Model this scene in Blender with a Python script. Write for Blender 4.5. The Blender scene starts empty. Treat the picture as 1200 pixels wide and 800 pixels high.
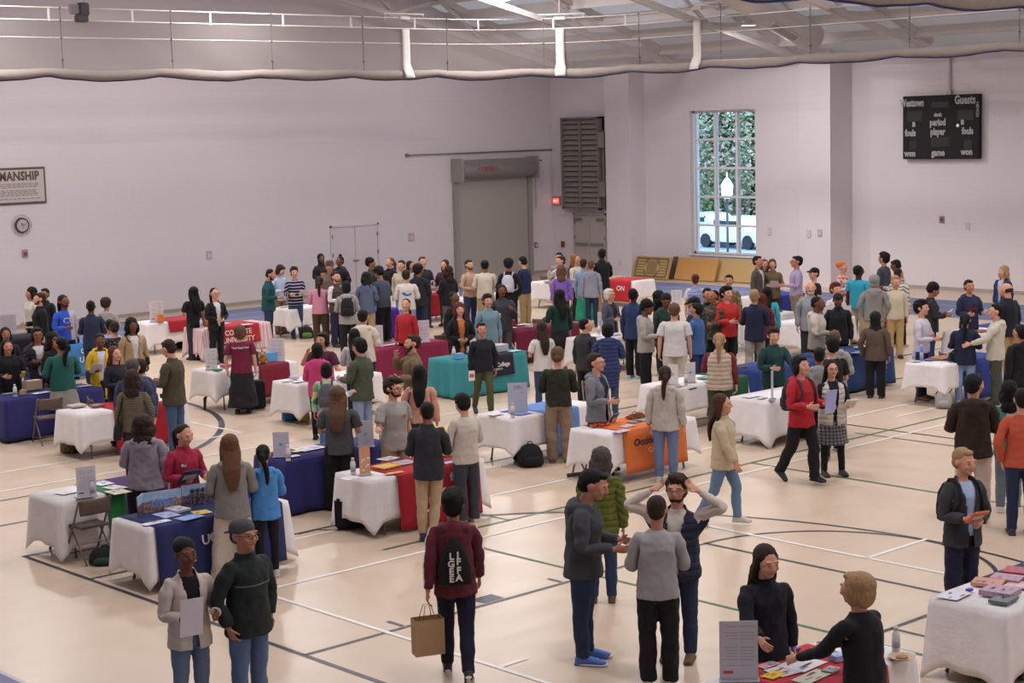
import bpy, bmesh, math, random
import numpy as np
from mathutils import Vector, Matrix, noise
C = bpy.context.scene.collection
PI = math.pi
rng = random.Random(7)
# ---------------------------------------------------------------- camera
CH = 5.1
_V1 = np.array([2790., 90.]); _V2 = np.array([-1250., 200.]); _P = np.array([600., 400.])
F = float(np.sqrt(-np.dot(_V1 - _P, _V2 - _P)))
_nz = lambda v: v / np.linalg.norm(v)
_X = _nz(np.array([*(_V1 - _P), F])); _Y = _nz(np.array([*(_V2 - _P), F])); _Z = np.cross(_X, _Y)
R3 = np.array([_X, _Y, _Z])
def ray(x, y): return R3 @ np.array([x - 600, y - 400, F])
def G(x, y, z=0.):
    r = ray(x, y); t = (z - CH) / r[2]
    return np.array([0, 0, CH]) + r * t
def on(x, y, ax, val):
    r = ray(x, y); t = (val - (CH if ax == 2 else 0)) / r[ax]
    return np.array([0, 0, CH]) + r * t
cd = bpy.data.cameras.new('camera'); cam = bpy.data.objects.new('camera', cd); C.objects.link(cam)
cd.sensor_width = 36; cd.lens = F / 1200 * 36; cd.clip_end = 400; cd.clip_start = .1
M = Matrix(((R3[0, 0], -R3[0, 1], -R3[0, 2], 0), (R3[1, 0], -R3[1, 1], -R3[1, 2], 0), (R3[2, 0], -R3[2, 1], -R3[2, 2], CH), (0, 0, 0, 1)))
cam.matrix_world = M
bpy.context.scene.camera = cam

# ---------------------------------------------------------------- materials
def lin(h):
    h = h.strip('#'); v = [int(h[i:i + 2], 16) / 255 for i in (0, 2, 4)]
    return [((c + .055) / 1.055) ** 2.4 if c > .04045 else c / 12.92 for c in v] + [1]
MATS = {}
class NT:
    def __init__(s, name):
        s.m = bpy.data.materials.new(name); s.m.use_nodes = True
        s.t = s.m.node_tree; s.n = s.t.nodes; s.l = s.t.links; s.b = s.n['Principled BSDF']
    def add(s, typ, **k):
        n = s.n.new(typ)
        for a, v in k.items(): setattr(n, a, v)
        return n
    def link(s, a, b): s.l.new(a, b)
    def math(s, op, a, b=None, c=None, clamp=False):
        n = s.n.new('ShaderNodeMath'); n.operation = op; n.use_clamp = clamp
        for i, v in enumerate((a, b, c)):
            if v is None: continue
            if isinstance(v, (int, float)): n.inputs[i].default_value = v
            else: s.l.new(v, n.inputs[i])
        return n.outputs[0]
    def mix(s, f, a, b):
        n = s.n.new('ShaderNodeMix'); n.data_type = 'RGBA'
        if isinstance(f, (int, float)): n.inputs[0].default_value = f
        else: s.l.new(f, n.inputs[0])
        for i, v in ((6, a), (7, b)):
            if isinstance(v, (list, tuple)): n.inputs[i].default_value = v
            else: s.l.new(v, n.inputs[i])
        return n.outputs[2]
    def noise(s, vec, scale, detail=3):
        n = s.n.new('ShaderNodeTexNoise'); n.inputs['Scale'].default_value = scale; n.inputs['Detail'].default_value = detail
        if vec is not None: s.l.new(vec, n.inputs['Vector'])
        return n.outputs['Fac']
    def bump(s, h, strength=.3, dist=.01):
        n = s.n.new('ShaderNodeBump'); n.inputs['Strength'].default_value = strength; n.inputs['Distance'].default_value = dist
        s.l.new(h, n.inputs['Height']); s.l.new(n.outputs[0], s.b.inputs['Normal'])
    def rest(s):
        a = s.n.new('ShaderNodeAttribute'); a.attribute_name = 'rest'
        x = s.n.new('ShaderNodeSeparateXYZ'); s.l.new(a.outputs['Vector'], x.inputs[0])
        return a.outputs['Vector'], x.outputs[0], x.outputs[1], x.outputs[2]
    def obj(s):
        return s.n.new('ShaderNodeTexCoord').outputs['Object']
def plain(hexc, rough=.6, metal=0., spec=None, name='paint', emit=0, alpha=1):
    k = ('p', hexc, rough, metal, emit, alpha)
    if k in MATS: return MATS[k]
    t = NT(name + '_' + hexc); c = lin(hexc)
    nz = t.noise(t.obj(), 9, 2)
    c2 = [v * .9 for v in c[:3]] + [1]
    t.link(t.mix(nz, c2, c), t.b.inputs['Base Color'])
    t.b.inputs['Roughness'].default_value = rough; t.b.inputs['Metallic'].default_value = metal
    if emit:
        t.b.inputs['Emission Color'].default_value = c; t.b.inputs['Emission Strength'].default_value = emit
    if alpha < 1: t.b.inputs['Alpha'].default_value = alpha
    MATS[k] = t.m; return t.m
def fabric(hexc, pat='', hex2='d9d2d0', restful=True, rough=.85):
    k = ('f', hexc, pat, hex2, restful, rough)
    if k in MATS: return MATS[k]
    t = NT('fabric_' + hexc); c = lin(hexc); c2 = lin(hex2)
    if restful: v, x, y, z = t.rest()
    else:
        v = t.obj(); sx = t.add('ShaderNodeSeparateXYZ'); t.link(v, sx.inputs[0]); x, y, z = sx.outputs
    n1 = t.noise(v, 7, 4); n2 = t.noise(v, 160, 2)
    dark = [q * .82 for q in c[:3]] + [1]
    col = t.mix(t.math('MULTIPLY', n1, .9), c, dark)
    f = None
    if pat == 'stripes': f = t.math('GREATER_THAN', t.math('SINE', t.math('MULTIPLY', z, 2 * PI / .075)), .72)
    elif pat == 'thin': f = t.math('GREATER_THAN', t.math('SINE', t.math('MULTIPLY', z, 2 * PI / .035)), .4)
    elif pat == 'vert': f = t.math('GREATER_THAN', t.math('SINE', t.math('MULTIPLY', t.math('ADD', x, y), 2 * PI / .08)), .2)
    elif pat == 'plaid':
        a = t.math('GREATER_THAN', t.math('SINE', t.math('MULTIPLY', z, 2 * PI / .05)), .3)
        b = t.math('GREATER_THAN', t.math('SINE', t.math('MULTIPLY', x, 2 * PI / .05)), .3)
        f = t.math('MULTIPLY', t.math('ADD', a, b), .5)
    elif pat == 'split': f = t.math('GREATER_THAN', x, .035)
    elif pat == 'yoke': f = t.math('GREATER_THAN', z, 1.22)
    elif pat == 'line': f = t.math('MULTIPLY', t.math('LESS_THAN', t.math('ABSOLUTE', t.math('SUBTRACT', z, 1.24)), .005), t.math('LESS_THAN', t.math('ABSOLUTE', x), .19))
    elif pat == 'low': f = t.math('LESS_THAN', z, 1.16)
    elif pat == 'patch':
        vo = t.add('ShaderNodeTexVoronoi'); vo.inputs['Scale'].default_value = 9; t.link(v, vo.inputs['Vector'])
        h = t.add('ShaderNodeHueSaturation'); h.inputs['Saturation'].default_value = .7; h.inputs['Value'].default_value = .65
        t.link(vo.outputs['Color'], h.inputs['Color']); col = h.outputs[0]
    elif pat == 'camo' or pat == 'floral':
        f = t.math('GREATER_THAN', t.noise(v, 14 if pat == 'camo' else 45, 1), .55 if pat == 'camo' else .66)
    elif pat == 'side': f = t.math('MULTIPLY', t.math('GREATER_THAN', t.math('ABSOLUTE', x), .2), t.math('GREATER_THAN', z, 5))
    elif pat == 'arms':
        ax = t.math('ABSOLUTE', x); s_ = t.math('ADD', t.math('MULTIPLY', t.math('SUBTRACT', ax, .175), .643), t.math('MULTIPLY', t.math('SUBTRACT', 1.4, z), .766))
        d_ = t.math('ADD', t.math('MULTIPLY', t.math('SUBTRACT', ax, .175), .766), t.math('MULTIPLY', t.math('SUBTRACT', z, 1.4), .643))
        f = t.math('MULTIPLY', t.math('MULTIPLY', t.math('GREATER_THAN', ax, .12), t.math('GREATER_THAN', d_, .03)), t.math('LESS_THAN', t.math('ABSOLUTE', y), .022))
    if f is not None: col = t.mix(f, col, c2)
    t.link(col, t.b.inputs['Base Color'])
    t.b.inputs['Roughness'].default_value = rough; t.b.inputs['Specular IOR Level'].default_value = .25
    try: t.b.inputs['Sheen Weight'].default_value = .03
    except Exception: pass
    h = t.math('ADD', n1, t.math('MULTIPLY', n2, .25))
    if pat == 'puff' or (pat == '' and False):
        h = t.math('ADD', h, t.math('MULTIPLY', t.math('POWER', t.math('ABSOLUTE', t.math('SINE', t.math('MULTIPLY', z, PI / .075))), .5), 1.6))
    t.bump(h, .7, .016)
    MATS[k] = t.m; return t.m
SK = {'1': 'c4957f', '2': 'b0806a', '3': '93644b', '4': '6b4535', '5': '452c24'}
def skin(k):
    kk = ('s', k)
    if kk in MATS: return MATS[kk]
    t = NT('skin_tone_' + k); c = lin(SK[k]); v, x, y, z = t.rest()
    red = [c[0] * 1.02, c[1] * .8, c[2] * .78, 1]
    col = t.mix(t.math('MULTIPLY', t.noise(v, 11, 3), .6), c, red)
    ax = t.math('ABSOLUTE', x); front = t.math('LESS_THAN', y, -.06)
    def ell(cx, cz, rx, rz, yy=-.06):
        a = t.math('POWER', t.math('DIVIDE', t.math('SUBTRACT', ax, cx), rx), 2)
        b = t.math('POWER', t.math('DIVIDE', t.math('SUBTRACT', z, cz), rz), 2)
        return t.math('MULTIPLY', t.math('LESS_THAN', t.math('ADD', a, b), 1), front)
    lips = [c[0] * .8, c[1] * .5, c[2] * .52, 1]
    col = t.mix(ell(0, 1.58, .026, .009), col, lips)
    col = t.mix(ell(.033, 1.648, .010, .005), col, [q * .16 for q in c[:3]] + [1])
    col = t.mix(ell(.034, 1.669, .019, .004), col, [q * .35 for q in c[:3]] + [1])
    t.link(col, t.b.inputs['Base Color']); t.b.inputs['Roughness'].default_value = .6; t.b.inputs['Specular IOR Level'].default_value = .25
    t.b.inputs['Subsurface Weight'].default_value = 0
    MATS[kk] = t.m; return t.m
HC = {'k': '0d0a0b', 'b': '2e1f18', 'l': '5e4331', 'y': '9a7a58', 'r': '54291d', 'e': '86817d', 'm': '4a4340', 'o': '8a5634', 'w': 'c9c3be'}
def hairm(k):
    h = HC.get(k, k); kk = ('h', h)
    if kk in MATS: return MATS[kk]
    t = NT('hair_' + h); v, x, y, z = t.rest(); c = lin(h)
    mp = t.add('ShaderNodeMapping'); mp.inputs['Scale'].default_value = (1, 1, .12); t.link(v, mp.inputs[0])
    n = t.noise(mp.outputs[0], 130, 2)
    t.link(t.mix(n, [q * .6 for q in c[:3]] + [1], [min(1, q * 1.35) for q in c[:3]] + [1]), t.b.inputs['Base Color'])
    t.b.inputs['Roughness'].default_value = .7; t.b.inputs['Specular IOR Level'].default_value = .25; t.bump(n, .8, .015)
    MATS[kk] = t.m; return t.m

# ---------------------------------------------------------------- mesh helpers
def mesh_obj(name, bm, mat, parent=None, smooth=True):
    me = bpy.data.meshes.new(name); bm.to_mesh(me); bm.free()
    if mat: me.materials.append(mat)
    if smooth: me.shade_smooth() if hasattr(me, 'shade_smooth') else None
    o = bpy.data.objects.new(name, me); C.objects.link(o)
    if parent is not None: o.parent = parent
    return o
def flat(name, bm, mat, parent=None): return mesh_obj(name, bm, mat, parent, False)
def tag(o, label, cat, group=None):
    o['label'] = label; o['category'] = cat
    if group: o['group'] = group
    return o
def empty(name, loc, rz=0., label=None, cat=None, group=None):
    o = bpy.data.objects.new(name, None); C.objects.link(o); o.location = loc; o.rotation_euler = (0, 0, rz); o.empty_display_size = .1
    if label: tag(o, label, cat, group)
    return o
def struct(o): o['kind'] = 'structure'; return o
def box(bm, x0, x1, y0, y1, z0, z1, bev=0., mat=0):
    vs = [bm.verts.new((x, y, z)) for x in (x0, x1) for y in (y0, y1) for z in (z0, z1)]
    fs = [bm.faces.new([vs[i] for i in q]) for q in ((0, 1, 3, 2), (4, 6, 7, 5), (0, 4, 5, 1), (2, 3, 7, 6), (0, 2, 6, 4), (1, 5, 7, 3))]
    for f in fs: f.material_index = mat
    if bev:
        es = list({e for f in fs for e in f.edges})
        bmesh.ops.bevel(bm, geom=es, offset=bev, segments=2, affect='EDGES')
    return vs
def obox(bm, c, ax, half, bev=0.):
    """box with centre c, three axes, half sizes"""
    c = Vector(c); ax = [Vector(a).normalized() for a in ax]
    vs = [bm.verts.new(c + ax[0] * half[0] * i + ax[1] * half[1] * j + ax[2] * half[2] * k) for i in (-1, 1) for j in (-1, 1) for k in (-1, 1)]
    fs = [bm.faces.new([vs[i] for i in q]) for q in ((0, 1, 3, 2), (4, 6, 7, 5), (0, 4, 5, 1), (2, 3, 7, 6), (0, 2, 6, 4), (1, 5, 7, 3))]
    if bev: bmesh.ops.bevel(bm, geom=list({e for f in fs for e in f.edges}), offset=bev, segments=2, affect='EDGES')
    return vs
def loft(bm, rings, seg=16, cap=True):
    """rings: (centre, axis_u, axis_v, ru, rv)"""
    R = []
    for c, u, v, ru, rv in rings:
        c = Vector(c); u = Vector(u); v = Vector(v)
        R.append([bm.verts.new(c + u * ru * math.cos(2 * PI * i / seg) + v * rv * math.sin(2 * PI * i / seg)) for i in range(seg)])
    for a, b in zip(R, R[1:]):
        for i in range(seg): bm.faces.new((a[i], a[(i + 1) % seg], b[(i + 1) % seg], b[i]))
    if cap: bm.faces.new(R[0][::-1]); bm.faces.new(R[-1])
def zl(bm, rings, seg=20):
    """vertical loft: (x, y, z, rx, ry)"""
    loft(bm, [((x, y, z), (1, 0, 0), (0, 1, 0), rx, ry) for x, y, z, rx, ry in rings], seg)
def tube(bm, pts, rad, seg=8, ends=False):
    pts = [Vector(p) for p in pts]
    if not hasattr(rad, '__len__'): rad = [rad] * len(pts)
    rings = []
    d0 = (pts[1] - pts[0]).normalized(); u = d0.orthogonal().normalized()
    P = list(zip(pts, rad))
    for i, (p, r) in enumerate(P):
        d = (pts[min(i + 1, len(pts) - 1)] - pts[max(i - 1, 0)]).normalized()
        u = (u - d * u.dot(d)); u = u.normalized() if u.length > 1e-6 else d.orthogonal().normalized(); v = d.cross(u)
        if ends and i == 0:
            for q in (-.85, -.5): rings.append((p + d * r * q, u, v, r * math.sqrt(1 - q * q), r * math.sqrt(1 - q * q)))
        rings.append((p, u, v, r, r))
        if ends and i == len(P) - 1:
            for q in (.5, .85): rings.append((p + d * r * q, u, v, r * math.sqrt(1 - q * q), r * math.sqrt(1 - q * q)))
    loft(bm, rings, seg)
def ell(bm, c, r, seg=16, rot=None):
    m = Matrix.Translation(Vector(c)) @ (rot.to_4x4() if rot else Matrix.Identity(4)) @ Matrix.Diagonal((r[0], r[1], r[2], 1))
    bmesh.ops.create_uvsphere(bm, u_segments=seg, v_segments=seg * 3 // 4, radius=1, matrix=m)
def lathe(bm, prof, seg=16, c=(0, 0, 0)):
    zl(bm, [(c[0], c[1], c[2] + z, max(r, .0005), max(r, .0005)) for r, z in prof], seg)
def quad(bm, *ps):
    return bm.faces.new([bm.verts.new(p) for p in ps])
def text_bm(s, size, depth=.003, bold=0., align='CENTER', space=1.):
    cu = bpy.data.curves.new('t', 'FONT'); cu.body = s; cu.size = size; cu.extrude = depth; cu.offset = bold; cu.resolution_u = 2
    cu.align_x = align; cu.align_y = 'CENTER'; cu.space_character = space
    o = bpy.data.objects.new('t', cu); C.objects.link(o)
    bpy.context.view_layer.update()
    me = bpy.data.meshes.new_from_object(o.evaluated_get(bpy.context.evaluated_depsgraph_get()))
    bm = bmesh.new(); bm.from_mesh(me); bpy.data.objects.remove(o); bpy.data.meshes.remove(me); bpy.data.curves.remove(cu)
    return bm
def text(name, s, size, mat, origin, right, up, parent=None, bold=0., stretch=1., depth=.003, space=1.):
    """flat lettering: +x runs along right, +y along up, centred on origin"""
    bm = text_bm(s, size, depth, bold, space=space)
    r = Vector(right).normalized(); u = Vector(up).normalized(); n = r.cross(u)
    m = Matrix(((r.x * stretch, u.x, n.x, origin[0]), (r.y * stretch, u.y, n.y, origin[1]), (r.z * stretch, u.z, n.z, origin[2]), (0, 0, 0, 1)))
    bmesh.ops.transform(bm, matrix=m, verts=bm.verts)
    return mesh_obj(name, bm, mat, parent, False)
# ---------------------------------------------------------------- people: rest-pose templates
def remeshed(bm, voxel, ratio=1., smooth=3, wr=0., ws=9., seed=0, keep=None):
    me = bpy.data.meshes.new('tmp'); bm.to_mesh(me); bm.free()
    o = bpy.data.objects.new('tmp', me); C.objects.link(o)
    m = o.modifiers.new('r', 'REMESH'); m.mode = 'VOXEL'; m.voxel_size = voxel
    if smooth:
        m = o.modifiers.new('s', 'SMOOTH'); m.factor = .5; m.iterations = smooth
    if ratio < 1:
        m = o.modifiers.new('d', 'DECIMATE'); m.ratio = ratio
    dg = bpy.context.evaluated_depsgraph_get(); dg.update()
    e = o.evaluated_get(dg).to_mesh()
    V = np.empty(len(e.vertices) * 3); e.vertices.foreach_get('co', V); V = V.reshape(-1, 3)
    N = np.empty(len(e.vertices) * 3); e.vertices.foreach_get('normal', N); N = N.reshape(-1, 3)
    faces = [tuple(p.vertices) for p in e.polygons]
    bpy.data.objects.remove(o); bpy.data.meshes.remove(me)
    if wr:
        wr *= 1.45 if ws < 20 else 1
        d = np.array([noise.noise(Vector((v[0] * ws * 1.3 + seed, v[1] * ws, v[2] * ws * (.8)))) + .5 * noise.noise(Vector((v[0] * ws * 2.6, v[1] * ws * 2 + seed, v[2] * ws * 2.4))) for v in V])
        V = V + N * (d * wr)[:, None]
    if keep is not None:
        ok = keep(V)
        faces = [f for f in faces if all(ok[i] for i in f)]
        used = sorted({i for f in faces for i in f}); mp = {a: b for b, a in enumerate(used)}
        V = V[used]; faces = [tuple(mp[i] for i in f) for f in faces]
    return V, faces
AD = Vector((.643, 0, -.766))
SH = Vector((.175, 0, 1.40)); EL = SH + AD * .29; WRI = EL + AD * .255; HND = WRI + AD * .09
HIP = Vector((.09, 0, .92)); KN = Vector((.10, -.01, .49)); AN = Vector((.10, .02, .085))
def mx(v, s): return Vector((v[0] * s, v[1], v[2]))
def body_bm():
    bm = bmesh.new()
    zl(bm, [(0, 0, .82, .11, .09), (0, 0, .88, .155, .11), (0, 0, .96, .155, .112), (0, 0, 1.07, .132, .098), (0, 0, 1.18, .145, .105), (0, 0, 1.30, .155, .105), (0, .005, 1.38, .148, .088), (0, .01, 1.43, .10, .07), (0, .012, 1.46, .06, .06)])
    zl(bm, [(0, .012, 1.42, .06, .06), (0, .008, 1.5, .052, .055), (0, .005, 1.57, .055, .058)])
    ell(bm, (0, .015, 1.658), (.076, .098, .095), 24); ell(bm, (0, -.035, 1.60), (.060, .062, .07), 20)
    ell(bm, (0, -.07, 1.55), (.027, .026, .022)); ell(bm, (0, -.05, 1.64), (.066, .05, .055))
    tube(bm, [(0, -.092, 1.655), (0, -.113, 1.618)], [.0085, .0125], 8, True)
    for s in (-1, 1):
        ell(bm, (s * .011, -.104, 1.612), (.009, .010, .008)); ell(bm, (s * .034, -.083, 1.674), (.024, .012, .008)); ell(bm, (s * .04, -.074, 1.615), (.024, .022, .022))
        ell(bm, (s * .080, .012, 1.635), (.010, .022, .032)); ell(bm, (s * .034, -.082, 1.648), (.015, .010, .010))
        a = lambda v: mx(v, s)
        tube(bm, [a(Vector((.10, 0, 1.385))), a(SH - Vector((.008, 0, .012))), a(SH + AD * .12), a(EL)], [.043, .041, .040, .032], 12, True)
        tube(bm, [a(EL), a(EL + AD * .07), a(WRI)], [.033, .035, .024], 12, True)
        # hand: d along the arm, w towards the thumb, n towards the palm
        d = a(AD); w = Vector((0, -1, 0)); n = Vector((-s * .766, 0, -.643)); W = a(WRI)
        loft(bm, [(W, w, n, .026, .018), (W + d * .03, w, n, .034, .016), (W + d * .07, w, n, .041, .015), (W + d * .095, w, n, .038, .012)], 12)
        for k, (off, ln) in enumerate(((.031, .072), (.0105, .08), (-.010, .074), (-.030, .058))):
            b = W + d * .088 + w * off
            p = [b]; ang = .15
            for q in (.42, .33, .25):
                ang += .32
                p.append(p[-1] + (d * math.cos(ang) + n * math.sin(ang) + w * off * .8).normalized() * ln * q)
            tube(bm, p, [.0095, .009, .0082, .0072], 7, True)
        b = W + d * .028 + w * .026
        tube(bm, [b, b + (d * .6 + w * .75 + n * .25).normalized() * .035, b + (d * .8 + w * .6 + n * .45).normalized() * .066], [.0125, .0105, .0085], 7, True)
        tube(bm, [a(Vector((.085, 0, .90))), a(Vector((.095, -.005, .70))), a(KN)], [.082, .064, .044], 14, True)
        tube(bm, [a(KN), a(Vector((.10, .018, .36))), a(Vector((.10, .02, .2))), a(AN)], [.044, .046, .036, .030], 14, True)
        tube(bm, [a(Vector((.10, .045, .045))), a(Vector((.108, -.06, .04))), a(Vector((.113, -.135, .028)))], [.038, .036, .026], 10, True)
    return bm
def torso(bm, z0, l=1., flare=0., top=True, female=0):
    e = .012 * l
    zl(bm, [(0, 0, z0, .165 + e + flare, .122 + e + flare), (0, 0, z0 + .04, .163 + e + flare * .9, .12 + e + flare * .9), (0, 0, max(.97, z0 + .08), .16 + e + flare * .5, .118 + e + flare * .4), (0, 0, 1.09, .148 + e, .112 + e), (0, -.004, 1.20, .158 + e, .12 + e), (0, -.002, 1.30, .176 + e, .122 + e), (0, .004, 1.375, .178 + e * .8, .104 + e * .6), (0, .008, 1.425, .118 + e * .6, .084 + e * .5), (0, .01, 1.452, .082 + e * .3, .073 + e * .3)], 24)
def sleeve(bm, s, end, r0, r1, cuff=0):
    a = lambda v: mx(v, s)
    P = [Vector((.09, 0, 1.395)), SH.copy()]; T = .545
    n = 6
    pts = [a(Vector((.08, 0, 1.375))), a(SH + Vector((-.012, 0, -.016)))]; rr = [r0 * .95, r0 * .98]
    for i in range(1, n + 1):
        t = i / n * end; pts.append(a(SH + AD * T * t)); r = r0 + (r1 - r0) * (i / n) + (.004 if i % 2 else 0); rr.append(r)
    tube(bm, pts, rr, 14)
    if cuff: tube(bm, [a(SH + AD * T * (end - .08)), a(SH + AD * T * (end + .015))], [r1 * .9, r1 * .72], 12)
def G_tee():
    bm = bmesh.new(); torso(bm, .81, 1.5, .004)
    for s in (-1, 1): sleeve(bm, s, .40, .062, .064)
    return remeshed(bm, VX, GR, 2, .006, 8)
def G_shirt():
    bm = bmesh.new(); torso(bm, .86, 1.2)
    for s in (-1, 1): sleeve(bm, s, .97, .064, .040)
    zl(bm, [(0, .006, 1.43, .085, .078), (0, .0, 1.475, .068, .068)])
    return remeshed(bm, VX, GR, 2, .007, 9)
def G_sweater():
    bm = bmesh.new(); torso(bm, .84, 2.2)
    for s in (-1, 1): sleeve(bm, s, .97, .066, .045, 1)
    zl(bm, [(0, .006, 1.43, .085, .078), (0, .003, 1.47, .07, .07)])
    return remeshed(bm, VX, GR, 2, .009, 7, 3)
def hood(bm):
    ell(bm, (0, .09, 1.44), (.14, .07, .072)); ell(bm, (0, .12, 1.37), (.105, .05, .09))
    for s in (-1, 1): tube(bm, [(s * .10, .06, 1.45), (s * .10, -.01, 1.45), (s * .06, -.075, 1.41), (s * .015, -.10, 1.37)], [.038, .032, .028, .018], 10, True)
def G_hoodie():
    bm = bmesh.new(); torso(bm, .80, 2.6, .004)
    for s in (-1, 1): sleeve(bm, s, .97, .07, .05, 1)
    hood(bm); ell(bm, (0, -.12, 1.0), (.11, .03, .07))
    return remeshed(bm, VX, GR, 2, .011, 7, 5)
def G_jacket():
    bm = bmesh.new(); torso(bm, .78, 2.8, .008)
    for s in (-1, 1): sleeve(bm, s, .98, .068, .05)
    zl(bm, [(0, .008, 1.42, .10, .09), (0, .004, 1.50, .078, .08)])
    return remeshed(bm, VX, GR, 2, .009, 8, 7)
def G_puffer():
    bm = bmesh.new(); torso(bm, .79, 3.8, .0)
    for s in (-1, 1): sleeve(bm, s, .98, .078, .062, 1)
    zl(bm, [(0, .008, 1.42, .11, .10), (0, .004, 1.50, .09, .09)]); hood(bm)
    return remeshed(bm, VX, GR, 2, .012, 9, 8)
def G_vest():
    bm = bmesh.new(); torso(bm, .80, 3.2, .0)
    zl(bm, [(0, .008, 1.42, .10, .09), (0, .004, 1.50, .08, .082)])
    return remeshed(bm, VX, GR, 2, .01, 9, 8)
def G_coat():
    bm = bmesh.new(); torso(bm, .84, 2.8, .015)
    zl(bm, [(0, 0, .52, .20, .155), (0, 0, .6, .20, .152), (0, 0, .85, .19, .15), (0, 0, 1., .175, .13)])
    for s in (-1, 1): sleeve(bm, s, .98, .07, .052)
    zl(bm, [(0, .008, 1.42, .10, .09), (0, .004, 1.48, .08, .082)]); hood(bm)
    return remeshed(bm, VX, GR, 2, .010, 8, 9)
def G_blouse():
    bm = bmesh.new(); torso(bm, .88, 1.5, .004)
    for s in (-1, 1): sleeve(bm, s, .95, .062, .055, 1)
    return remeshed(bm, VX, GR, 2, .009, 8, 4)
def G_tank():
    bm = bmesh.new(); torso(bm, .9, .6)
    return remeshed(bm, VX, GR, 2, .005, 8, 4, keep=None)
def legs(bm, r0, rk, ra, end=.07, knees=0):
    zl(bm, [(0, 0, .80, .12, .10), (0, .004, .86, .168, .124), (0, .004, .94, .17, .124), (0, 0, 1.04, .15, .112)], 22)
    for s in (-1, 1):
        a = lambda x, y, z: (s * x, y, z)
        pts = [a(.086, 0, .90), a(.092, 0, .78), a(.096, -.004, .64), a(.10, -.006, .50)]; rr = [r0, r0 * .97, (r0 + rk) * .5, rk]
        for q, z in enumerate((.38, .26, .16, end + .02, end)):
            if z < end: continue
            t = (.5 - z) / .43; pts.append(a(.10, .01 + .01 * t, z)); rr.append(rk + (ra - rk) * min(1, t) + (.003 if q % 2 else 0))
        tube(bm, pts, rr, 16)
def G_slim():
    bm = bmesh.new(); legs(bm, .094, .072, .056); return remeshed(bm, VX, GR, 2, .005, 11, 1)
def G_trousers():
    bm = bmesh.new(); legs(bm, .100, .082, .074, .05); return remeshed(bm, VX, GR, 2, .008, 9, 2)
def G_wide():
    bm = bmesh.new(); legs(bm, .106, .102, .115, .045); return remeshed(bm, VX, GR, 2, .010, 8, 3)
def G_leggings():
    bm = bmesh.new(); legs(bm, .088, .060, .045, .08); return remeshed(bm, VX, GR, 2, .002, 9, 2)
def G_skirt():
    bm = bmesh.new(); zl(bm, [(0, 0, .50, .235, .19), (0, 0, .7, .215, .17), (0, 0, .9, .17, .125), (0, 0, 1.06, .14, .10)], 28); return remeshed(bm, VX, GR, 2, .012, 8, 3)
def G_longskirt():
    bm = bmesh.new(); zl(bm, [(0, 0, .14, .26, .22), (0, 0, .5, .225, .185), (0, 0, .9, .17, .125), (0, 0, 1.06, .14, .10)], 28); return remeshed(bm, VX, GR, 2, .014, 7, 3)
def G_shoe(boot=0):
    def f(s):
        bm = bmesh.new(); x = s * .10
        loft(bm, [((x, .085, .045), (1, 0, 0), (0, 0, 1), .028, .03), ((x, .065, .05), (1, 0, 0), (0, 0, 1), .038, .045), ((x + s * .003, 0, .05), (1, 0, 0), (0, 0, 1), .042, .048), ((x + s * .008, -.07, .04), (1, 0, 0), (0, 0, 1), .046, .038), ((x + s * .012, -.13, .03), (1, 0, 0), (0, 0, 1), .043, .029), ((x + s * .013, -.17, .024), (1, 0, 0), (0, 0, 1), .027, .02)], 14)
        tube(bm, [(x, .035, .05), (x, .03, .10 + boot * .12)], [.045, .042 + .012 * boot], 12)
        box(bm, x - .040, x + .044 if s > 0 else x + .04, -.15, .09, 0, .022)
        return remeshed(bm, .011, GR, 2)
    return f
def G_sole(s):
    def f():
        bm = bmesh.new(); x = s * .10
        loft(bm, [((x + s * a, y, .013), (1, 0, 0), (0, 0, 1), r, .015) for a, y, r in ((0, .098, .02), (0, .085, .036), (.003, 0, .046), (.008, -.07, .051), (.012, -.13, .048), (.013, -.172, .034), (.013, -.186, .015))], 16)
        return remeshed(bm, .009, GR, 1)
    return f
def cap_(bm, g=0., back=True):
    ell(bm, (0, .034, 1.676), (.084 + g, .098 + g, .092 + g), 20)
    if back: ell(bm, (0, .056, 1.62), (.074 + g, .068 + g, .07 + g))
def H_(f, vox=.011, wr=.004, ws=30):
    def g():
        bm = bmesh.new(); f(bm); return remeshed(bm, vox, GR, 1, wr, ws)
    return g
def h_short(bm): cap_(bm); ell(bm, (0, -.028, 1.735), (.055, .045, .026))
def h_crop(bm): cap_(bm, -.005)
def h_messy(bm): cap_(bm, .008); ell(bm, (.015, -.035, 1.735), (.062, .05, .034)); ell(bm, (0, .0, 1.75), (.07, .075, .035))
def h_bald(bm): ell(bm, (0, .045, 1.63), (.081, .075, .05))
def h_afro(bm): ell(bm, (0, .03, 1.705), (.108, .112, .098), 20); ell(bm, (0, .06, 1.65), (.095, .08, .08))
def h_bob(bm):
    cap_(bm, .006)
    for s in (-1, 1): ell(bm, (s * .068, .012, 1.61), (.026, .05, .085))
    ell(bm, (0, .065, 1.58), (.078, .05, .085)); ell(bm, (0, -.03, 1.735), (.06, .05, .028))
def h_long(bm):
    cap_(bm, .005)
    for s in (-1, 1): tube(bm, [(s * .066, .0, 1.69), (s * .078, .01, 1.60), (s * .088, .03, 1.5), (s * .09, .06, 1.40)], [.024, .026, .028, .018], 10, True)
    zl(bm, [(0, .175, 1.14, .045, .010), (0, .180, 1.22, .07, .018), (0, .178, 1.30, .09, .026), (0, .16, 1.40, .10, .036), (0, .105, 1.5, .10, .048), (0, .05, 1.60, .088, .06), (0, .04, 1.68, .08, .08)])
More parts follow.
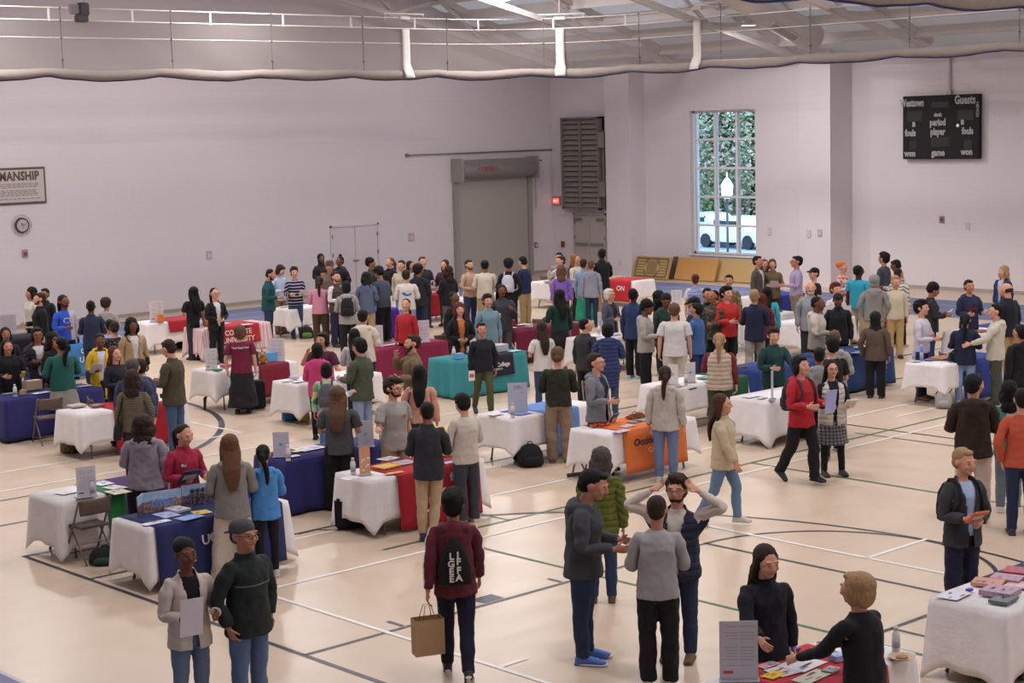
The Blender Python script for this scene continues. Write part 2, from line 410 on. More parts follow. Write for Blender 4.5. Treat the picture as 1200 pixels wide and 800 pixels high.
def h_curly(bm):
    cap_(bm, .014); ell(bm, (0, .06, 1.56), (.115, .075, .10))
    for s in (-1, 1): ell(bm, (s * .085, .015, 1.57), (.04, .055, .10))
    ell(bm, (0, .11, 1.45), (.11, .05, .09))
def h_pony(bm):
    cap_(bm, -.002); ell(bm, (0, .12, 1.68), (.03, .03, .03))
    tube(bm, [(0, .12, 1.68), (0, .16, 1.62), (0, .17, 1.5), (0, .165, 1.36), (0, .16, 1.28)], [.022, .034, .036, .03, .012], 10, True)
def h_bun(bm): cap_(bm, -.002); ell(bm, (0, .11, 1.71), (.042, .04, .042))
def h_topbun(bm): cap_(bm, 0); ell(bm, (0, .04, 1.79), (.04, .04, .035))
def h_lowbun(bm): cap_(bm, 0); ell(bm, (0, .125, 1.62), (.04, .034, .036))
def h_locs(bm):
    cap_(bm, .004)
    for i in range(9):
        a = PI * (i / 8) ; x = .085 * math.cos(a); y = .03 + .07 * math.sin(a)
        tube(bm, [(x * .8, y * .9, 1.70), (x, y + .01, 1.60), (x * 1.1, y + .03, 1.48 - .02 * (i % 3))], [.016, .015, .012], 7, True)
def h_cap(bm):
    ell(bm, (0, .022, 1.695), (.088, .104, .078), 20); loft(bm, [((0, -.06, 1.70), (1, 0, 0), (0, 0, 1), .07, .012), ((0, -.12, 1.695), (1, 0, 0), (0, 0, 1), .068, .011), ((0, -.155, 1.683), (1, 0, 0), (0, 0, 1), .045, .01)], 14)
def h_capback(bm):
    ell(bm, (0, .022, 1.695), (.088, .104, .078), 20); loft(bm, [((0, .10, 1.66), (1, 0, 0), (0, 0, 1), .07, .012), ((0, .17, 1.64), (1, 0, 0), (0, 0, 1), .055, .011)], 14)
def h_beanie(bm): ell(bm, (0, .03, 1.69), (.090, .106, .085), 20); ell(bm, (0, .06, 1.66), (.084, .085, .08))
def h_wrap(bm): ell(bm, (0, .034, 1.69), (.090, .105, .085), 20); ell(bm, (0, .095, 1.70), (.075, .07, .07))
def h_hijab(bm):
    ell(bm, (0, .03, 1.67), (.094, .104, .105), 20); ell(bm, (0, .02, 1.58), (.09, .088, .09)); zl(bm, [(0, .01, 1.36, .15, .11), (0, .008, 1.42, .13, .105), (0, .005, 1.5, .095, .09), (0, 0, 1.56, .08, .085)])
def h_fedora(bm):
    zl(bm, [(0, .02, 1.70, .088, .10), (0, .02, 1.76, .08, .092), (0, .02, 1.79, .06, .07)]); zl(bm, [(0, .01, 1.698, .14, .15), (0, .01, 1.708, .14, .15)])
def h_beard(bm): ell(bm, (0, -.048, 1.560), (.054, .050, .030)); [ell(bm, (s * .053, -.03, 1.59), (.012, .03, .03)) for s in (-1, 1)]
def h_glasses(bm):
    for s in (-1, 1):
        m = Matrix.Translation((s * .034, -.109, 1.648)) @ Matrix.Rotation(PI / 2, 4, 'X')
        pts = [(s * .034 + .023 * math.cos(q), -.108, 1.648 + .018 * math.sin(q)) for q in np.linspace(0, 2 * PI, 11)]
        tube(bm, pts, .0024, 5); tube(bm, [(s * .057, -.108, 1.652), (s * .08, -.02, 1.65), (s * .083, .01, 1.648)], .0026, 5)
    tube(bm, [(-.012, -.112, 1.652), (.012, -.112, 1.652)], .003, 5)
def G_glasses():
    bm = bmesh.new(); h_glasses(bm); me = bpy.data.meshes.new('x'); bm.to_mesh(me); bm.free()
    V = np.array([v.co[:] for v in me.vertices]); return V, [tuple(p.vertices) for p in me.polygons]
VX, GR = .015, 1.
GEN = {'body': lambda: remeshed(body_bm(), .0068, .34, 2) if GR == 1. else remeshed(body_bm(), .0085, .2, 1),
    'tee': G_tee, 'shirt': G_shirt, 'sweater': G_sweater, 'hoodie': G_hoodie, 'jacket': G_jacket, 'puffer': G_puffer, 'vest': G_vest, 'coat': G_coat, 'blouse': G_blouse, 'tank': G_tank,
    'slim': G_slim, 'trousers': G_trousers, 'wide': G_wide, 'leggings': G_leggings, 'skirt': G_skirt, 'longskirt': G_longskirt, 'glasses': G_glasses}
for _s, _n in ((1, 'L'), (-1, 'R')):
    GEN['shoe_sole' + _n] = G_sole(_s); GEN['shoe' + _n] = (lambda s: lambda: G_shoe(0)(s))(_s); GEN['boot' + _n] = (lambda s: lambda: G_shoe(1)(s))(_s)
for _n, _f in list(globals().items()):
    if _n.startswith('h_') and _n != 'h_glasses': GEN[_n] = H_(_f, .011, .010 if _n in ('h_afro', 'h_curly', 'h_messy') else .003, 34 if _n != 'h_messy' else 40)
# bones: name -> (head, tail, radius, parent)
BN = ['pelvis', 'spine', 'chest', 'neck', 'head', 'uaL', 'uaR', 'faL', 'faR', 'haL', 'haR', 'thL', 'thR', 'shL', 'shR', 'ftL', 'ftR']
def _bs():
    B = {'pelvis': ((0, 0, .90), (0, 0, 1.0), .13), 'spine': ((0, 0, 1.06), (0, 0, 1.16), .13), 'chest': ((0, 0, 1.24), (0, 0, 1.40), .13), 'neck': ((0, .01, 1.47), (0, .005, 1.53), .05), 'head': ((0, .0, 1.60), (0, 0, 1.72), .09)}
    for s, n in ((1, 'L'), (-1, 'R')):
        B['ua' + n] = (mx(SH + AD * .02, s), mx(EL, s), .045); B['fa' + n] = (mx(EL + AD * .01, s), mx(WRI, s), .035); B['ha' + n] = (mx(WRI + AD * .03, s), mx(WRI + AD * .2, s), .03)
        B['th' + n] = (mx(Vector((.09, 0, .82)), s), mx(KN, s), .08); B['sh' + n] = (mx(KN - Vector((0, 0, .03)), s), mx(AN, s), .05); B['ft' + n] = (mx(Vector((.1, .03, .04)), s), mx(Vector((.11, -.14, .03)), s), .03)
    return B
BS = _bs()
def weights(V, kind='n'):
    D = []
    for b in BN:
        a = np.array(BS[b][0]); c = np.array(BS[b][1]); r = BS[b][2]
        ab = c - a; t = np.clip(((V - a) @ ab) / (ab @ ab), 0, 1)
        d = np.linalg.norm(V - (a + t[:, None] * ab), axis=1) - r
        D.append(1 / (np.maximum(d, 0) + .022) ** 4)
    W = np.array(D).T
    ix = {b: i for i, b in enumerate(BN)}
    sl = 1 / (1 + np.exp(-V[:, 0] / (.05 if kind in 'sc' else .008)))
    for n, m in (('L', sl), ('R', 1 - sl)):
        for b in ('th', 'sh', 'ft'): W[:, ix[b + n]] *= m
        for b in ('ua', 'fa', 'ha'): W[:, ix[b + n]] *= m
    if kind == 'h':
        for b in BN:
            if b not in ('head', 'neck', 'chest'): W[:, ix[b]] = 0
        W[:, ix['head']] *= np.where(V[:, 2] > 1.56, 50, 1)
    if kind == 'H': W[:] = 0; W[:, ix['head']] = 1
    if kind == 'b':   # legs garments
        for b in BN:
            if b[:2] in ('ua', 'fa', 'ha', 'ne', 'he'): W[:, ix[b]] = 0
    if kind == 's':   # skirts
        z = V[:, 2]; p = np.clip((z - .45) / .5, .0, 1); W[:] = 0
        k = np.clip((z - .2) / .5, 0, 1)
        W[:, ix['pelvis']] = .25 + .75 * p
        W[:, ix['thL']] = (1 - p) * sl * .75; W[:, ix['thR']] = (1 - p) * (1 - sl) * .75
    if kind in 'tcv':  # tops: nothing of the head, feet or shins
        for b in ('head', 'neck', 'shL', 'shR', 'ftL', 'ftR', 'haL', 'haR'): W[:, ix[b]] *= .0 if b != 'neck' else .15
        low = np.clip((.92 - V[:, 2]) / .2, 0, 1) if kind in 'tv' else np.clip((.9 - V[:, 2]) / .5, 0, .7)
        for b in ('thL', 'thR'): W[:, ix[b]] = 0
        if kind == 'v':
            for b in ('uaL', 'uaR', 'faL', 'faR'): W[:, ix[b]] *= .10
        tot = W.sum(1)
        armx = W[:, [ix['uaL'], ix['uaR'], ix['faL'], ix['faR']]].sum(1) / tot
        W[:, ix['thL']] = low * sl * tot * (1 - armx) * .8; W[:, ix['thR']] = low * (1 - sl) * tot * (1 - armx) * .8
    W /= W.sum(1)[:, None]
    return W
KIND = {'body': 'n', 'skirt': 's', 'longskirt': 's', 'coat': 'c', 'vest': 'v', 'glasses': 'H', 'slim': 'b', 'trousers': 'b', 'wide': 'b', 'leggings': 'b', 'h_beard': 'H'}
TPL = {}
def tpl(name, lod):
    global VX, GR
    k = (name, lod)
    if k not in TPL:
        VX, GR = (.014, 1.) if lod == 0 else (.02, .55)
        V, Fc = GEN[name]()
        V = np.asarray(V, dtype=float)
        W = weights(V, KIND.get(name, 'h' if name.startswith('h_') else 'n' if name[:4] in ('shoe', 'boot') else 't'))
        if name[:4] in ('shoe', 'boot'):
            W[:] = 0; W[:, BN.index('ft' + name[-1])] = 1
        ln = np.array([len(f) for f in Fc]); flatv = np.array([i for f in Fc for i in f], dtype=np.int32)
        TPL[k] = (V, W, ln, flatv)
    return TPL[k]
def rmin(a, b):
    a = Vector(a).normalized(); b = Vector(b).normalized()
    return np.array(a.rotation_difference(b).to_matrix())
def rx(t): return np.array(Matrix.Rotation(math.radians(t), 3, 'X'))
def ry(t): return np.array(Matrix.Rotation(math.radians(t), 3, 'Y'))
def rz(t): return np.array(Matrix.Rotation(math.radians(t), 3, 'Z'))
ARM = {'d': ((.17, .06, -1), (.06, -.14, -1), 0), 'h': ((.22, -.12, -1), (-.30, -.92, .02), 0), 'p': ((.18, -.3, -1), (-.28, -.75, .5), 0), 'c': ((.2, -.30, -1), (-.93, -.42, .12), 0),
    'l': ((.26, -.10, -1), (-.62, -.62, -.22), 0), 'H': ((.85, -.35, .42), (-.86, .12, .55), 0), 'r': ((.14, -.62, -.72), (-.06, -.92, -.30), 0), 'k': ((.34, .12, -1), (-.22, -.22, -1), 0),
    'f': ((.25, -.62, -.6), (-.42, -.12, .9), 0), 'b': ((.25, .35, -1), (-.5, .45, -.6), 0), 'g': ((.4, -.25, -1), (.55, -.75, .15), 0), 'w': ((.14, -.35, -1), (.02, -.5, -1), 0), 'v': ((.16, .38, -1), (.10, .12, -1), 0), 'o': ((.3, .1, -1), (-.05, -.15, -1), 0)}
LEG = {'s': ((.02, 0, -1), (.0, 0, -1), 0, (-.02, 0, -1), (0, 0, -1), 0), 'a': ((.10, -.06, -1), (.05, .04, -1), 0, (-.03, .03, -1), (-.01, .03, -1), 0), 'W': ((.18, 0, -1), (.12, 0, -1), 0, (-.18, 0, -1), (-.12, 0, -1), 0),
    'w': ((.0, -.36, -1), (.0, -.02, -1), 0, (0, .22, -1), (0, .62, -1), 34), 'v': ((.0, .22, -1), (0, .62, -1), 34, (0, -.36, -1), (.0, -.02, -1), 0), 'x': ((.02, 0, -1), (0, 0, -1), 0, (.05, -.12, -1), (.10, .25, -1), 20)}
def pose(arms='dd', leg='s', lean=0, hd=(0, 0, 0), twist=0):
    P = {}
    I = np.eye(3)
    def put(b, R, rest, posed): P[b] = (R, np.array(posed) - R @ np.array(rest))
    at = lambda b, p: P[b][0] @ np.array(p) + P[b][1]
    put('pelvis', I, (0, 0, 0), (0, 0, 0))
    Rs = rz(twist * .5) @ rx(lean * .5); put('spine', Rs, (0, 0, 1.0), (0, 0, 1.0))
    Rc = rz(twist) @ rx(lean); put('chest', Rc, (0, 0, 1.2), at('spine', (0, 0, 1.2)))
    yaw, pit, tilt = hd
    Rh = Rc @ rx(-lean * .5) @ rz(yaw) @ rx(pit) @ ry(tilt); Rn = Rc @ rx(-lean * .25) @ rz(yaw * .5) @ rx(pit * .5)
    put('neck', Rn, (0, .01, 1.45), at('chest', (0, .01, 1.45))); put('head', Rh * 1.11, (0, .0, 1.53), at('neck', (0, .0, 1.53)))
    for s, n, c in ((1, 'L', arms[0]), (-1, 'R', arms[1])):
        u, f, tw = ARM[c]; j = lambda v: Vector(v) if s > 0 else Vector((-v[0], v[1], v[2]))
        du = Vector(Rc @ np.array(j(u))); df = Vector(Rc @ np.array(j(f))); r0 = mx(AD, s)
        Ru = rmin(r0, du) if False else (rmin(Vector(Rc @ np.array(r0)), du) @ Rc)
        put('ua' + n, Ru, mx(SH, s), at('chest', mx(SH, s)))
        Rf = rmin(Vector(Ru @ np.array(r0)), df) @ Ru
        put('fa' + n, Rf, mx(EL, s), at('ua' + n, mx(EL, s)))
        put('ha' + n, Rf, mx(WRI, s), at('fa' + n, mx(WRI, s)))
    L = LEG[leg]
    for s, n, o in ((1, 'L', 0), (-1, 'R', 3)):
        Rt = rmin(mx(KN - HIP, s), L[o]); put('th' + n, Rt, mx(HIP, s), mx(HIP, s))
        Rk = rmin(mx(AN - KN, s), L[o + 1]); put('sh' + n, Rk, mx(KN, s), at('th' + n, mx(KN, s)))
        put('ft' + n, rx(L[o + 2]), mx(AN, s), at('sh' + n, mx(AN, s)))
    return P
def skinV(V, W, P):
    out = np.zeros_like(V)
    for i, b in enumerate(BN):
        w = W[:, i]
        if w.max() < 1e-4: continue
        R, t = P[b]; out += w[:, None] * (V @ R.T + t)
    return out
def np_mesh(name, V, ln, fl, mat, parent, rest):
    me = bpy.data.meshes.new(name)
    me.vertices.add(len(V)); me.vertices.foreach_set('co', V.astype(np.float32).ravel())
    me.loops.add(len(fl)); me.loops.foreach_set('vertex_index', fl)
    me.polygons.add(len(ln)); st = np.zeros(len(ln), dtype=np.int32); st[1:] = np.cumsum(ln)[:-1]; me.polygons.foreach_set('loop_start', st)
    try: me.polygons.foreach_set('loop_total', ln.astype(np.int32))
    except Exception: pass
    me.update(calc_edges=True); me.polygons.foreach_set('use_smooth', np.ones(len(ln), dtype=bool))
    a = me.attributes.new('rest', 'FLOAT_VECTOR', 'POINT'); a.data.foreach_set('vector', rest.astype(np.float32).ravel())
    me.materials.append(mat); me.validate()
    o = bpy.data.objects.new(name, me); C.objects.link(o)
    if parent is not None: o.parent = parent
    return o
NAME = {'tee': 't_shirt', 'blouse': 'blouse', 'tank': 'top', 'slim': 'trousers', 'wide': 'wide_trousers', 'longskirt': 'long_skirt', 'puffer': 'puffer_jacket', 'h_beard': 'beard'}
HN = {'h_cap': 'cap', 'h_capback': 'cap', 'h_beanie': 'beanie', 'h_wrap': 'head_wrap', 'h_hijab': 'headscarf', 'h_fedora': 'hat'}
ITEMS = []
def person(row):
    f = [q.strip() for q in row.split('|')]
    hx, hy, h, a = [float(q) for q in f[0].split()]
    arms, leg = f[1].split(); hs, hc, sk = f[2].split(); tops = f[3].split('+'); bt = f[4].split(); ex = dict((q.split('=') + ['1'])[:2] for q in f[5].split()); label = f[6]
    hd = [float(q) for q in ex.get('head', '0,0,0').split(',')]; hd += [0] * (3 - len(hd))
    build = float(ex.get('build', 1)) * 1.04; lean = float(ex.get('lean', 0))
    P = pose(arms, leg, lean, hd, float(ex.get('twist', 0)))
    g0 = G(hx, hy, h); dist = math.hypot(g0[0], g0[1]); lod = 0 if h * F / dist > 112 else 1
    S = h / 1.755; sx = S * build
    th = math.atan2(-g0[1], -g0[0]) + math.radians(a) + PI / 2
    # lowest point of the soles
    foot = min(min((P['ft' + n][0] @ np.array(p) + P['ft' + n][1])[2] for p in ((.1, .09, 0), (.11, -.16, 0), (-.1, .09, 0), (-.11, -.16, 0))) for n in 'LR')
    ht = P['head'][0] @ np.array((0, .01, 1.758)) + P['head'][1]
    cz, sz = math.cos(th), math.sin(th)
    def fin(V):
        return (V - np.array([0, 0, foot])) * np.array([sx, sx, S])
    o3 = fin(ht[None])[0]; w = G(hx, hy, o3[2])
    loc = (w[0] - (cz * o3[0] - sz * o3[1]), w[1] - (sz * o3[0] + cz * o3[1]), 0)
    def mk(tn, name, mat, parent):
        V, W, ln, fl = tpl(tn, lod)
        return np_mesh(name, fin(skinV(V, W, P)), ln, fl, mat, parent, V)
    body = mk('body', 'person', skin(sk), None)
    body.location = loc; body.rotation_euler = (0, 0, th); tag(body, label, 'person', ex.get('group'))
    bpy_m = Matrix.Translation(loc) @ Matrix.Rotation(th, 4, 'Z')
    if hs != 'none':
        cloth = ('h_' + hs) in HN
        if cloth and hs not in ('hijab', 'wrap'): mk('h_crop', 'hair', hairm('k' if hs != 'fedora' else 'b'), body)
        mk('h_' + hs, HN.get('h_' + hs, 'hair'), fabric(hc) if cloth else hairm(hc), body)
    if 'beard' in ex: mk('h_beard', 'beard', hairm(ex['beard'] if ex['beard'] != '1' else hc if len(hc) == 1 else 'k'), body)
    if 'glasses' in ex: mk('glasses', 'glasses', plain('1a1718', .4, name='frame'), body)
    def garment(sp, cut):
        q = sp.split(':'); kind = q[0]; col = q[1]; pat = q[2] if len(q) > 2 else ('puff' if kind in ('puffer', 'vest') else ''); c2 = q[3] if len(q) > 3 else 'd9d2d0'
        V, W, ln, fl = tpl(kind, lod)
        if cut:
            wd = .022 + np.clip((V[:, 2] - .95) / .5, 0, 1) * .05 if kind != 'cardigan' else .07
            keep = ~((np.abs(V[:, 0]) < wd) & (V[:, 1] < .0) & (V[:, 2] > .45))
            st = np.zeros(len(ln), dtype=int); st[1:] = np.cumsum(ln)[:-1]
            fk = np.minimum.reduceat(keep[fl].astype(int), st) > 0
            fl2 = fl[np.repeat(fk, ln)]; ln2 = ln[fk]
            used = np.unique(fl2); mp = np.full(len(V), -1); mp[used] = np.arange(len(used))
            V, W, fl, ln = V[used], W[used], mp[fl2].astype(np.int32), ln2
        nm = NAME.get(kind, kind)
        o = np_mesh(nm, fin(skinV(V, W, P)), ln, fl, fabric(col, pat, c2), body, V)
        if cut:
            m = o.modifiers.new('thick', 'SOLIDIFY'); m.thickness = .006; m.offset = -1
        return o
    for i, t in enumerate(tops):
        if not t: continue
        if i and tops[0].split(':')[0] != 'vest': t = 'tank:' + t.split(':', 1)[1]
        garment(t, cut=(len(tops) > 1 and i == 0 and 'closed' not in ex))
    if bt[0].startswith('skirt') and 'boots' in ex: mk('leggings', 'tights', fabric('1a191d'), body)
    garment(bt[0], False)
    bk = 'boot' if 'boots' in ex else 'shoe'
    if len(bt) > 1:
        for n in 'LR':
            mk(bk + n, 'boot' if bk == 'boot' else 'shoe', plain(bt[1], .6, name='leather'), body)
            if len(bt) > 2: mk('shoe_sole' + n, 'sole', plain(bt[2], .6, name='rubber'), body)
    # lettering on a garment
    if 'print' in ex:
        s, size, col, side, zc = ex['print'].split(','); s = s.replace('_', ' ')
        if s == '~':
            bm = bmesh.new(); pl = [(-.10, .03), (-.07, .07), (-.03, .06), (-.02, .03), (.04, .02), (.10, .045), (.12, .03), (.08, -.01), (.02, -.03), (-.03, -.02), (-.06, .0)]
            bm.faces.new([bm.verts.new((p_[0], p_[1], 0)) for p_ in pl]); bmesh.ops.triangulate(bm, faces=list(bm.faces)); bmesh.ops.subdivide_edges(bm, edges=list(bm.edges), cuts=2)
        elif s == '#': bm = bmesh.new(); box(bm, float(size) - .03, float(size) + .03, -.016, .016, -.001, .001); bmesh.ops.subdivide_edges(bm, edges=list(bm.edges), cuts=2)
        else: bm = text_bm(s, float(size), .002, .004)
        me = bpy.data.meshes.new('t'); bm.to_mesh(me); bm.free()
        T = np.array([v.co[:] for v in me.vertices]); sg = -1 if side == 'f' else 1
        zz = T[:, 1] + float(zc); xx = T[:, 0] * (1 if sg < 0 else -1)
        V = tpl(tops[0].split(':')[0], lod)[0]
        sel = V[(V[:, 1] * sg > .03) & (np.abs(V[:, 0]) < .2)]
        yy = np.array([sel[np.argsort((sel[:, 0] - x) ** 2 + (sel[:, 2] - z) ** 2)[:4], 1].mean() if 1 else 0 for x, z in zip(xx, zz)]) + sg * (.007 + np.abs(T[:, 2]))
        VV = np.stack([xx, yy, zz], 1); W = weights(VV, 't')
        ln = np.array([len(p.vertices) for p in me.polygons]); fl = np.array([i for p in me.polygons for i in p.vertices], dtype=np.int32)
        np_mesh('lettering', fin(skinV(VV, W, P)), ln, fl, plain(col, .7, name='print'), body, VV)
    short = label.split(',')[0]
    wpt = lambda p: bpy_m @ Vector(p)
    def bp(b, p): return fin((P[b][0] @ np.array(p) + P[b][1])[None])[0]
    for it in f[5].split():
        if it.startswith('item='):
            kind, col, hand = it[5:].split(':')[:3]
            pts = [bp('ha' + n, mx(WRI + AD * .10, s) + Vector((0, -.03, 0))) for n, s in (('L', 1), ('R', -1)) if hand in (n, 'B')]
            p = sum(np.array(q) for q in pts) / len(pts)
            held_item(kind, col, wpt(p), th, short, p[2] < 1.0 * S)
        if it.startswith('bag='):
            kind, col = it[4:].split(':')[:2]
            worn_bag(kind, col, P, fin, loc, th, short, bp, wpt)
    return body
def held_item(kind, col, p, th, short, low):
    sz = {'paper': (.105, .14, .0015, 'sheet of paper'), 'folder': (.12, .155, .004, 'folder'), 'phone': (.036, .075, .005, 'phone'), 'book': (.08, .11, .009, 'booklet'), 'card': (.055, .09, .002, 'card'), 'cup': (.035, .035, .05, 'cup'), 'bag': (.15, .08, .17, 'paper bag'), 'tall': (.10, .17, .0015, 'sheet of paper')}[kind]
    fw = Vector((math.sin(th), -math.cos(th), 0)); rt = Vector((math.cos(th), math.sin(th), 0)); up = Vector((0, 0, 1))
    bm = bmesh.new(); nm = {'paper': 'paper_sheet', 'tall': 'paper_sheet', 'folder': 'folder', 'phone': 'phone', 'book': 'booklet', 'card': 'card', 'cup': 'cup', 'bag': 'paper_bag'}[kind]
    if kind == 'cup':
        lathe(bm, [(.026, -.05), (.036, .045), (.038, .05)], 14)
        o = mesh_obj(nm, bm, plain(col, .5))
        o.location = p + fw * .03
    elif kind == 'bag':
        p2 = p - up * .33
        box(bm, -.14, .14, -.075, .075, -.17, .17)
        bmesh.ops.delete(bm, geom=[f for f in bm.faces if f.normal.z > .9 or f.calc_center_median().z > .16], context='FACES')
        o = flat(nm, bm, fabric(col, restful=False)); o.location = p2; o.rotation_euler = (0, 0, th + .3)
        m = o.modifiers.new('thick', 'SOLIDIFY'); m.thickness = .004
        for s in (-1, 1):
            b2 = bmesh.new(); tube(b2, [(-.06, s * .075, .15), (-.03, s * .03, .29), (.03, s * .03, .29), (.06, s * .075, .15)], .004, 6); mesh_obj('handle', b2, plain('8a6f52', .8), o)
    else:
        tilt = math.radians(38 if not low else 60) if kind != 'tall' else math.radians(80)
        v = fw * math.cos(tilt) + up * math.sin(tilt) * 1; v.normalize()
        if kind == 'card': v = up
        n = rt.cross(v)
        obox(bm, (0, 0, 0), (rt, v, n), (sz[0], sz[1], sz[2]))
        o = flat(nm, bm, plain(col, .55, name='printed_paper'))
        o.location = p + fw * .05 + up * .02
        if kind in ('folder', 'book', 'card'):
            b2 = bmesh.new(); obox(b2, n * (sz[2] + .001) * 1, (rt, v, n), (sz[0] * .7, sz[1] * .35, .0008)); flat('cover_print', b2, plain('c9b9a8' if kind != 'card' else 'b04a3a', .55), o)
    cn = {'d9d2d0': 'white', 'e5dedd': 'white'}
    tag(o, cut16(f"{COLN(col)} {sz[3]} held by the {short}"), {'paper': 'paper', 'tall': 'paper', 'bag': 'bag', 'cup': 'cup', 'phone': 'phone', 'folder': 'folder', 'book': 'booklet', 'card': 'card'}[kind])
def cut16(s):
    w = s.split()[:16]
    while len(s.split()) > 16 and w[-1] in ('the', 'a', 'and', 'in', 'with', 'of', 'at', 'by', 'over', 'from', 'to', 'on', 'beside', 'near', 'left', 'right', 'behind', 'his', 'light', 'dark', 'long'): w.pop()
    return ' '.join(w)
def COLN(h):
    r, g, b = [int(h[i:i + 2], 16) for i in (0, 2, 4)]
    T = {'white': (215, 208, 206), 'black': (22, 22, 26), 'grey': (120, 120, 124), 'navy': (35, 40, 75), 'blue': (60, 100, 190), 'light blue': (130, 170, 215), 'yellow': (225, 190, 50), 'orange': (220, 110, 40), 'red': (170, 30, 40), 'green': (40, 120, 70), 'brown': (125, 95, 65), 'purple': (90, 50, 130), 'tan': (190, 165, 135), 'pink': (215, 90, 150), 'maroon': (95, 25, 45)}
    return min(T, key=lambda k: sum((p - q) ** 2 for p, q in zip(T[k], (r, g, b))))
def worn_bag(kind, col, P, fin, loc, th, short, bp, wpt):
    root = empty({'backpack': 'backpack', 'tote': 'shoulder_bag', 'string': 'drawstring_bag', 'sling': 'crossbody_bag'}[kind], loc, th)
    Rc, t = P['chest']
    def w(bm):
        for v in bm.verts: v.co = Vector(fin((Rc @ np.array(v.co) + t)[None])[0])
    m = fabric(col, restful=False)
    if kind == 'backpack':
        bm = bmesh.new(); zl(bm, [(0, .20, 1.0, .12, .05), (0, .21, 1.02, .145, .075), (0, .215, 1.15, .15, .085), (0, .205, 1.30, .14, .075), (0, .19, 1.39, .10, .05), (0, .18, 1.42, .05, .02)], 20); w(bm); mesh_obj('body', bm, m, root)
        bm = bmesh.new(); zl(bm, [(0, .285, 1.03, .09, .02), (0, .29, 1.06, .11, .035), (0, .29, 1.16, .11, .035), (0, .285, 1.19, .09, .02)], 16); w(bm); mesh_obj('front_pocket', bm, m, root)
        for s in (-1, 1):
            bm = bmesh.new(); pts = [(s * .09, .16, 1.36), (s * .10, .08, 1.46), (s * .105, -.0, 1.475), (s * .11, -.10, 1.42), (s * .12, -.152, 1.28), (s * .17, -.10, 1.12), (s * .18, .04, 1.05), (s * .12, .16, 1.04)]
            tube(bm, pts, .016, 8); w(bm); mesh_obj('strap', bm, m, root)
        cat = 'backpack'; nm = 'backpack worn by the'
    elif kind == 'string':
        bm = bmesh.new(); zl(bm, [(0, .17, .93, .13, .02), (0, .20, .96, .15, .05), (0, .20, 1.1, .14, .05), (0, .18, 1.25, .10, .035), (0, .165, 1.36, .035, .02)], 20); w(bm); mesh_obj('body', bm, m, root)
        for s in (-1, 1):
            bm = bmesh.new(); tube(bm, [(s * .01, .17, 1.36), (s * .08, .12, 1.44), (s * .10, .0, 1.475), (s * .11, -.12, 1.4), (s * .17, -.13, 1.2), (s * .2, 0, 1.05), (s * .13, .16, .96)], .005, 6); w(bm); mesh_obj('cord', bm, plain('1b1a1c', .8), root)
        for i, (s, zc) in enumerate((('L', 1.22), ('G', 1.15), ('E', 1.08), ('E', 1.01))):
            pass
        bm = text_bm('ILGEE\nFFRA', .07, .002, .004); bmesh.ops.delete(bm, geom=list(bm.verts), context='VERTS')
        for s, x, z in (('L', -.025, 1.24), ('G', -.03, 1.17), ('E', -.03, 1.10), ('E', -.03, 1.03), ('I', .03, 1.25), ('F', .035, 1.19), ('F', .035, 1.11), ('A', .035, 1.04)):
            b = text_bm(s, .085, .002, .003); me = bpy.data.meshes.new('x')
            for v in b.verts: v.co = Vector((-(v.co.x + x * -1 * -1) if 0 else -v.co.x - x, .256 + v.co.z, v.co.y + z - .02))
            b.to_mesh(me); b.free(); bm.from_mesh(me)
        w(bm); mesh_obj('lettering', bm, plain('d9d2d0', .7), root, False)
        cat = 'bag'; nm = 'drawstring bag with white letters worn by the'
    else:
        bm = bmesh.new(); x = .235
        if kind == 'tote': zl(bm, [(x + .02, .03, .72, .05, .15), (x + .02, .03, .75, .06, .17), (x + .01, .03, .90, .055, .16), (x, .03, 1.02, .03, .12)], 16)
        else: zl(bm, [(x, .0, .86, .04, .09), (x, 0, .88, .05, .11), (x, 0, 1.0, .04, .10)], 16)
        w(bm); mesh_obj('body', bm, m, root)
        bm = bmesh.new(); sgn = 1 if kind == 'tote' else -1
        tube(bm, [(x, .10, 1.0), (sgn * .14, .10, 1.35), (sgn * .13, .0, 1.475), (sgn * .13, -.12, 1.38), (x, -.08, 1.0)], .010, 8); w(bm); mesh_obj('strap', bm, m, root)
        cat = 'bag'; nm = 'shoulder bag hanging from the'
    tag(root, cut16(f"{COLN(col)} {nm} {short}"), cat)
# ---------------------------------------------------------------- the hall
YL, XD, XW, XS = 43.4, 41.9, 42.3, 43.3      # planes of the left wall, door bay, window bay, scoreboard bay
def blockwall(hexc):
    t = NT('painted_block_' + hexc); v = t.obj()
    mp = t.add('ShaderNodeMapping'); sp = t.add('ShaderNodeSeparateXYZ'); t.link(v, sp.inputs[0])
    cb = t.add('ShaderNodeCombineXYZ'); t.link(t.math('ADD', sp.outputs[0], sp.outputs[1]), cb.inputs[0]); t.link(sp.outputs[2], cb.inputs[1])
    br = t.add('ShaderNodeTexBrick'); br.inputs['Scale'].default_value = 1; br.inputs['Mortar Size'].default_value = .006; br.inputs['Brick Width'].default_value = .4; br.inputs['Row Height'].default_value = .2; br.inputs['Mortar Smooth'].default_value = .3
    t.link(cb.outputs[0], br.inputs['Vector'])
    n = t.noise(v, .5, 4); c = lin(hexc)
    col = t.mix(n, c, [q * .93 for q in c[:3]] + [1]); col = t.mix(t.math('MULTIPLY', br.outputs['Fac'], .25), col, [q * .75 for q in c[:3]] + [1])
    t.link(col, t.b.inputs['Base Color']); t.b.inputs['Roughness'].default_value = .55
    t.bump(t.math('SUBTRACT', 1., br.outputs['Fac']), .35, .006); return t.m
WALL = blockwall('d9d0d3')
def wbox(name, *a, mat=None):
    bm = bmesh.new(); box(bm, *a); return struct(flat(name, bm, mat or WALL))
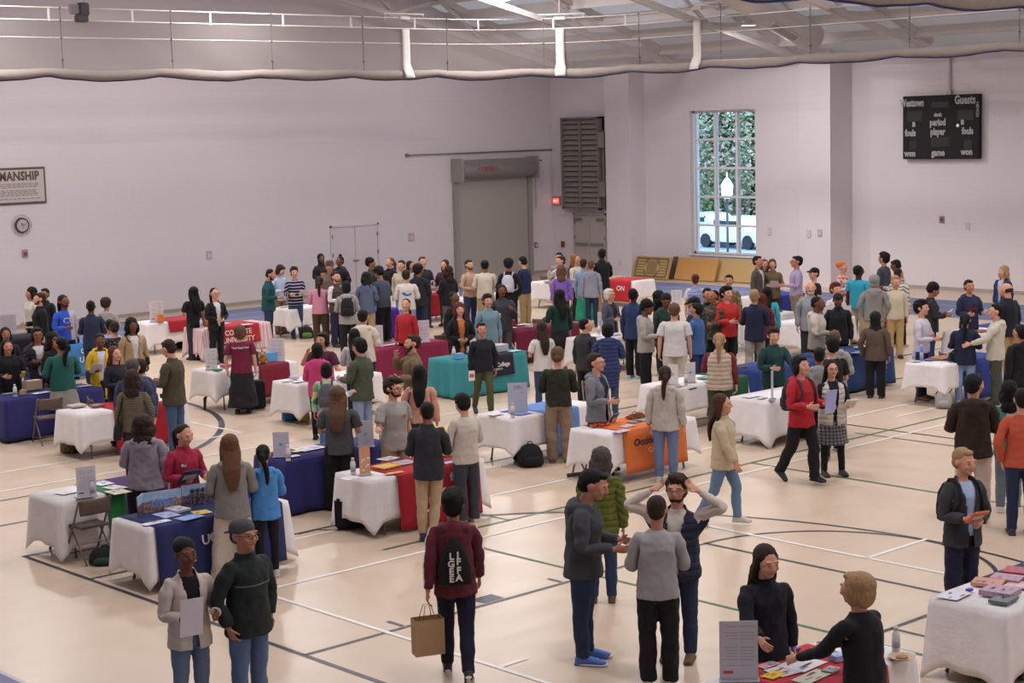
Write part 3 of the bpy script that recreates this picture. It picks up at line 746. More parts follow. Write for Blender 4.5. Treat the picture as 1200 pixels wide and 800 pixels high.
def yat(px, x): return float(on(px, 200, 0, x)[1])
def yret(y, x): return y
y710 = yat(710, 41.55); y738 = yat(738, 41.55); y751 = y738; y973 = yat(973, 42.2); y936 = yat(936, 42.2)
wz = (float(on(845, 298.5, 0, XW)[2]), float(on(845, 129, 0, XW)[2])); wy = (yat(885, XW), yat(809, XW))
bm = bmesh.new(); box(bm, -3.4, 43.8, YL, YL + .4, -.3, 16); struct(flat('wall_left', bm, WALL))
bm = bmesh.new()   # right wall with its steps, built round the window
box(bm, XD, 43.8, y710, YL, -.3, 9.5); box(bm, 41.55, 43.8, y738, y710, -.3, 9.5)
box(bm, XW, XW + .45, wy[1], y738, -.3, 9.5); box(bm, XW, XW + .45, wy[0], wy[1], -.3, wz[0]); box(bm, XW, XW + .45, wy[0], wy[1], wz[1], 9.5)
box(bm, XW, 43.8, y936, wy[0], -.3, 9.5); box(bm, XW - .1, 43.8, y973, y936, -.3, 9.5); box(bm, XS, 43.8, -3.4, y973, -.3, 9.5)
struct(flat('wall_right', bm, WALL))
wbox('wall_rear', -3.4, -3, -3.4, YL, -.3, 16); wbox('wall_near', -3, 43.8, -3.4, -3, -.3, 16)
# floor
def floor_mat():
    t = NT('gym_floor'); v = t.obj(); c = lin('c7b29b')
    n = t.noise(v, .35, 5); n2 = t.noise(v, 3., 4)
    mp = t.add('ShaderNodeMapping'); mp.inputs['Scale'].default_value = (.6, 3., 1); t.link(v, mp.inputs[0]); n3 = t.noise(mp.outputs[0], 1.2, 4)
    col = t.mix(n, c, lin('bda68f')); col = t.mix(t.math('MULTIPLY', n2, .4), col, lin('d8c6b4')); col = t.mix(t.math('MULTIPLY', n3, .3), col, lin('bda791'))
    t.link(col, t.b.inputs['Base Color'])
    t.link(t.math('ADD', t.math('MULTIPLY', n3, .15), .24), t.b.inputs['Roughness']); t.b.inputs['Specular IOR Level'].default_value = .45
    return t.m
bm = bmesh.new(); box(bm, -3.4, 43.8, -3.4, 43.8, -.3, 0); floor = struct(flat('floor', bm, floor_mat()))
LW = plain('e6e0dd', .45, name='line_paint'); LD = plain('2b2a3c', .4, name='line_paint'); LG = plain('2f6a4a', .4, name='line_paint'); LR = plain('4a3038', .4, name='line_paint')
def strip(bm, pts, w, z=.003):
    P = [Vector((p[0], p[1], z)) for p in pts]; L = []
    for i, p in enumerate(P):
        d = (P[min(i + 1, len(P) - 1)] - P[max(i - 1, 0)]).normalized(); n = Vector((-d.y, d.x, 0)) * w / 2
        L.append((bm.verts.new(p + n), bm.verts.new(p - n)))
    for (a, b), (c, d) in zip(L, L[1:]): bm.faces.new((a, b, d, c))
def arc(cx, cy, r, a0, a1, n=40): return [(cx + r * math.cos(a0 + (a1 - a0) * i / n), cy + r * math.sin(a0 + (a1 - a0) * i / n)) for i in range(n + 1)]
def court(name, lines, mat, z):
    bm = bmesh.new()
    for pts, w in lines: strip(bm, pts, w, z)
    return flat(name, bm, mat, floor)
A0 = math.asin(6.7 / 6.1) if 0 else 1.12
court('basketball_lines', [(((9.43, 19.36), (9.43, 3)), .06), (((9.40, 19.33), (37, 19.33)), .06), (((9.43, 13.45), (15.46, 13.45)), .055), (((9.43, 9.75), (15.46, 9.75)), .055), (((15.44, 13.45), (15.44, 9.75)), .055), (arc(15.44, 11.6, 1.85, -PI / 2, PI / 2), .055), (arc(11.2, 11.6, 6.12, -1.15, 1.15), .055),
    (((9.43, 17.72), (13.2, 17.72)), .05), (((10.72, 13.75), (10.72, 13.5)), .05), (((12.0, 13.72), (12.0, 13.5)), .3), (((13.02, 13.72), (13.02, 13.5)), .05), (((14., 9.75), (14., 9.3)), .05),
    (((9.43, 21.15), (37, 21.15)), .06), (((9.43, 21.15), (9.43, 36.5)), .06), (((9.43, 22.65), (13, 22.65)), .05), (arc(11.2, 28.9, 6.15, -1.15, 1.15), .11), (((23.2, 3), (23.2, 19.3)), .06), (arc(23.2, 11.6, 1.85, 0, 2 * PI), .05)], LD, .004)
court('volleyball_lines', [(((10.47, 15.75), (10.47, 3)), .055), (((10.47, 15.75), (37, 15.85)), .055), (((16.14, 15.75), (16.14, 3)), .055), (((16.14, 11.58), (17.35, 11.58)), .055), (((9.6, 17.5), (26, 17.45)), .055), (((24.3, 16.85), (30, 16.8)), .055),
    (((9., 23.25), (30, 23.25)), .055), (((9, 24.6), (16.15, 24.6)), .055), (((16.15, 24.6), (16.15, 33)), .055), (((10.5, 11.75), (10.85, 11.75)), .05)], LW, .005)
court('tennis_lines', [(((13.48, 15.35), (13.48, 4)), .045), (((12.6, 16.2), (31, 16.2)), .045), (((19.65, 16.2), (19.65, 4)), .045), (((14.7, 16.2), (14.7, 17.6)), .03)], LG, .006)
court('badminton_lines', [(((22.65, 16.5), (22.75, 6)), .04), (((14.2, 17.05), (15.6, 16.0)), .02)], LR, .0045)
# running track: a blue band round the hall with lane lines
def track_mat():
    t = NT('track_rubber'); v = t.obj(); n = t.noise(v, 2.5, 5)
    t.link(t.mix(n, lin('6a7093'), lin('5c6385')), t.b.inputs['Base Color']); t.b.inputs['Roughness'].default_value = .6; t.bump(t.noise(v, 200, 2), .2, .003); return t.m
def ring(o):   # closed path at offset o from the inner kerb
    x0, x1, y0, y1, r = 7.1 - o, 37.4 + o, 2. - o, 38.9 + o, 3. + o
    P = []
    for cx, cy, a in ((x1 - r, y1 - r, 0), (x0 + r, y1 - r, PI / 2), (x0 + r, y0 + r, PI), (x1 - r, y0 + r, PI * 1.5)): P += arc(cx, cy, r, a, a + PI / 2, 12)
    return P + [P[0]]
bm = bmesh.new(); strip(bm, ring(1.75), 3.5, .003); flat('running_track', bm, track_mat(), floor)
court('lane_lines', [(ring(o), .05) for o in (0., 1.17, 2.33, 3.5)], plain('b9b6bd', .5, name='line_paint'), .005)
# ceiling
ROOF = plain('c8bcb4', .8, name='roof_deck'); STEEL = plain('cfc7c2', .5, name='white_steel')
EX, EZ, RX, SL = 41.9, 7.3, 20., .34
bm = bmesh.new(); rz_ = EZ + (EX - RX) * SL
for (xa, za), (xb, zb) in (((44.5, EZ - 2.6 * SL), (RX, rz_)), ((RX, rz_), (-4, rz_ - 24 * SL))):
    vs = [(xa, -3.5, za), (xb, -3.5, zb), (xb, 44, zb), (xa, 44, za)]; q = quad(bm, *vs)
bmesh.ops.solidify(bm, geom=list(bm.faces), thickness=.15); struct(flat('ceiling', bm, ROOF))
zr = lambda x: (EZ + (EX - x) * SL if x > RX else rz_ - (RX - x) * SL)
for k, y in enumerate((42.2, 37.4, 32.6, 27.8, 23., 18.2, 13.4, 8.6)):
    e = empty('roof_truss', (RX, y, zr(RX)), 0, None); e['kind'] = 'structure'
    def part(nm, pts, r):
        bm = bmesh.new()
        for a, b in zip(pts, pts[1:]):
            a = Vector(a) - Vector((RX, y, zr(RX))); b = Vector(b) - Vector((RX, y, zr(RX)))
            d = (b - a).normalized(); s = Vector((0, 1, 0)); obox(bm, (a + b) / 2, (d, s, d.cross(s)), ((b - a).length / 2, r, r))
        flat(nm, bm, STEEL, e)
    bot = lambda x: zr(x) - .25 - min(1.3, abs(EX - x) * .12) if x > RX else zr(x) - .25 - 1.3
    part('top_chord', [(x, y, zr(x) - .12) for x in (41.8, RX, -2.8)], .09); part('bottom_chord', [(x, y, bot(x) - .1) for x in (41.8, 31, RX, 9, -2.8)], .08)
    xs = [41.6 - 1.9 * i for i in range(23)]
    part('web', [(x, y, (zr(x) - .15) if i % 2 else (bot(x) - .05)) for i, x in enumerate(xs)], .045)
e = empty('roof_purlin_set', (30, 20, 9), 0); e['kind'] = 'structure'
for i in range(17):
    x = 41. - i * 1.3; bm = bmesh.new(); box(bm, x - .04 - 30, x + .04 - 30, -23, 23.3, zr(x) - .32 - 9, zr(x) - .02 - 9); flat('purlin', bm, STEEL, e)
# high-bay lamps
LAMP = plain('fff3e2', .5, name='lamp_glow', emit=9)
def highbay(x, y, z, watt, label):
    t = empty('ceiling_light', (x, y, z), 0, label, 'ceiling light', 'high-bay lamps under the roof')
    bm = bmesh.new(); lathe(bm, [(.08, .34), (.10, .30), (.2, .16), (.25, .0), (.24, .0), (.19, .15)], 20); mesh_obj('reflector', bm, plain('b8b2ae', .35, .6, name='aluminium'), t)
    bm = bmesh.new(); lathe(bm, [(.2, .02), (.2, .0)], 20); mesh_obj('lens', bm, LAMP, t)
    bm = bmesh.new(); tube(bm, [(0, 0, .33), (0, 0, zr(x) - z - .1)], .015, 8); mesh_obj('hanger', bm, STEEL, t)
    ld = bpy.data.lights.new('lamp', 'AREA'); ld.shape = 'DISK'; ld.size = 1.1; ld.energy = watt; ld.color = (1., .955, .94); ld.spread = PI
    lo = bpy.data.objects.new('lamp', ld); C.objects.link(lo); lo.location = (0, 0, -.05); lo.parent = t
WATT = 248
gx = [3, 10.5, 18, 25.5, 33.5]; gy = [2, 9, 16, 23, 30, 36.8]
n = 0
for x in gx:
    for y in gy:
        highbay(x, y, 9.3 if x < 34 else 8.9, WATT * (.82 if x + y < 28 else 1.) * (1.75 if y > 36 else 1.) * (1.15 if x > 33 else 1.), 'high-bay lamp hanging from the roof trusses out of the picture'); n += 1
p = on(877, 30, 0, 38.2); highbay(float(p[0]), float(p[1]), float(p[2]), 260, 'bright high-bay lamp seen through the netting above the window')
# round air duct with its grille
DUCT = plain('c8c0bb', .45, .2, name='duct_metal'); p0 = on(945, 36, 0, 39.6)
t = empty('air_duct', (39.6, float(p0[1]), float(p0[2]) - .1), 0, 'round white air duct with a slotted grille under the roof at the top right', 'air duct'); dd_ = Vector((-1, 0, .34)).normalized(); vv_ = Vector((.34, 0, 1)).normalized()
bm = bmesh.new(); loft(bm, [(dd_ * q, (0, 1, 0), vv_, r, r) for q, r in ((-.32, .25), (-.3, .4), (.6, .42), (.62, .4), (6, .4), (6.05, .44), (6.1, .4), (9.3, .4))], 28); mesh_obj('pipe', bm, DUCT, t)
ax = (Vector((0, -.45, 0)) - vv_ * .85).normalized(); s_ = ax.cross(dd_)
bm = bmesh.new(); obox(bm, ax * .42 + dd_ * 1.2, (dd_, s_, ax), (.62, .15, .02), .005); flat('grille_frame', bm, STEEL, t)
bm = bmesh.new()
for i in range(14): obox(bm, ax * .445 + dd_ * (.7 + i * .078), (dd_, s_, ax), (.018, .10, .006))
flat('grille_slots', bm, plain('4c4643', .7), t)
# ---------------------------------------------------------------- divider netting
def netmat():
    t = NT('netting'); v = t.obj(); w = t.add('ShaderNodeTexChecker'); w.inputs['Scale'].default_value = 120; t.link(v, w.inputs['Vector'])
    t.b.inputs['Base Color'].default_value = lin('6e6664'); t.b.inputs['Roughness'].default_value = .9; t.b.inputs['Alpha'].default_value = .5; return t.m
NETM = netmat(); ROLL = fabric('8a807b', restful=False); HEM = fabric('2a3672', restful=False); CORDM = plain('5a5152', .8); STRAP = fabric('d6cfcb', restful=False)
def netpath():
    P = [(x, 38.5) for x in np.arange(14., 32.9, .6)] + [(32.9 + 4.1 * math.sin(a), 34.4 + 4.1 * math.cos(a)) for a in np.linspace(0, PI / 2, 13)] + [(37, y) for y in np.arange(33.9, 12, -.6)]
    return [Vector((p[0], p[1], 0)) for p in P]
def curtain(P, z0, z1, label, nseg, cord_every, full=True, hem=True):
    o = empty('divider_curtain', P[0], 0, label, 'curtain', 'divider nettings under the roof'); O = Vector(P[0])
    S = [0]
    for a, b in zip(P, P[1:]): S.append(S[-1] + (b - a).length)
    def at(s):
        s = max(0, min(S[-1] - 1e-4, s)); i = max(j for j in range(len(S) - 1) if S[j] <= s); f_ = (s - S[i]) / (S[i + 1] - S[i]); d = (P[i + 1] - P[i]).normalized()
        return P[i].lerp(P[i + 1], f_) - O, d, Vector((-d.y, d.x, 0))
    N = int(S[-1] / .3); sag = lambda s: .06 * math.sin(PI * ((s / cord_every) % 1)) ** .8 + .012 * math.sin(s * 1.7)
    bm = bmesh.new(); rows = []
    for j in range(9):
        z = z0 + .1 + (z1 - z0 - .1) * j / 8; r = []
        for i in range(N + 1):
            s = S[-1] * i / N; p, d, n_ = at(s); k = (1 - j / 8); r.append(bm.verts.new(p + n_ * (.03 * math.sin(s * 3 + j)) * k + Vector((0, 0, z - sag(s) * k * k))))
        rows.append(r)
    for a, b in zip(rows, rows[1:]):
        for i in range(N): bm.faces.new((a[i], a[i + 1], b[i + 1], b[i]))
    mesh_obj('netting', bm, NETM, o)
    bm = bmesh.new(); rg = []
    M_ = int(S[-1] / .16)
    for i in range(M_ + 1):
        s = S[-1] * i / M_; p, d, n_ = at(s); k = math.sin(PI * ((s / cord_every) % 1)); r = .10 + .035 * k + .015 * noise.noise(Vector((s * 2.2, z0, 3)))
        rg.append((p + Vector((0, 0, z0 + .12 - sag(s) + .02 * noise.noise(Vector((s * 1.1, 5, z0))))), n_, (0, 0, 1), r * .9, r))
    loft(bm, rg, 12)
    for v in bm.verts: v.co += Vector((0, 0, 1)) * .012 * noise.noise(v.co * 9)
    mesh_obj('gathered_roll', bm, ROLL, o)
    if hem:
        bm = bmesh.new(); loft(bm, [(c - Vector((0, 0, rv * .98 + .012)), u, v, .035, .014) for c, u, v, ru, rv in rg], 8); mesh_obj('blue_hem', bm, HEM, o)
    if full:
        for z, nm in ((z1 + .30, 'track_pipe'), (z1, 'net_pipe')):
            bm = bmesh.new(); tube(bm, [at(S[-1] * i / N)[0] + Vector((0, 0, z)) for i in range(N + 1)], .02, 8); mesh_obj(nm, bm, STEEL, o)
        bm = bmesh.new()
        for i in range(N + 1):
            pass
        tube(bm, [at(S[-1] * i / N)[0] + Vector((0, 0, z1 - .42)) for i in range(N + 1)], .012, 6); mesh_obj('seam', bm, STRAP, o)
        s = .4
        while s < S[-1]:
            p, d, n_ = at(s); bm = bmesh.new(); tube(bm, [p + Vector((0, 0, z1 + .3)), p + Vector((.0, 0, z0 + .1))], .008, 6)
            for z in (z1 + .3, z1, z1 - .42, z1 - .95): ell(bm, p + Vector((0, 0, z)), (.03, .03, .03), 8)
            mesh_obj('lift_cord', bm, CORDM, o); s += cord_every
        s = 1.7
        while s < S[-1]:
            p, d, n_ = at(s); bm = bmesh.new(); obox(bm, p + Vector((0, 0, z1 + .14)), (d, n_, (0, 0, 1)), (.028, .01, .17)); flat('hanger_strap', bm, STRAP, o); s += 2.3
    return o, at
NP = netpath(); z0n = 6.62; z1n = 8.0
cur, cat_ = curtain(NP, z0n, z1n, 'grey divider netting gathered in a long roll across the top of the hall', 0, 3.1)
for px in (475, 657, 818):
    best = min(((abs((lambda q: q)(None) or 0), 0) for _ in ()), default=None)
    # where the strap's column meets the netting's path
    bs = min(np.arange(0, 48, .02), key=lambda s: abs((lambda w: (R3.T @ (np.array(w) - np.array([0, 0, CH]))))(cat_(s)[0] + NP[0] + Vector((0, 0, 7.3)))[0] / (lambda w: (R3.T @ (np.array(w) - np.array([0, 0, CH]))))(cat_(s)[0] + NP[0] + Vector((0, 0, 7.3)))[2] * F + 600 - px))
    p, d, n_ = cat_(bs); bm = bmesh.new(); rows = []
    for z in np.linspace(z1n - .02, z0n - .02, 12):
        k = (z1n - z) / (z1n - z0n); off = .04 + (.15 * max(0, (k - .75) * 4)); w_ = .13 if k < .8 else .16
        rows.append([bm.verts.new(p - n_ * off * sg + d * w_ * q + Vector((0, 0, z))) for sg in (1,) for q in (-1, -.3, .3, 1)])
    for a, b in zip(rows, rows[1:]):
        for i in range(3): bm.faces.new((a[i], a[i + 1], b[i + 1], b[i]))
    o = mesh_obj('belt_strap', bm, STRAP, cur); m = o.modifiers.new('t', 'SOLIDIFY'); m.thickness = .02
    bm = bmesh.new(); obox(bm, p + Vector((0, 0, z1n + .42)), (d, n_, (0, 0, 1)), (.75, .02, .02)); [obox(bm, p + d * q + Vector((0, 0, z1n + .34)), (d, n_, (0, 0, 1)), (.012, .012, .09)) for q in (-.7, .7)]
    obox(bm, p + Vector((0, 0, z1n + .3)), (d, n_, (0, 0, 1)), (.17, .06, .045)); flat('winch_bracket', bm, STEEL, cur)
    if px == 657: bm = bmesh.new(); tube(bm, [p + Vector((0, 0, z1n + .42)), p + Vector((0, 0, zr(34) - .1))], .03, 8); mesh_obj('drop_pipe', bm, STEEL, cur)
P2 = [Vector((x, 14.6, 0)) for x in np.arange(14, 26, .6)] + [Vector((x, 14.6 - (x - 26) * .12, 0)) for x in np.arange(26, 33, .6)]
zz = float(on(1118, 9, 1, 14.6)[2]); curtain(P2, zz + .05, zz + 1.6, 'second grey netting roll with a blue hem at the top right corner', 0, 2.6, full=False)
# winch motor on the netting pipes
p = on(97, 12, 1, 38.4)
t = empty('winch_motor', p, 0, 'dark winch motor hanging on the netting pipes at the upper left', 'motor')
bm = bmesh.new(); obox(bm, (0, 0, .02), ((1, 0, 0), (0, 1, 0), (0, 0, 1)), (.13, .12, .16), .03); obox(bm, (-.05, 0, -.2), ((1, 0, 0), (0, 1, 0), (0, 0, 1)), (.15, .1, .09), .02); mesh_obj('housing', bm, plain('37343a', .5), t, False)
bm = bmesh.new(); obox(bm, (-.24, 0, .02), ((1, 0, 0), (0, 1, 0), (0, 0, 1)), (.10, .08, .12), .01); flat('gearbox', bm, plain('77706f', .5, .3), t)
bm = bmesh.new(); tube(bm, [(0, 0, .1), (0, 0, 2.6)], .03, 8); mesh_obj('drop_pipe', bm, STEEL, t)
# ---------------------------------------------------------------- fittings on the left wall (normal -y)
def onL(px, py, d=0.): p = on(px, py, 1, YL - d); return float(p[0]), float(p[2])
def onR(px, py, xx): p = on(px, py, 0, xx); return float(p[1]), float(p[2])
UP = (0, 0, 1); RL = (1, 0, 0); RR = (0, -1, 0)
def slab_L(name, xa, xb, za, zb, dep, mat, parent=None, bev=0., off=0., o=(0, 0, 0)):
    bm = bmesh.new(); box(bm, xa - o[0], xb - o[0], YL - off - dep - o[1], YL - off - o[1], za - o[2], zb - o[2], bev); return flat(name, bm, mat, parent)
GRAY = plain('9a938d', .5, name='galvanised'); GRD = plain('7d7671', .55, name='dark_metal'); SLAT = plain('b9b1ab', .55, .1, name='shutter_slat')
x0, z1 = onL(528, 188); x1, _ = onL(620, 188); xs0, _ = onL(535, 250); xs1, zt = onL(616, 206)
t = empty('rollup_door', ((x0 + x1) / 2, YL, 0), 0, 'grey roll-up shutter door with round hood on the left wall', 'roll-up door'); t['kind'] = 'structure'; del t['category']; o = (t.location.x, YL, 0)
bm = bmesh.new(); zz_ = np.arange(0, zt, .075)
for z in zz_: box(bm, xs0 - o[0], xs1 - o[0], -.05, -.02, z, z + .062, .012)
box(bm, xs0 - o[0], xs1 - o[0], -.03, -.01, 0, zt); flat('slat_curtain', bm, SLAT, t)
for xa in (x0 + .02, xs1): bm = bmesh.new(); box(bm, xa - o[0], xa + .17 - o[0], -.14, 0, 0, z1 - .1, .01); flat('guide_rail', bm, GRAY, t)
bm = bmesh.new(); hz = (zt + z1) / 2; hr = (z1 - zt) / 2
loft(bm, [((x - o[0], -.28, hz), (0, 1, 0), (0, 0, 1), r, r) for x, r in ((x0 + .1, .02), (x0 + .1, hr), (x1 - .12, hr), (x1 - .12, .02))], 24)
mesh_obj('hood', bm, plain('8f8a86', .4, .3, name='hood_metal'), t, False)
bm = bmesh.new(); box(bm, x0 - o[0], x0 + .1 - o[0], -.56, 0, zt - .08, z1 + .05); box(bm, x1 - .12 - o[0], x1 - .05 - o[0], -.56, 0, zt - .08, z1 + .05); flat('end_plate', bm, GRAY, t)
xm, zm = onL(571, 197, .55); text('lettering', 'CORNELL', .21, plain('a8384a', .6), (xm - o[0], -.28 - hr - .004, hz), RL, UP, t, .004)
mx0, mz0 = onL(627, 193, .3)
t2 = empty('door_motor', (mx0, YL - .2, mz0), 0, 'black door operator with chain beside the shutter hood', 'motor')
bm = bmesh.new(); obox(bm, (-.12, 0, 0), ((1, 0, 0), (0, 1, 0), (0, 0, 1)), (.11, .14, .2), .04); mesh_obj('housing', bm, plain('242226', .5), t2, False)
bm = bmesh.new(); lathe(bm, [(.02, -.16), (.10, -.15), (.11, .0), (.08, .06), (.02, .07)], 14, (.09, -.02, -.02)); mesh_obj('motor_can', bm, plain('b8b0ac', .4, .3), t2)
bm = bmesh.new(); tube(bm, [(.08, 0, -.1), (.07, 0, -1.5), (.10, 0, -1.5), (.12, 0, -.1)], .009, 6); mesh_obj('chain', bm, GRD, t2)
bm = bmesh.new(); tube(bm, [(-.7, 0, .2), (-.25, 0, .2), (.2, 0, .14), (.42, 0, .14)], .022, 8); mesh_obj('conduit', bm, GRD, t2)
xa, za = onL(476, 182); xb, zb = onL(648, 176)
bm = bmesh.new(); tube(bm, [(xa, YL - .06, za), (xb - .1, YL - .06, za)], .022, 8); box(bm, xa - .05, xa + .05, YL - .08, YL, za - .05, za + .05)
tag(mesh_obj('wall_conduit', bm, GRD), 'thin grey conduit running along the left wall above the shutter', 'conduit')
def double_door(name, cx, w, h, tr, mat, bar=True):
    """tr maps local (u along the wall, d out of the wall, z) to the world"""
    t = empty(name, tr(0, 0, 0), 0); t['kind'] = 'structure'; O = Vector(t.location)
    def b(nm, u0, u1, d0, d1, za, zb, m):
        bm = bmesh.new(); p = [Vector(tr(u, d, z)) - O for u in (u0, u1) for d in (d0, d1) for z in (za, zb)]
        vs = [bm.verts.new(q) for q in p]
        for q in ((0, 1, 3, 2), (4, 6, 7, 5), (0, 4, 5, 1), (2, 3, 7, 6), (0, 2, 6, 4), (1, 5, 7, 3)): bm.faces.new([vs[i] for i in q])
        bmesh.ops.recalc_face_normals(bm, faces=bm.faces); return flat(nm, bm, m, t)
    b('door_frame', -w / 2 - .06, -w / 2, 0, .05, 0, h + .06, mat); b('door_frame', w / 2, w / 2 + .06, 0, .05, 0, h + .06, mat); b('door_frame', -w / 2 - .06, w / 2 + .06, 0, .05, h, h + .06, mat)
    for s in (-1, 1):
        a, c = sorted((s * .01, s * (w / 2 - .005))); lf = b('door_leaf', a, c, 0, .03, .01, h - .01, mat)
        if bar: b('push_bar', a + .06, c - .06, .04, .10, 1.0, 1.07, GRD)
        else: b('door_handle', s * .06 - .04, s * .06 + .04, .03, .09, 1.02, 1.06, GRD)
        if bar: b('door_closer', s * .55 - .17, s * .55 + .17, .03, .1, h - .2, h - .12, GRD)
        for z in (.3, 1.2, h - .35): b('hinge', s * (w / 2) - .02, s * (w / 2) + .02, .03, .06, z, z + .12, GRD)
    return t
DOORP = plain('d2c8cb', .5, name='door_paint'); dx0, dz0 = onL(388, 267); dx1, _ = onL(441, 264)
double_door('door_1', 0, dx1 - dx0, dz0, lambda u, d, z: ((dx0 + dx1) / 2 + u, YL - d, z), DOORP, False)
ya, zd = onR(674, 251, XD); yb, _ = onR(709, 251, XD)
double_door('door_2', 0, ya - yb, zd, lambda u, d, z: (XD - d, (ya + yb) / 2 - u, z), plain('b3a9a4', .5, name='door_paint'))
# sportsmanship sign, clock, small plates
FR = plain('5f4d44', .6); PLQ = plain('c4bab6', .5); RDP = plain('8c3a3f', .5)
xa, za = onL(-52, 200); xb, zb = onL(54, 236)
t = empty('wall_sign', ((xa + xb) / 2, YL, (za + zb) / 2), 0, 'framed white sportsmanship sign high on the left wall', 'sign'); o = tuple(t.location)
slab_L('frame', xa, xb, zb - .04, za + .02, .05, FR, t, .01, 0, o); slab_L('panel', xa + .06, xb - .06, zb + .02, za - .04, .012, PLQ, t, 0, .05, o)
text('heading', 'SPORTSMANSHIP', .33, FR, ((0, -.07, (za - zb) / 2 - .22)), RL, UP, t, .012, .82, space=1.05)
bm = bmesh.new(); r_ = random.Random(3)
for i in range(10):
    z = (za - zb) / 2 - .42 - i * .045; x = xa - o[0] + .2
    if i in (3, 8): continue
    while x < xb - o[0] - .3: w_ = r_.uniform(.04, .16); obox(bm, (x + w_ / 2, -.064, z), (RL, (0, 1, 0), UP), (w_ / 2, .001, .011)); x += w_ + .03
flat('small_print', bm, plain('857872', .7), t)
xc, zc = onL(25, 264)
t = empty('wall_clock', (xc, YL, zc), 0, 'round white clock with black rim inside a wire guard', 'clock')
def disk(bm, r0, r1, y0, y1): loft(bm, [((0, y0, 0), (1, 0, 0), (0, 0, 1), r0, r0), ((0, y1, 0), (1, 0, 0), (0, 0, 1), r1, r1)], 32)
bm = bmesh.new(); disk(bm, .215, .205, -.01, -.07); mesh_obj('case', bm, plain('1e1c1f', .4), t, False)
bm = bmesh.new(); disk(bm, .165, .165, -.07, -.074); flat('dial', bm, plain('cfc9c8', .5), t)
for a, l in ((-.4, .08), (1.2, .12)): bm = bmesh.new(); d = Vector((math.sin(a), 0, math.cos(a))); obox(bm, d * l / 2 + Vector((0, -.08, 0)), (d, (0, 1, 0), d.cross(Vector((0, 1, 0)))), (l / 2, .002, .007)); flat('hand', bm, plain('1e1c1f', .5), t)
bm = bmesh.new()
for i in range(12): a = i * PI / 6; obox(bm, (math.sin(a) * .14, -.077, math.cos(a) * .14), ((1, 0, 0), (0, 1, 0), (0, 0, 1)), (.008, .001, .012))
flat('hour_marks', bm, plain('1e1c1f', .5), t)
bm = bmesh.new()
for r in (.29, .24): tube(bm, [(r * math.cos(q), -.10 if r < .28 else -.02, r * math.sin(q)) for q in np.linspace(0, 2 * PI, 25)], .004, 5)
for i in range(16): a = i * PI / 8; tube(bm, [(.29 * math.cos(a), -.02, .29 * math.sin(a)), (.24 * math.cos(a), -.10, .24 * math.sin(a)), (.0, -.12, 0)], .003, 4)
mesh_obj('wire_guard', bm, plain('b5adab', .4, .3), t)
def plate_L(px, py, w, h, mat, name, label, cat, mark=None, dep=.04):
    x, z = onL(px, py); t = empty(name, (x, YL, z), 0, label, cat)
    bm = bmesh.new(); box(bm, -w / 2, w / 2, -dep, 0, -h / 2, h / 2, .008); flat('plate', bm, mat, t)
    if mark: bm = bmesh.new(); box(bm, -w * .3, w * .3, -dep - .012, -dep, -h * .25, h * .2, .004); flat('face', bm, mark, t)
def plate_R(px, py, xx, w, h, mat, name, label, cat, mark=None, dep=.04):
    y, z = onR(px, py, xx); t = empty(name, (xx, y, z), 0, label, cat)
    bm = bmesh.new(); box(bm, -dep, 0, -w / 2, w / 2, -h / 2, h / 2, .008); flat('plate', bm, mat, t)
    if mark: bm = bmesh.new(); box(bm, -dep - .012, -dep, -w * .3, w * .3, -h * .25, h * .2, .004); flat('face', bm, mark, t)
    return t
WP = plain('cdbfbe', .5, name='wall_plate'); GP = plain('85807c', .5)
plate_L(29, 297, .16, .22, plain('9d8f8c', .5), 'fire_alarm_pull', 'small alarm box below the clock on the left wall', 'alarm', RDP)
plate_L(482, 278, .26, .28, plain('c3a2a6', .6), 'notice', 'faded pink notice on the left wall right of the double door', 'notice', WP, .01)
plate_L(245, 299, .2, .26, plain('b6a9b4', .6), 'notice', 'faded lilac notice on the left wall far from the doors', 'notice', WP, .01)
plate_L(628, 287, .15, .2, GP, 'switch_box', 'grey switch box right of the roll-up door', 'switch box', WP)
t = plate_R(653, 235, XD, .42, .32, plain('a79d9a', .5), 'exit_sign', 'small exit sign glowing red beside the dark shutter', 'exit sign', None, .06)
bm = bmesh.new(); box(bm, -.075, -.06, -.13, .13, -.10, .08, .004); flat('lit_panel', bm, plain('ff4a3c', .5, name='lit_red', emit=1.6), t); text('lettering', 'EXIT', .13, plain('ffb8a8', .5, emit=1.5), (-.078, 0, -.01), RR, UP, t, .002)
plate_R(660, 286, XD, .16, .22, RDP, 'fire_alarm_pull', 'dark red alarm pull left of the exit doors', 'alarm', plain('6b2c30', .5))
plate_R(727, 308, 41.55, .13, .18, WP, 'wall_outlet', 'pale outlet plate low on the pier right of the exit doors', 'outlet', None, .02)
plate_R(1104, 257, XS, .15, .2, plain('8f8280', .5), 'fire_alarm_pull', 'red and grey alarm pull below the scoreboard', 'alarm', RDP)
plate_R(1134, 265, XS, .15, .2, WP, 'wall_outlet', 'pale blank plate right of the alarm pull under the scoreboard', 'outlet', None, .02)
plate_R(902, 271, XW, .16, .24, WP, 'wall_outlet', 'pale switch plate just right of the window', 'outlet', None, .02)
plate_R(948, 274, XW - .1, .17, .24, WP, 'wall_outlet', 'pale switch plate on the bright pilaster, left one', 'outlet', None, .02)
plate_R(961, 273, XW - .1, .17, .22, plain('b9a9a8', .5), 'wall_outlet', 'switch plate on the bright pilaster, right one', 'outlet', WP, .02)
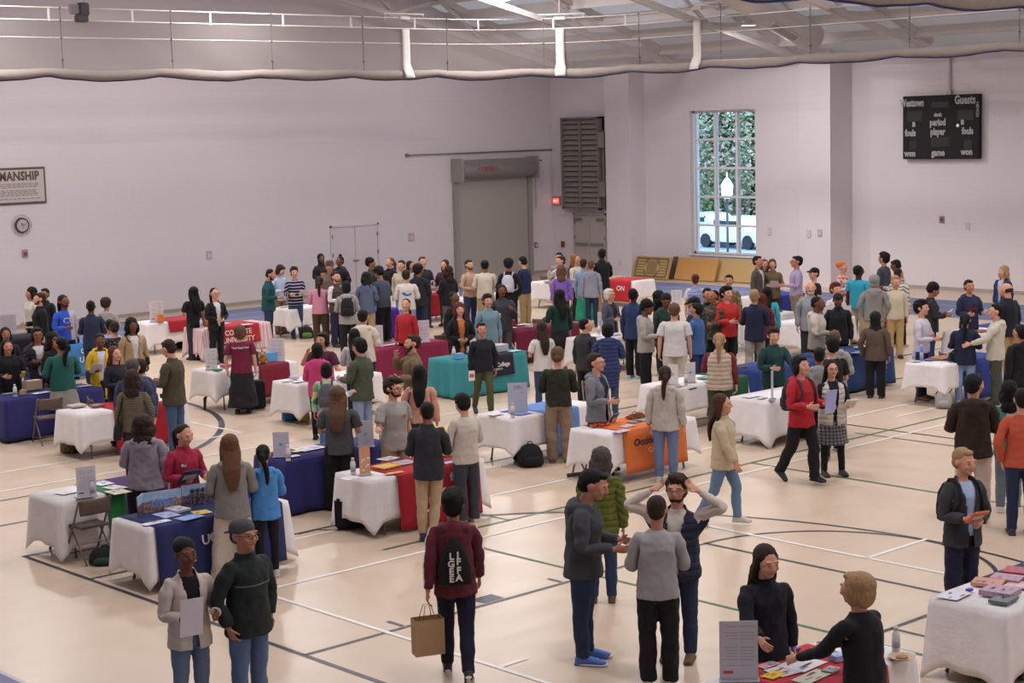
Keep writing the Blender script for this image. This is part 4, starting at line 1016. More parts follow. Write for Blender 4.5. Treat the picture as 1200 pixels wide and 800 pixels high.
# louvred shutter box beside the exit doors
ya, z1 = onR(657, 138, XD - .3); yb, z0 = onR(703, 246, XD - .3)
t = empty('air_louver', (XD, (ya + yb) / 2, (z0 + z1) / 2), 0, 'large dark grey louvred shutter high on the wall above the exit doors', 'louver'); hw = (ya - yb) / 2; hh = (z1 - z0) / 2
LV = plain('8f8781', .6, .1, name='louver_metal')
bm = bmesh.new()
for a in (-hw, -.03, hw - .06): box(bm, -.34, 0, a, a + .06, -hh, hh)
for z in (-hh, hh - .06): box(bm, -.34, 0, -hw, hw, z, z + .06)
box(bm, -.1, -.02, -hw, hw, -hh, hh); flat('frame', bm, GRD, t)
bm = bmesh.new()
for i in range(17):
    z = -hh + .08 + i * (2 * hh - .12) / 17
    for a, b in ((-hw + .06, -.03), (.03, hw - .06)): obox(bm, (-.24, (a + b) / 2, z + .07), ((0, 1, 0), (.55, 0, .83), (.83, 0, -.55)), ((b - a) / 2, .085, .006))
flat('blades', bm, LV, t)
for z in (hh * .5, -hh * .55): bm = bmesh.new(); box(bm, -.36, -.1, -hw - .3, -hw - .02, z - .26, z + .26, .01); flat('actuator_box', bm, plain('8b8581', .45, .3), t)
bm = bmesh.new(); tube(bm, [(-.2, -hw - .12, hh * .7), (-.2, -hw - .12, -hh)], .05, 8); mesh_obj('linkage', bm, GRD, t)
# scoreboard
ya, z1 = onR(1058, 113, XS - .2); yb, z0 = onR(1147, 186, XS - .2); sw = ya - yb; sh = z1 - z0
t = empty('scoreboard', (XS, (ya + yb) / 2, (z0 + z1) / 2), 0, 'black basketball scoreboard with white lettering on the right wall', 'scoreboard'); BK = plain('0e0c10', .8, name='black_panel')
bm = bmesh.new(); box(bm, -.2, -.05, -sw / 2, sw / 2, -sh / 2, sh / 2, .01); flat('cabinet', bm, BK, t)
bm = bmesh.new()
for y in (-sw * .3, sw * .3): [box(bm, -.06, 0, y - .05, y + .05, z - .05, z + .05) for z in (-sh * .3, sh * .3)]
flat('wall_bracket', bm, GRD, t)
for y, z, w_, h_ in ((.34, .18, .2, .16), (-.33, .18, .2, .16), (0, .35, .22, .09), (.36, -.28, .1, .14), (-.36, -.28, .1, .14), (0, -.23, .24, .15)): bm = bmesh.new(); box(bm, -.204, -.2, (y - w_ / 2) * sw, (y + w_ / 2) * sw, (z - h_ / 2) * sh, (z + h_ / 2) * sh); flat('digit_window', bm, plain('1c1013', .5), t)
LT = plain('a9a4a4', .6, name='sign_letters')
for s, px, py, sz, st in (('Westtown', 1069, 121, .30, .62), ('Guests', 1131, 117, .34, .72), ('clock', 1099, 134.5, .13, .9), ('period', 1099, 143.5, .28, .72), ('player', 1099, 154.5, .28, .72), ('fouls', 1067, 156, .27, .72), ('fouls', 1134, 153.5, .27, .72), ('won', 1066.5, 180, .25, .85), ('game', 1099.5, 179, .27, .78), ('won', 1133, 178, .25, .85), ('B', 1071, 146, .18, 1), ('B', 1128, 143.5, .18, 1)):
    y, z = onR(px, py, XS - .2); text('lettering', s, sz, LT, (-.207, y - t.location.y, z - t.location.z), RR, UP, t, .012, st)
y, z = onR(1145.5, 128, XS - .2); text('maker_name', 'NEVCO', .13, LT, (-.207, y - t.location.y, z - t.location.z), (0, 0, -1), (0, -1, 0), t, .003)
y, z = onR(1122.5, 147, XS - .2); bm = bmesh.new(); ell(bm, (-.21, y - t.location.y, z - t.location.z), (.012, .05, .05), 12); mesh_obj('possession_lamp', bm, plain('d8d2cf', .4, emit=.3), t)
y, z = onR(1113.5, 100, XS - .05); bm = bmesh.new(); tube(bm, [(-.06, y - t.location.y, sh / 2 - .02), (-.06, y - t.location.y, 3.0)], .035, 8); box(bm, -.14, 0, y - t.location.y - .07, y - t.location.y + .07, sh / 2, sh / 2 + .12); mesh_obj('conduit', bm, plain('b3a9a6', .5, .2), t, False)
# window
WF = plain('e4e0e0', .4, name='window_frame'); t = empty('window_1', (XW, (wy[0] + wy[1]) / 2, (wz[0] + wz[1]) / 2), 0); t['kind'] = 'structure'; hw = (wy[1] - wy[0]) / 2; hh = (wz[1] - wz[0]) / 2
bm = bmesh.new()
for a, b in ((-hw, -hw + .07), (hw - .07, hw)): box(bm, .16, .34, a, b, -hh, hh)
for a, b in ((-hh, -hh + .07), (hh - .07, hh)): box(bm, .16, .34, -hw, hw, a, b)
flat('window_frame', bm, WF, t)
for k in (1, 2): y = -hw + 2 * hw * k / 3; bm = bmesh.new(); box(bm, .18, .32, y - .045, y + .045, -hh, hh); flat('mullion', bm, WF, t)
for k in (1, 2, 3, 4): z = -hh + 2 * hh * k / 5; bm = bmesh.new(); box(bm, .2, .30, -hw, hw, z - .035, z + .035); flat('glazing_bar', bm, WF, t)
bm = bmesh.new(); box(bm, -.06, .2, -hw - .05, hw + .05, -hh - .06, -hh, .01); flat('window_sill', bm, WF, t)
g = NT('glass'); g.b.inputs['Base Color'].default_value = (.9, .95, 1, 1); g.b.inputs['Roughness'].default_value = 0.02; g.b.inputs['Transmission Weight'].default_value = 1; g.b.inputs['IOR'].default_value = 1.0; g.b.inputs['Specular IOR Level'].default_value = .3
bm = bmesh.new(); box(bm, .245, .25, -hw, hw, -hh, hh); flat('pane', bm, g.m, t)
# boards leaning against the right wall under the window
def board(pxa, pxb, pytop, pybot, col, label, pat=False, dx=0.):
    w = G((pxa + pxb) / 2, pybot); xb_ = float(w[0]); xb_ = min(xb_, XW - .35 - dx)
    ya = float(on(pxa, (pytop + pybot) / 2, 0, xb_)[1]); yb = float(on(pxb, (pytop + pybot) / 2, 0, xb_)[1]); h_ = float(on((pxa + pxb) / 2, pytop, 0, xb_ + .2)[2])
    t = empty('leaning_board', (xb_, (ya + yb) / 2, 0), 0, label, 'board'); W_ = (ya - yb) / 2; k = Vector((.25, 0, h_)).normalized(); n_ = Vector((-k.z, 0, k.x)); L_ = math.hypot(.25, h_)
    bm = bmesh.new(); obox(bm, k * L_ / 2 + n_ * .04, ((0, 1, 0), k, n_), (W_, L_ / 2, .035), .006); flat('panel', bm, plain(col, .55, name='board'), t)
    if pat:
        D = plain('6f6048', .6)
        def bar(y0, z0_, y1, z1_, r=.022):
            a = Vector((0, y0 * W_, 0)) + k * z0_ * L_ + n_ * .078; b = Vector((0, y1 * W_, 0)) + k * z1_ * L_ + n_ * .078; d = (b - a).normalized(); obox(bm, (a + b) / 2, (d, n_, d.cross(n_)), ((b - a).length / 2, .006, r))
        bm = bmesh.new()
        for q in ((-.88, .1, .88, .1), (-.88, .9, .88, .9), (-.88, .1, -.88, .9), (.88, .1, .88, .9)): bar(*q, .03)
        for s in (-1, 1):
            for z in (.25, .38, .5, .62, .75): bar(s * .82, z, s * .42, z, .012)
            bar(s * .42, .25, s * .2, .12); bar(s * .42, .75, s * .2, .88); bar(s * .42, .38, s * .3, .25); bar(s * .42, .62, s * .3, .75)
        flat('moulding', bm, D, t)
        bm = bmesh.new(); obox(bm, k * L_ / 2 + n_ * .08, ((0, 1, 0), k, n_), (W_ * .26, L_ * .3, .008), .004); flat('centre_panel', bm, plain('8a7350', .6), t)
board(742, 783, 301, 327, 'b8965c', 'tan board with dark moulded pattern leaning left of the others', True)
board(785, 790, 301, 327, '5d5044', 'narrow dark strip added as the shaded gap between patterned and plain boards', False)  # no real board: added dark strip stands in for shade in the gap
board(791, 838, 303, 329, 'c08e50', 'orange-tan plain board leaning against the wall below the window')
board(840, 892, 305, 331, 'bb9a68', 'pale tan plain board leaning right, behind the man in red')
# baseboards
for nm, a in (('baseboard_left', (-3, 43, YL - .02, YL, 0, .1)), ('baseboard_right', (XS - .02, XS, -3, y973 - .01, 0, .1))): wbox(nm, *a, mat=plain('a39a93', .6))
# ---------------------------------------------------------------- outside the window
def gnd(name, *a, mat): bm = bmesh.new(); box(bm, *a); return struct(flat(name, bm, mat))
gnd('ground_outside', 43.85, 160, 20, 150, -1.0, -.6, mat=plain('5d6f4a', .9, name='lawn')); gnd('car_park', 55, 66, 25, 110, -.6, -.57, mat=plain('8e959c', .8, name='asphalt'))
def tree(x, y, h, r, col, label, seed):
    t = empty('tree', (x, y, -.6), 0, label, 'tree', None); R_ = random.Random(seed)
    bm = bmesh.new(); tube(bm, [(0, 0, 0), (.1, 0, h * .35), (0, .1, h * .7)], [.28, .2, .1], 10)
    for i in range(9): a = R_.uniform(0, 6.3); z = h * R_.uniform(.3, .6); tube(bm, [(0.05, 0, z), (math.cos(a) * r * .5, math.sin(a) * r * .5, z + h * .15), (math.cos(a) * r * .8, math.sin(a) * r * .8, z + h * .28)], [.09, .05, .02], 6)
    mesh_obj('trunk', bm, plain('4b4038', .9, name='bark'), t)
    bm = bmesh.new(); n = 8000
    for i in range(n):
        a = R_.uniform(0, 6.3); u = R_.uniform(-1, 1); q = R_.uniform(.5, 1) ** .5; s = math.sqrt(1 - u * u)
        c = Vector((math.cos(a) * s * r * q, math.sin(a) * s * r * q, h * .5 + u * h * .52 * q)); c += Vector([R_.uniform(-.3, .3) for _ in range(3)])
        d = Vector([R_.uniform(-1, 1) for _ in range(3)]).normalized(); e = d.orthogonal().normalized(); k = R_.uniform(.09, .17)
        bm.faces.new([bm.verts.new(c + d * k), bm.verts.new(c + e * k * .6), bm.verts.new(c - d * k), bm.verts.new(c - e * k * .6)])
    T = NT('leaves_' + col); vv = T.obj(); T.link(T.mix(T.noise(vv, 1.3, 3), lin(col), [q * .6 for q in lin(col)[:3]] + [1]), T.b.inputs['Base Color']); T.b.inputs['Roughness'].default_value = .8
    flat('foliage', bm, T.m, t)
k_ = 0
for px, dist, h, r, col, lb in ((812, 34, 15, 4.5, '9db98a', 'dark green tree outside the left window panes'), (832, 40, 17, 5, 'c89a90', 'reddish autumn tree outside behind the middle panes'), (850, 36, 11, 4, 'a9c487', 'light green tree outside in the middle of the window'), (868, 42, 18, 5.5, '98b09c', 'tall green tree outside the right window panes'), (884, 36, 13, 4.5, 'b8a090', 'rust-brown tree outside the far right panes'), (842, 56, 16, 7, '92a894', 'distant dark tree outside behind the others'), (800, 52, 17, 6, 'a4b0a2', 'distant grey-green tree outside at the left window edge'), (895, 55, 19, 7, '98a898', 'distant tall tree outside at the right window edge')):
    r0 = ray(px, 200); s = (42.3 + dist * .8 - 0) / r0[0]; p = r0 * s; tree(float(p[0]), float(p[1]), h, r, col, lb, k_ + 5); k_ += 1
def car(px, x, col, label):
    r0 = ray(px, 290); s = x / r0[0]; y = float(r0[1] * s); t = empty('car', (x, y, -.57), 1.45, label, 'car')
    bm = bmesh.new(); pts = [(-2.2, .45), (-2.15, .8), (-1.3, .92), (-.7, 1.38), (.6, 1.42), (1.3, .98), (2.1, .85), (2.25, .5), (2.2, .28), (-2.2, .28)]
    a = [bm.verts.new((q[0], -.85, q[1])) for q in pts]; b = [bm.verts.new((q[0], .85, q[1])) for q in pts]; bm.faces.new(a); bm.faces.new(b[::-1])
    for i in range(len(pts)): bm.faces.new((a[i - 1], b[i - 1], b[i], a[i])) 
    bmesh.ops.recalc_face_normals(bm, faces=bm.faces); bmesh.ops.bevel(bm, geom=list(bm.edges), offset=.06, segments=2, affect='EDGES'); mesh_obj('body', bm, plain(col, .25, .2, name='car_paint'), t, False)
    bm = bmesh.new(); box(bm, -.85, .9, -.87, .87, .98, 1.3, .05); flat('windows', bm, plain('2b333c', .1), t)
    for sx_ in (-1.35, 1.4):
        for sy in (-.8, .8): bm = bmesh.new(); loft(bm, [((sx_, sy - .1, .32), (1, 0, 0), (0, 0, 1), .32, .32), ((sx_, sy + .1, .32), (1, 0, 0), (0, 0, 1), .32, .32)], 20); mesh_obj('wheel', bm, plain('1c1c1e', .7), t, False)
car(828, 62, 'c9d2da', 'silver car parked outside behind the middle window panes'); car(868, 60, 'dfe6ec', 'white car parked outside behind the right window panes')
y_, z_ = onR(852, 224, 52); t = empty('lamp_post', (52, y_, -.6), 0, 'white lantern on a dark lamp post outside the window', 'lamp post')
bm = bmesh.new(); lathe(bm, [(.12, 0), (.08, .3), (.05, .5), (.045, z_ + .3)], 12); mesh_obj('post', bm, plain('3a3f45', .6), t)
bm = bmesh.new(); lathe(bm, [(.10, z_ + .3), (.22, z_ + .45), (.24, z_ + .85), (.12, z_ + 1.05), (.03, z_ + 1.15), (.02, z_ + 1.35)], 8); mesh_obj('lantern', bm, plain('eef2f6', .4, emit=.4), t, False)
# sky
wd = bpy.data.worlds.new('sky'); bpy.context.scene.world = wd; wd.use_nodes = True
bg = wd.node_tree.nodes['Background']; bg.inputs[0].default_value = (.52, .72, 1., 1); bg.inputs[1].default_value = 5.2
sc = bpy.context.scene
sc.view_settings.view_transform = 'Standard'; sc.view_settings.look = 'None'; sc.view_settings.gamma = 1; sc.view_settings.use_curve_mapping = False; sc.view_settings.exposure = -.13
try: sc.cycles.max_bounces = 7; sc.cycles.diffuse_bounces = 4; sc.cycles.glossy_bounces = 3; sc.cycles.transparent_max_bounces = 12; sc.cycles.caustics_reflective = False; sc.cycles.caustics_refractive = False; sc.cycles.sample_clamp_indirect = 4
except Exception: pass
# ---------------------------------------------------------------- tables, cloths, runners
LEGM = plain('6f6b6c', .4, .5, name='leg_steel'); TOPM = plain('b9b1a8', .6, name='table_top')
TH = .74
def folding_table(x0, y0, L, W, label, ang=0.):
    t = empty('folding_table', (x0 + L / 2, y0 + W / 2, 0), 0, label, 'table', 'folding tables of the fair')
    a, b = L / 2, W / 2
    bm = bmesh.new(); box(bm, -a, a, -b, b, TH - .045, TH, .01); flat('tabletop', bm, TOPM, t)
    alongx = L > W
    for s in (-1, 1):
        for q in (-1, 1):
            bm = bmesh.new()
            if alongx: pts = [(s * (a - .35), q * (b - .12), TH - .05), (s * (a - .22), q * (b - .10), .35), (s * (a - .20), q * (b - .05), .012)]
            else: pts = [(q * (a - .12), s * (b - .35), TH - .05), (q * (a - .10), s * (b - .22), .35), (q * (a - .05), s * (b - .20), .012)]
            tube(bm, pts, .014, 8); ell(bm, (pts[-1][0], pts[-1][1], .02), (.022, .022, .02), 8); mesh_obj('leg', bm, LEGM, t)
        bm = bmesh.new()
        if alongx: tube(bm, [(s * (a - .23), -b + .1, .38), (s * (a - .23), b - .1, .38)], .010, 6)
        else: tube(bm, [(-a + .1, s * (b - .23), .38), (a - .1, s * (b - .23), .38)], .010, 6)
        mesh_obj('crossbar', bm, LEGM, t)
    return t
def draped(x0, y0, L, W, col, drop, label, pat='', c2='', seed=0, fold=.013, top=TH, full=False):
    """a cloth over the table: flat top and wavy skirts, hanging lower at the corners"""
    R_ = random.Random(seed + int(x0 * 10)); bm = bmesh.new(); a, b = L / 2 + .006, W / 2 + .006; r = .025
    loop = []
    n1, n2 = max(8, int(L / .06)), max(6, int(W / .06))
    for i in range(n1): loop.append((-a + 2 * a * i / n1, -b, 0, -1))
    for i in range(n2): loop.append((a, -b + 2 * b * i / n2, 1, 0))
    for i in range(n1): loop.append((a - 2 * a * i / n1, b, 0, 1))
    for i in range(n2): loop.append((-a, b - 2 * b * i / n2, -1, 0))
    n = len(loop); ph = R_.uniform(0, 6)
    def cornerness(x, y):
        d = min(math.hypot(abs(x) - a, abs(y) - b), .5); return max(0, 1 - d / .16)
    rows = []; z = top + .006
    m = 9
    for j in range(m + 1):
        t = j / m; row = []
        for i, (x, y, nx, ny) in enumerate(loop):
            c = cornerness(x, y); cx, cy = (1 if x > 0 else -1), (1 if y > 0 else -1)
            N = Vector((nx, ny, 0)) * (1 - c * .8) + Vector((cx, cy, 0)).normalized() * c * .8
            w = math.sin(i * 1.05 + ph + 2 * math.sin(i * .23)) * fold * (1 - c) + .006 * math.sin(i * .37 + ph)
            dr = drop if full else drop * (1 + .24 * c ** 1.5 + .03 * math.sin(i * .21 + ph))
            if full: dr = min(dr, top - .012)
            off = (.02 * t + (.07 if not full else .04) * c * t + w * t ** .7) if j else 0
            row.append(bm.verts.new((x + N.x * (off + (.004 if j else 0)), y + N.y * (off + (.004 if j else 0)), z - (dr * t if j else 0) - (0 if j else 0))))
        rows.append(row)
    for p, q in zip(rows, rows[1:]):
        for i in range(n): bm.faces.new((p[i], q[i], q[(i + 1) % n], p[(i + 1) % n]))
    bm.faces.new(rows[0])
    for v in bm.verts: v.co.z += .002 * noise.noise(v.co * 6)
    o = mesh_obj('tablecloth', bm, fabric(col, pat, c2 or 'd9d2d0', False), None)
    o.location = (x0 + L / 2, y0 + W / 2, 0); m_ = o.modifiers.new('thick', 'SOLIDIFY'); m_.thickness = .003; m_.offset = 1
    tag(o, label, 'tablecloth'); return o
def runner(x0, y0, L, W, u0, u1, col, front, back, label, pat='', c2='', axis='x', top=TH):
    """a strip laid across the table and hanging down in front; axis x: front is -y, axis y: front is -x"""
    bm = bmesh.new(); n = 14; rows = []; e = .034
    prof = [(-e - .05 * k, -front * k) for k in np.linspace(1, 0.02, 8)] + [(0.0, .006), (W * .3, .007), (W * .7, .006), (W, .006)] + [(W + e + .02 * k, -back * k) for k in np.linspace(.02, 1, 5)]
    for d, z in prof:
        row = []
        for i in range(n + 1):
            u = (u0 + (u1 - u0) * i / n) * L; wv = (.006 * math.sin(i * 1.9 + u0 * 9) * (abs(z) / .7) if z < 0 else 0); zz = top + .011 + z + .001 * math.sin(i)
            row.append(bm.verts.new((u, d + wv * (-1 if d < 0 else 1), zz) if axis == 'x' else (d + wv * (-1 if d < 0 else 1), L - u, zz)))
        rows.append(row)
    for p, q in zip(rows, rows[1:]):
        for i in range(n): bm.faces.new((p[i], p[i + 1], q[i + 1], q[i]))
    o = mesh_obj('table_runner', bm, fabric(col, pat, c2 or 'd9d2d0', False), None); o.location = (x0, y0, 0)
    m_ = o.modifiers.new('thick', 'SOLIDIFY'); m_.thickness = .003; m_.offset = 0
    tag(o, label, 'table runner'); return o
def rtext(o, s, size, col, u, z, L, axis='x', st=1., bold=.003, d=None):
    d = -(.034 + .05 * (TH - z) / .62) - .024
    m = plain(col, .6, name='print')
    if axis == 'x': return text('lettering', s, size, m, (u * L, d, z), (1, 0, 0), (0, .075, 1), o, bold, st)
    return text('lettering', s, size, m, (d, L - u * L, z), (0, -1, 0), (.075, 0, 1), o, bold, st)
WHT = 'e8e2e3'
def TAB(x0, y0, lb, cl=WHT, drop=.47, L=1.83, W=.76, full=False, pat='', c2='', clb='', fold=.013):
    folding_table(x0, y0, L, W, 'folding table under ' + clb)
    return draped(x0, y0, L, W, cl, drop, clb, pat, c2, full=full, fold=fold)
TAB(17.1, 16.68, '', clb='white tablecloth with an orange runner, centre of the hall')
o = runner(17.1, 16.68, 1.83, .76, .14, .86, 'd4703a', .62, .3, 'bright orange runner on the white table in the middle')
rtext(o, 'Occidental', .15, '2a1a20', .42, .56, 1.83, bold=.003); rtext(o, 'College', .10, 'd99a78', .48, .42, 1.83)
TAB(17.1, 18.72, '', clb='white tablecloth with a light blue runner left of the orange one')
runner(17.1, 18.72, 1.83, .76, .36, .76, '5f86c2', .70, .3, 'light blue runner hanging to the floor over a black backpack')
TAB(20.8, 24.32, '', '3a8a92', .72, full=True, fold=.03, clb='teal floor-length tablecloth with a black panel')
o = runner(20.8, 24.32, 1.83, .76, .42, .80, '26232d', .40, .2, 'black runner with white lettering on the teal table'); rtext(o, 'ne College', .11, 'cfc8ca', .60, .56, 1.83); rtext(o, 'MAINE USA', .045, '9a949c', .56, .48, 1.83)
TAB(20.95, 26.88, '', '8a2748', .66, full=False, fold=.03, clb='plain raspberry red tablecloth behind the woman in the red sweater')
TAB(24.75, 26.82, '', '6b1c36', .66, full=False, fold=.012, clb='dark maroon tablecloth with a shield and ELON at its end')
e_ = bpy.context.scene.objects['tablecloth.004'] if 0 else [ob for ob in C.objects if ob.name.startswith('tablecloth')][-1]
text('lettering', 'ELON', .26, plain('cfc6c8', .6), (-.915 - .045, -.05, .40), RR, UP, e_, .008, .95)
bm = bmesh.new(); vs = [(0, .09, .68), (0, -.07, .68), (0, -.07, .56), (0, .01, .49), (0, .09, .56)]; bm.faces.new([bm.verts.new((-.915 - .05 + (.67 - v[2]) * -.06, v[1] - .04, v[2])) for v in vs]); bmesh.ops.solidify(bm, geom=list(bm.faces), thickness=.004); flat('shield_print', bm, plain('c8b48a', .6), e_)
TAB(20.8, 33.1, '', 'd6cccb', .60, pat='vert', c2='c9909c', full=False, fold=.02, clb='white tablecloth with pink stripes beneath the red university banner')
o = runner(20.8, 33.1, 1.83, .76, .2, .83, 'b02a34', .42, .3, 'red runner reading Colgate University on the striped cloth'); rtext(o, 'COLGATE', .17, 'd8d0ce', .5, .60, 1.83, st=.95); rtext(o, 'UNIVERSITY', .17, 'd8d0ce', .5, .43, 1.83, st=.95)
TAB(17.1, 26.85, '', clb='white tablecloth behind the woman in the maroon t-shirt')
runner(17.1, 26.85, 1.83, .76, .52, .90, '7a2337', .60, .2, 'wine-red runner to the right of the woman in the maroon t-shirt')
TAB(17.15, 24.28, '', drop=.52, clb='white tablecloth with blue bags beneath, left of the child in bright colours')
TAB(12.95, 26.88, '', '2f2f68', .70, full=True, fold=.022, clb='indigo blue tablecloth at the left edge of the picture')
TAB(13.02, 24.45, '', L=1.95, drop=.5, clb='white tablecloth with a red runner in front of the man in olive')
runner(13.02, 24.45, 1.95, .76, .3, .86, 'a8202f', .68, .3, 'scarlet runner hanging to the floor beside the man in olive')
TAB(9.62, 18.7, '', drop=.58, clb='white tablecloth with green and purple runners at the left')
runner(9.62, 18.7, 1.83, .76, .34, .48, '2a7a48', .66, .3, 'narrow green runner beside the brown folding chair'); runner(9.62, 18.7, 1.83, .76, .49, .97, '43205c', .70, .3, 'deep purple runner on the table of the woman in lilac')
TAB(9.6, 16.62, '', L=1.9, drop=.55, clb='white tablecloth with a navy runner, nearest at the left')
o = runner(9.6, 16.62, 1.9, .76, .04, .95, '2b3160', .70, .3, 'navy runner with a white emblem on the nearest left table'); rtext(o, 'N', .11, 'd8d2d2', .27, .32, 1.9)
bm = bmesh.new(); lathe(bm, [(.001, 0), (.12, 0), (.12, .004), (.001, .004)], 24); bmesh.ops.transform(bm, matrix=Matrix.Translation((.48 * 1.9, -.066, .52)) @ Matrix.Rotation(PI / 2, 4, 'X') @ Matrix.Diagonal((1.3, .6, 1, 1)), verts=bm.verts); flat('emblem', bm, plain('d0cacc', .6), o)
rtext(o, 'UC', .16, 'd8d2d2', .40, .50, 1.9)
TAB(12.9, 18.6, '', '2c2a64', .71, full=True, fold=.025, clb='royal blue floor-length tablecloth behind the girl in the blue hoodie')
TAB(12.9, 16.75, '', L=1.85, drop=.56, clb='white tablecloth with a crimson runner in the left centre')
o = runner(12.9, 16.75, 1.85, .76, .2, .95, 'a3212f', .71, .3, 'crimson runner with white lettering behind the man in maroon hoodie'); rtext(o, 'U', .26, 'd8cfd0', .43, .30, 1.85); rtext(o, 'e', .17, 'd8cfd0', .60, .46, 1.85); rtext(o, 'ff', .15, 'd8cfd0', .68, .60, 1.85)
TAB(20.8, 18.75, '', drop=.42, clb='white tablecloth with a forest green runner near the cream vest')
runner(20.8, 18.75, 1.83, .76, .78, 1.0, '1d5238', .70, .3, 'forest green runner beside the woman in the cream vest')
TAB(20.72, 16.72, '', drop=.60, clb='plain white tablecloth left of the student in the red hoodie')
TAB(25.58, 16.74, '', drop=.42, clb='white tablecloth with a royal blue runner at the right')
o = runner(25.58, 16.74, 1.83, .76, .30, 1.0, '2c3f86', .70, .3, 'royal blue runner on the right table beside the woman in navy'); rtext(o, 'ona', .17, 'd0cad2', .82, .50, 1.83); rtext(o, 'ge', .12, 'd0cad2', .88, .33, 1.83)
TAB(25.4, 18.95, '', '27406f', .70, full=True, fold=.03, clb='navy blue tablecloth by the woman in the brown blazer')
e_ = [ob for ob in C.objects if ob.name.startswith('tablecloth')][-1]; text('lettering', 'RO', .2, plain('b9b4c4', .6), (.60, -.38 - .05, .42), (0.2, 0, 1), (-1, 0, .2), e_, .004)
TAB(23.2, 18.95, '', '2b3c78', .70, full=True, fold=.03, clb='blue tablecloth under the white display board')
TAB(13.0, 7.87, '', drop=.62, clb='white tablecloth at the right edge with many orange and blue brochures')
runner(13.0, 7.87, 1.83, .76, .40, .95, '2d3a62', .3, .3, 'navy cloth strip under the brochures at the right edge')
TAB(9.65, 7.8, '', L=1.86, drop=.5, clb='white tablecloth with a red centre at the bottom right')
runner(9.65, 7.8, 1.86, .76, .22, .78, 'b5303c', .5, .3, 'red runner covered in papers at the bottom right')
TAB(24.5, 34.95, '', drop=.45, clb='white tablecloth in front of the man in the striped sweater')
runner(24.5, 34.95, 1.83, .76, .72, .99, 'a82a34', .66, .2, 'red runner beside the person in the pink sweater')
TAB(24.5, 32.8, '', drop=.40, clb='white tablecloth with a violet runner behind the black backpack')
runner(24.5, 32.8, 1.83, .76, .34, 1.0, '4b2c92', .70, .3, 'violet runner hanging to the floor beneath the grey hoodie')
TAB(28.2, 34.9, '', drop=.4, clb='far white tablecloth with a red runner left of the roll-up door')
runner(28.2, 34.9, 1.83, .76, .4, .9, '9b2230', .60, .2, 'dark red runner of the far table left of the roll-up door')
TAB(28.6, 33.0, '', drop=.55, clb='far white tablecloth in front of the man in the peach shirt')
TAB(33.1, 33.4, '', L=.76, W=1.83, drop=.5, clb='far white tablecloth beside the purple sweater')
TAB(34.7, 32.7, '', L=.76, W=1.83, drop=.5, clb='far white tablecloth with a red runner by the man in black')
o = runner(34.7, 32.7, 1.83, .76, .45, .92, 'b5282f', .6, .3, 'red runner with white lettering by the man in black', axis='y'); rtext(o, 'ON', .2, 'd8cfd0', .72, .52, 1.83, 'y')
TAB(24.6, 24.4, '', drop=.5, clb='white tablecloth between the grey-haired woman and the navy long puffer')
TAB(29.2, 24.3, '', drop=.5, clb='white tablecloth behind the boy in the red hoodie')
TAB(32.9, 26.7, '', drop=.5, clb='far white tablecloth near the man in the lavender shirt')
runner(32.9, 26.7, 1.83, .76, .35, .9, '2e3f92', .68, .3, 'cobalt blue runner next to the man in the lavender shirt')
TAB(20.65, 35.25, '', drop=.5, clb='far white tablecloth with a red runner at the left')
runner(20.65, 35.25, 1.83, .76, .3, .97, 'a32433', .26, .2, 'red runner left of the woman in the black polo')
TAB(17.1, 33.0, '', drop=.4, clb='white tablecloth behind the woman in the yellow raincoat')
o = runner(17.1, 33.0, 1.83, .76, .12, .62, '3f7fc0', .68, .3, 'sky blue runner with white lettering behind the yellow raincoat'); rtext(o, 'CHO', .17, 'd8d2d4', .40, .60, 1.83); rtext(o, 'UNIV', .17, 'd8d2d4', .38, .42, 1.83); rtext(o, 'S', .2, 'd8d2d4', .48, .24, 1.83)
TAB(16.9, 35.2, '', '1c1a20', .62, L=1.6, fold=.02, clb='black tablecloth behind the people at the far left')
TAB(29.75, 18.7, '', drop=.55, clb='white tablecloth with a blue runner at the far right')
runner(29.75, 18.7, 1.83, .76, .55, .95, '34408e', .6, .3, 'indigo runner on the far right table behind the woman in navy')
TAB(29.2, 22.6, '', drop=.5, clb='white tablecloth behind the bald bearded man')

# ---------------------------------------------------------------- things on the tables
CT = TH + .02
def at_top(px, py, z=CT): g = G(px, py, z); return float(g[0]), float(g[1]), z
def bottle(px, py, where, col='d5cfd2', capc='c2bcc0', h=.22, z=CT, blue=False):
    x, y, z = at_top(px, py, z); t = empty('bottle', (x, y, z), 0, where, 'bottle')
    bm = bmesh.new(); lathe(bm, [(.030, 0), (.034, .01), (.034, h * .68), (.026, h * .78), (.016, h * .84), (.016, h * .86)], 16); mesh_obj('body', bm, plain(col, .35, name='bottle'), t)
    bm = bmesh.new(); lathe(bm, [(.020, h * .86), (.020, h * .98), (.012, h)], 12); mesh_obj('cap', bm, plain(capc, .4), t)
    bm = bmesh.new(); lathe(bm, [(.0348, h * .2), (.0348, h * .55)], 16); mesh_obj('label_band', bm, plain('a7a3b0' if not blue else '4a78c8', .5), t)
BG = 'white sanitiser bottle standing on the '
for px, py, w in ((414, 556, 'crimson-runner table beside the orange poster'), (338, 540, 'royal blue table beside the crossed sign'), (108, 581, 'white table before the clear sign holder'), (1050, 764, 'bottom right table beside the plate'), (804, 451, 'green-runner table between two signs'), (18, 465, 'indigo table at the left edge'), (236, 384, 'striped table left of the red banner'), (348, 361, 'table of the man in the striped sweater'), (390, 367, 'violet-runner table'), (532, 419, 'teal table near its left corner'), (702, 392, 'table of the grey-haired woman'), (544, 350, 'table of the man in the peach shirt'), (601, 489, 'light-blue-runner table before its poster')):
    bottle(px, py, BG + w)
bottle(1080, 423, 'tall blue bottle on the royal blue right table', '5a86cc', 'b8c0d8', .30)
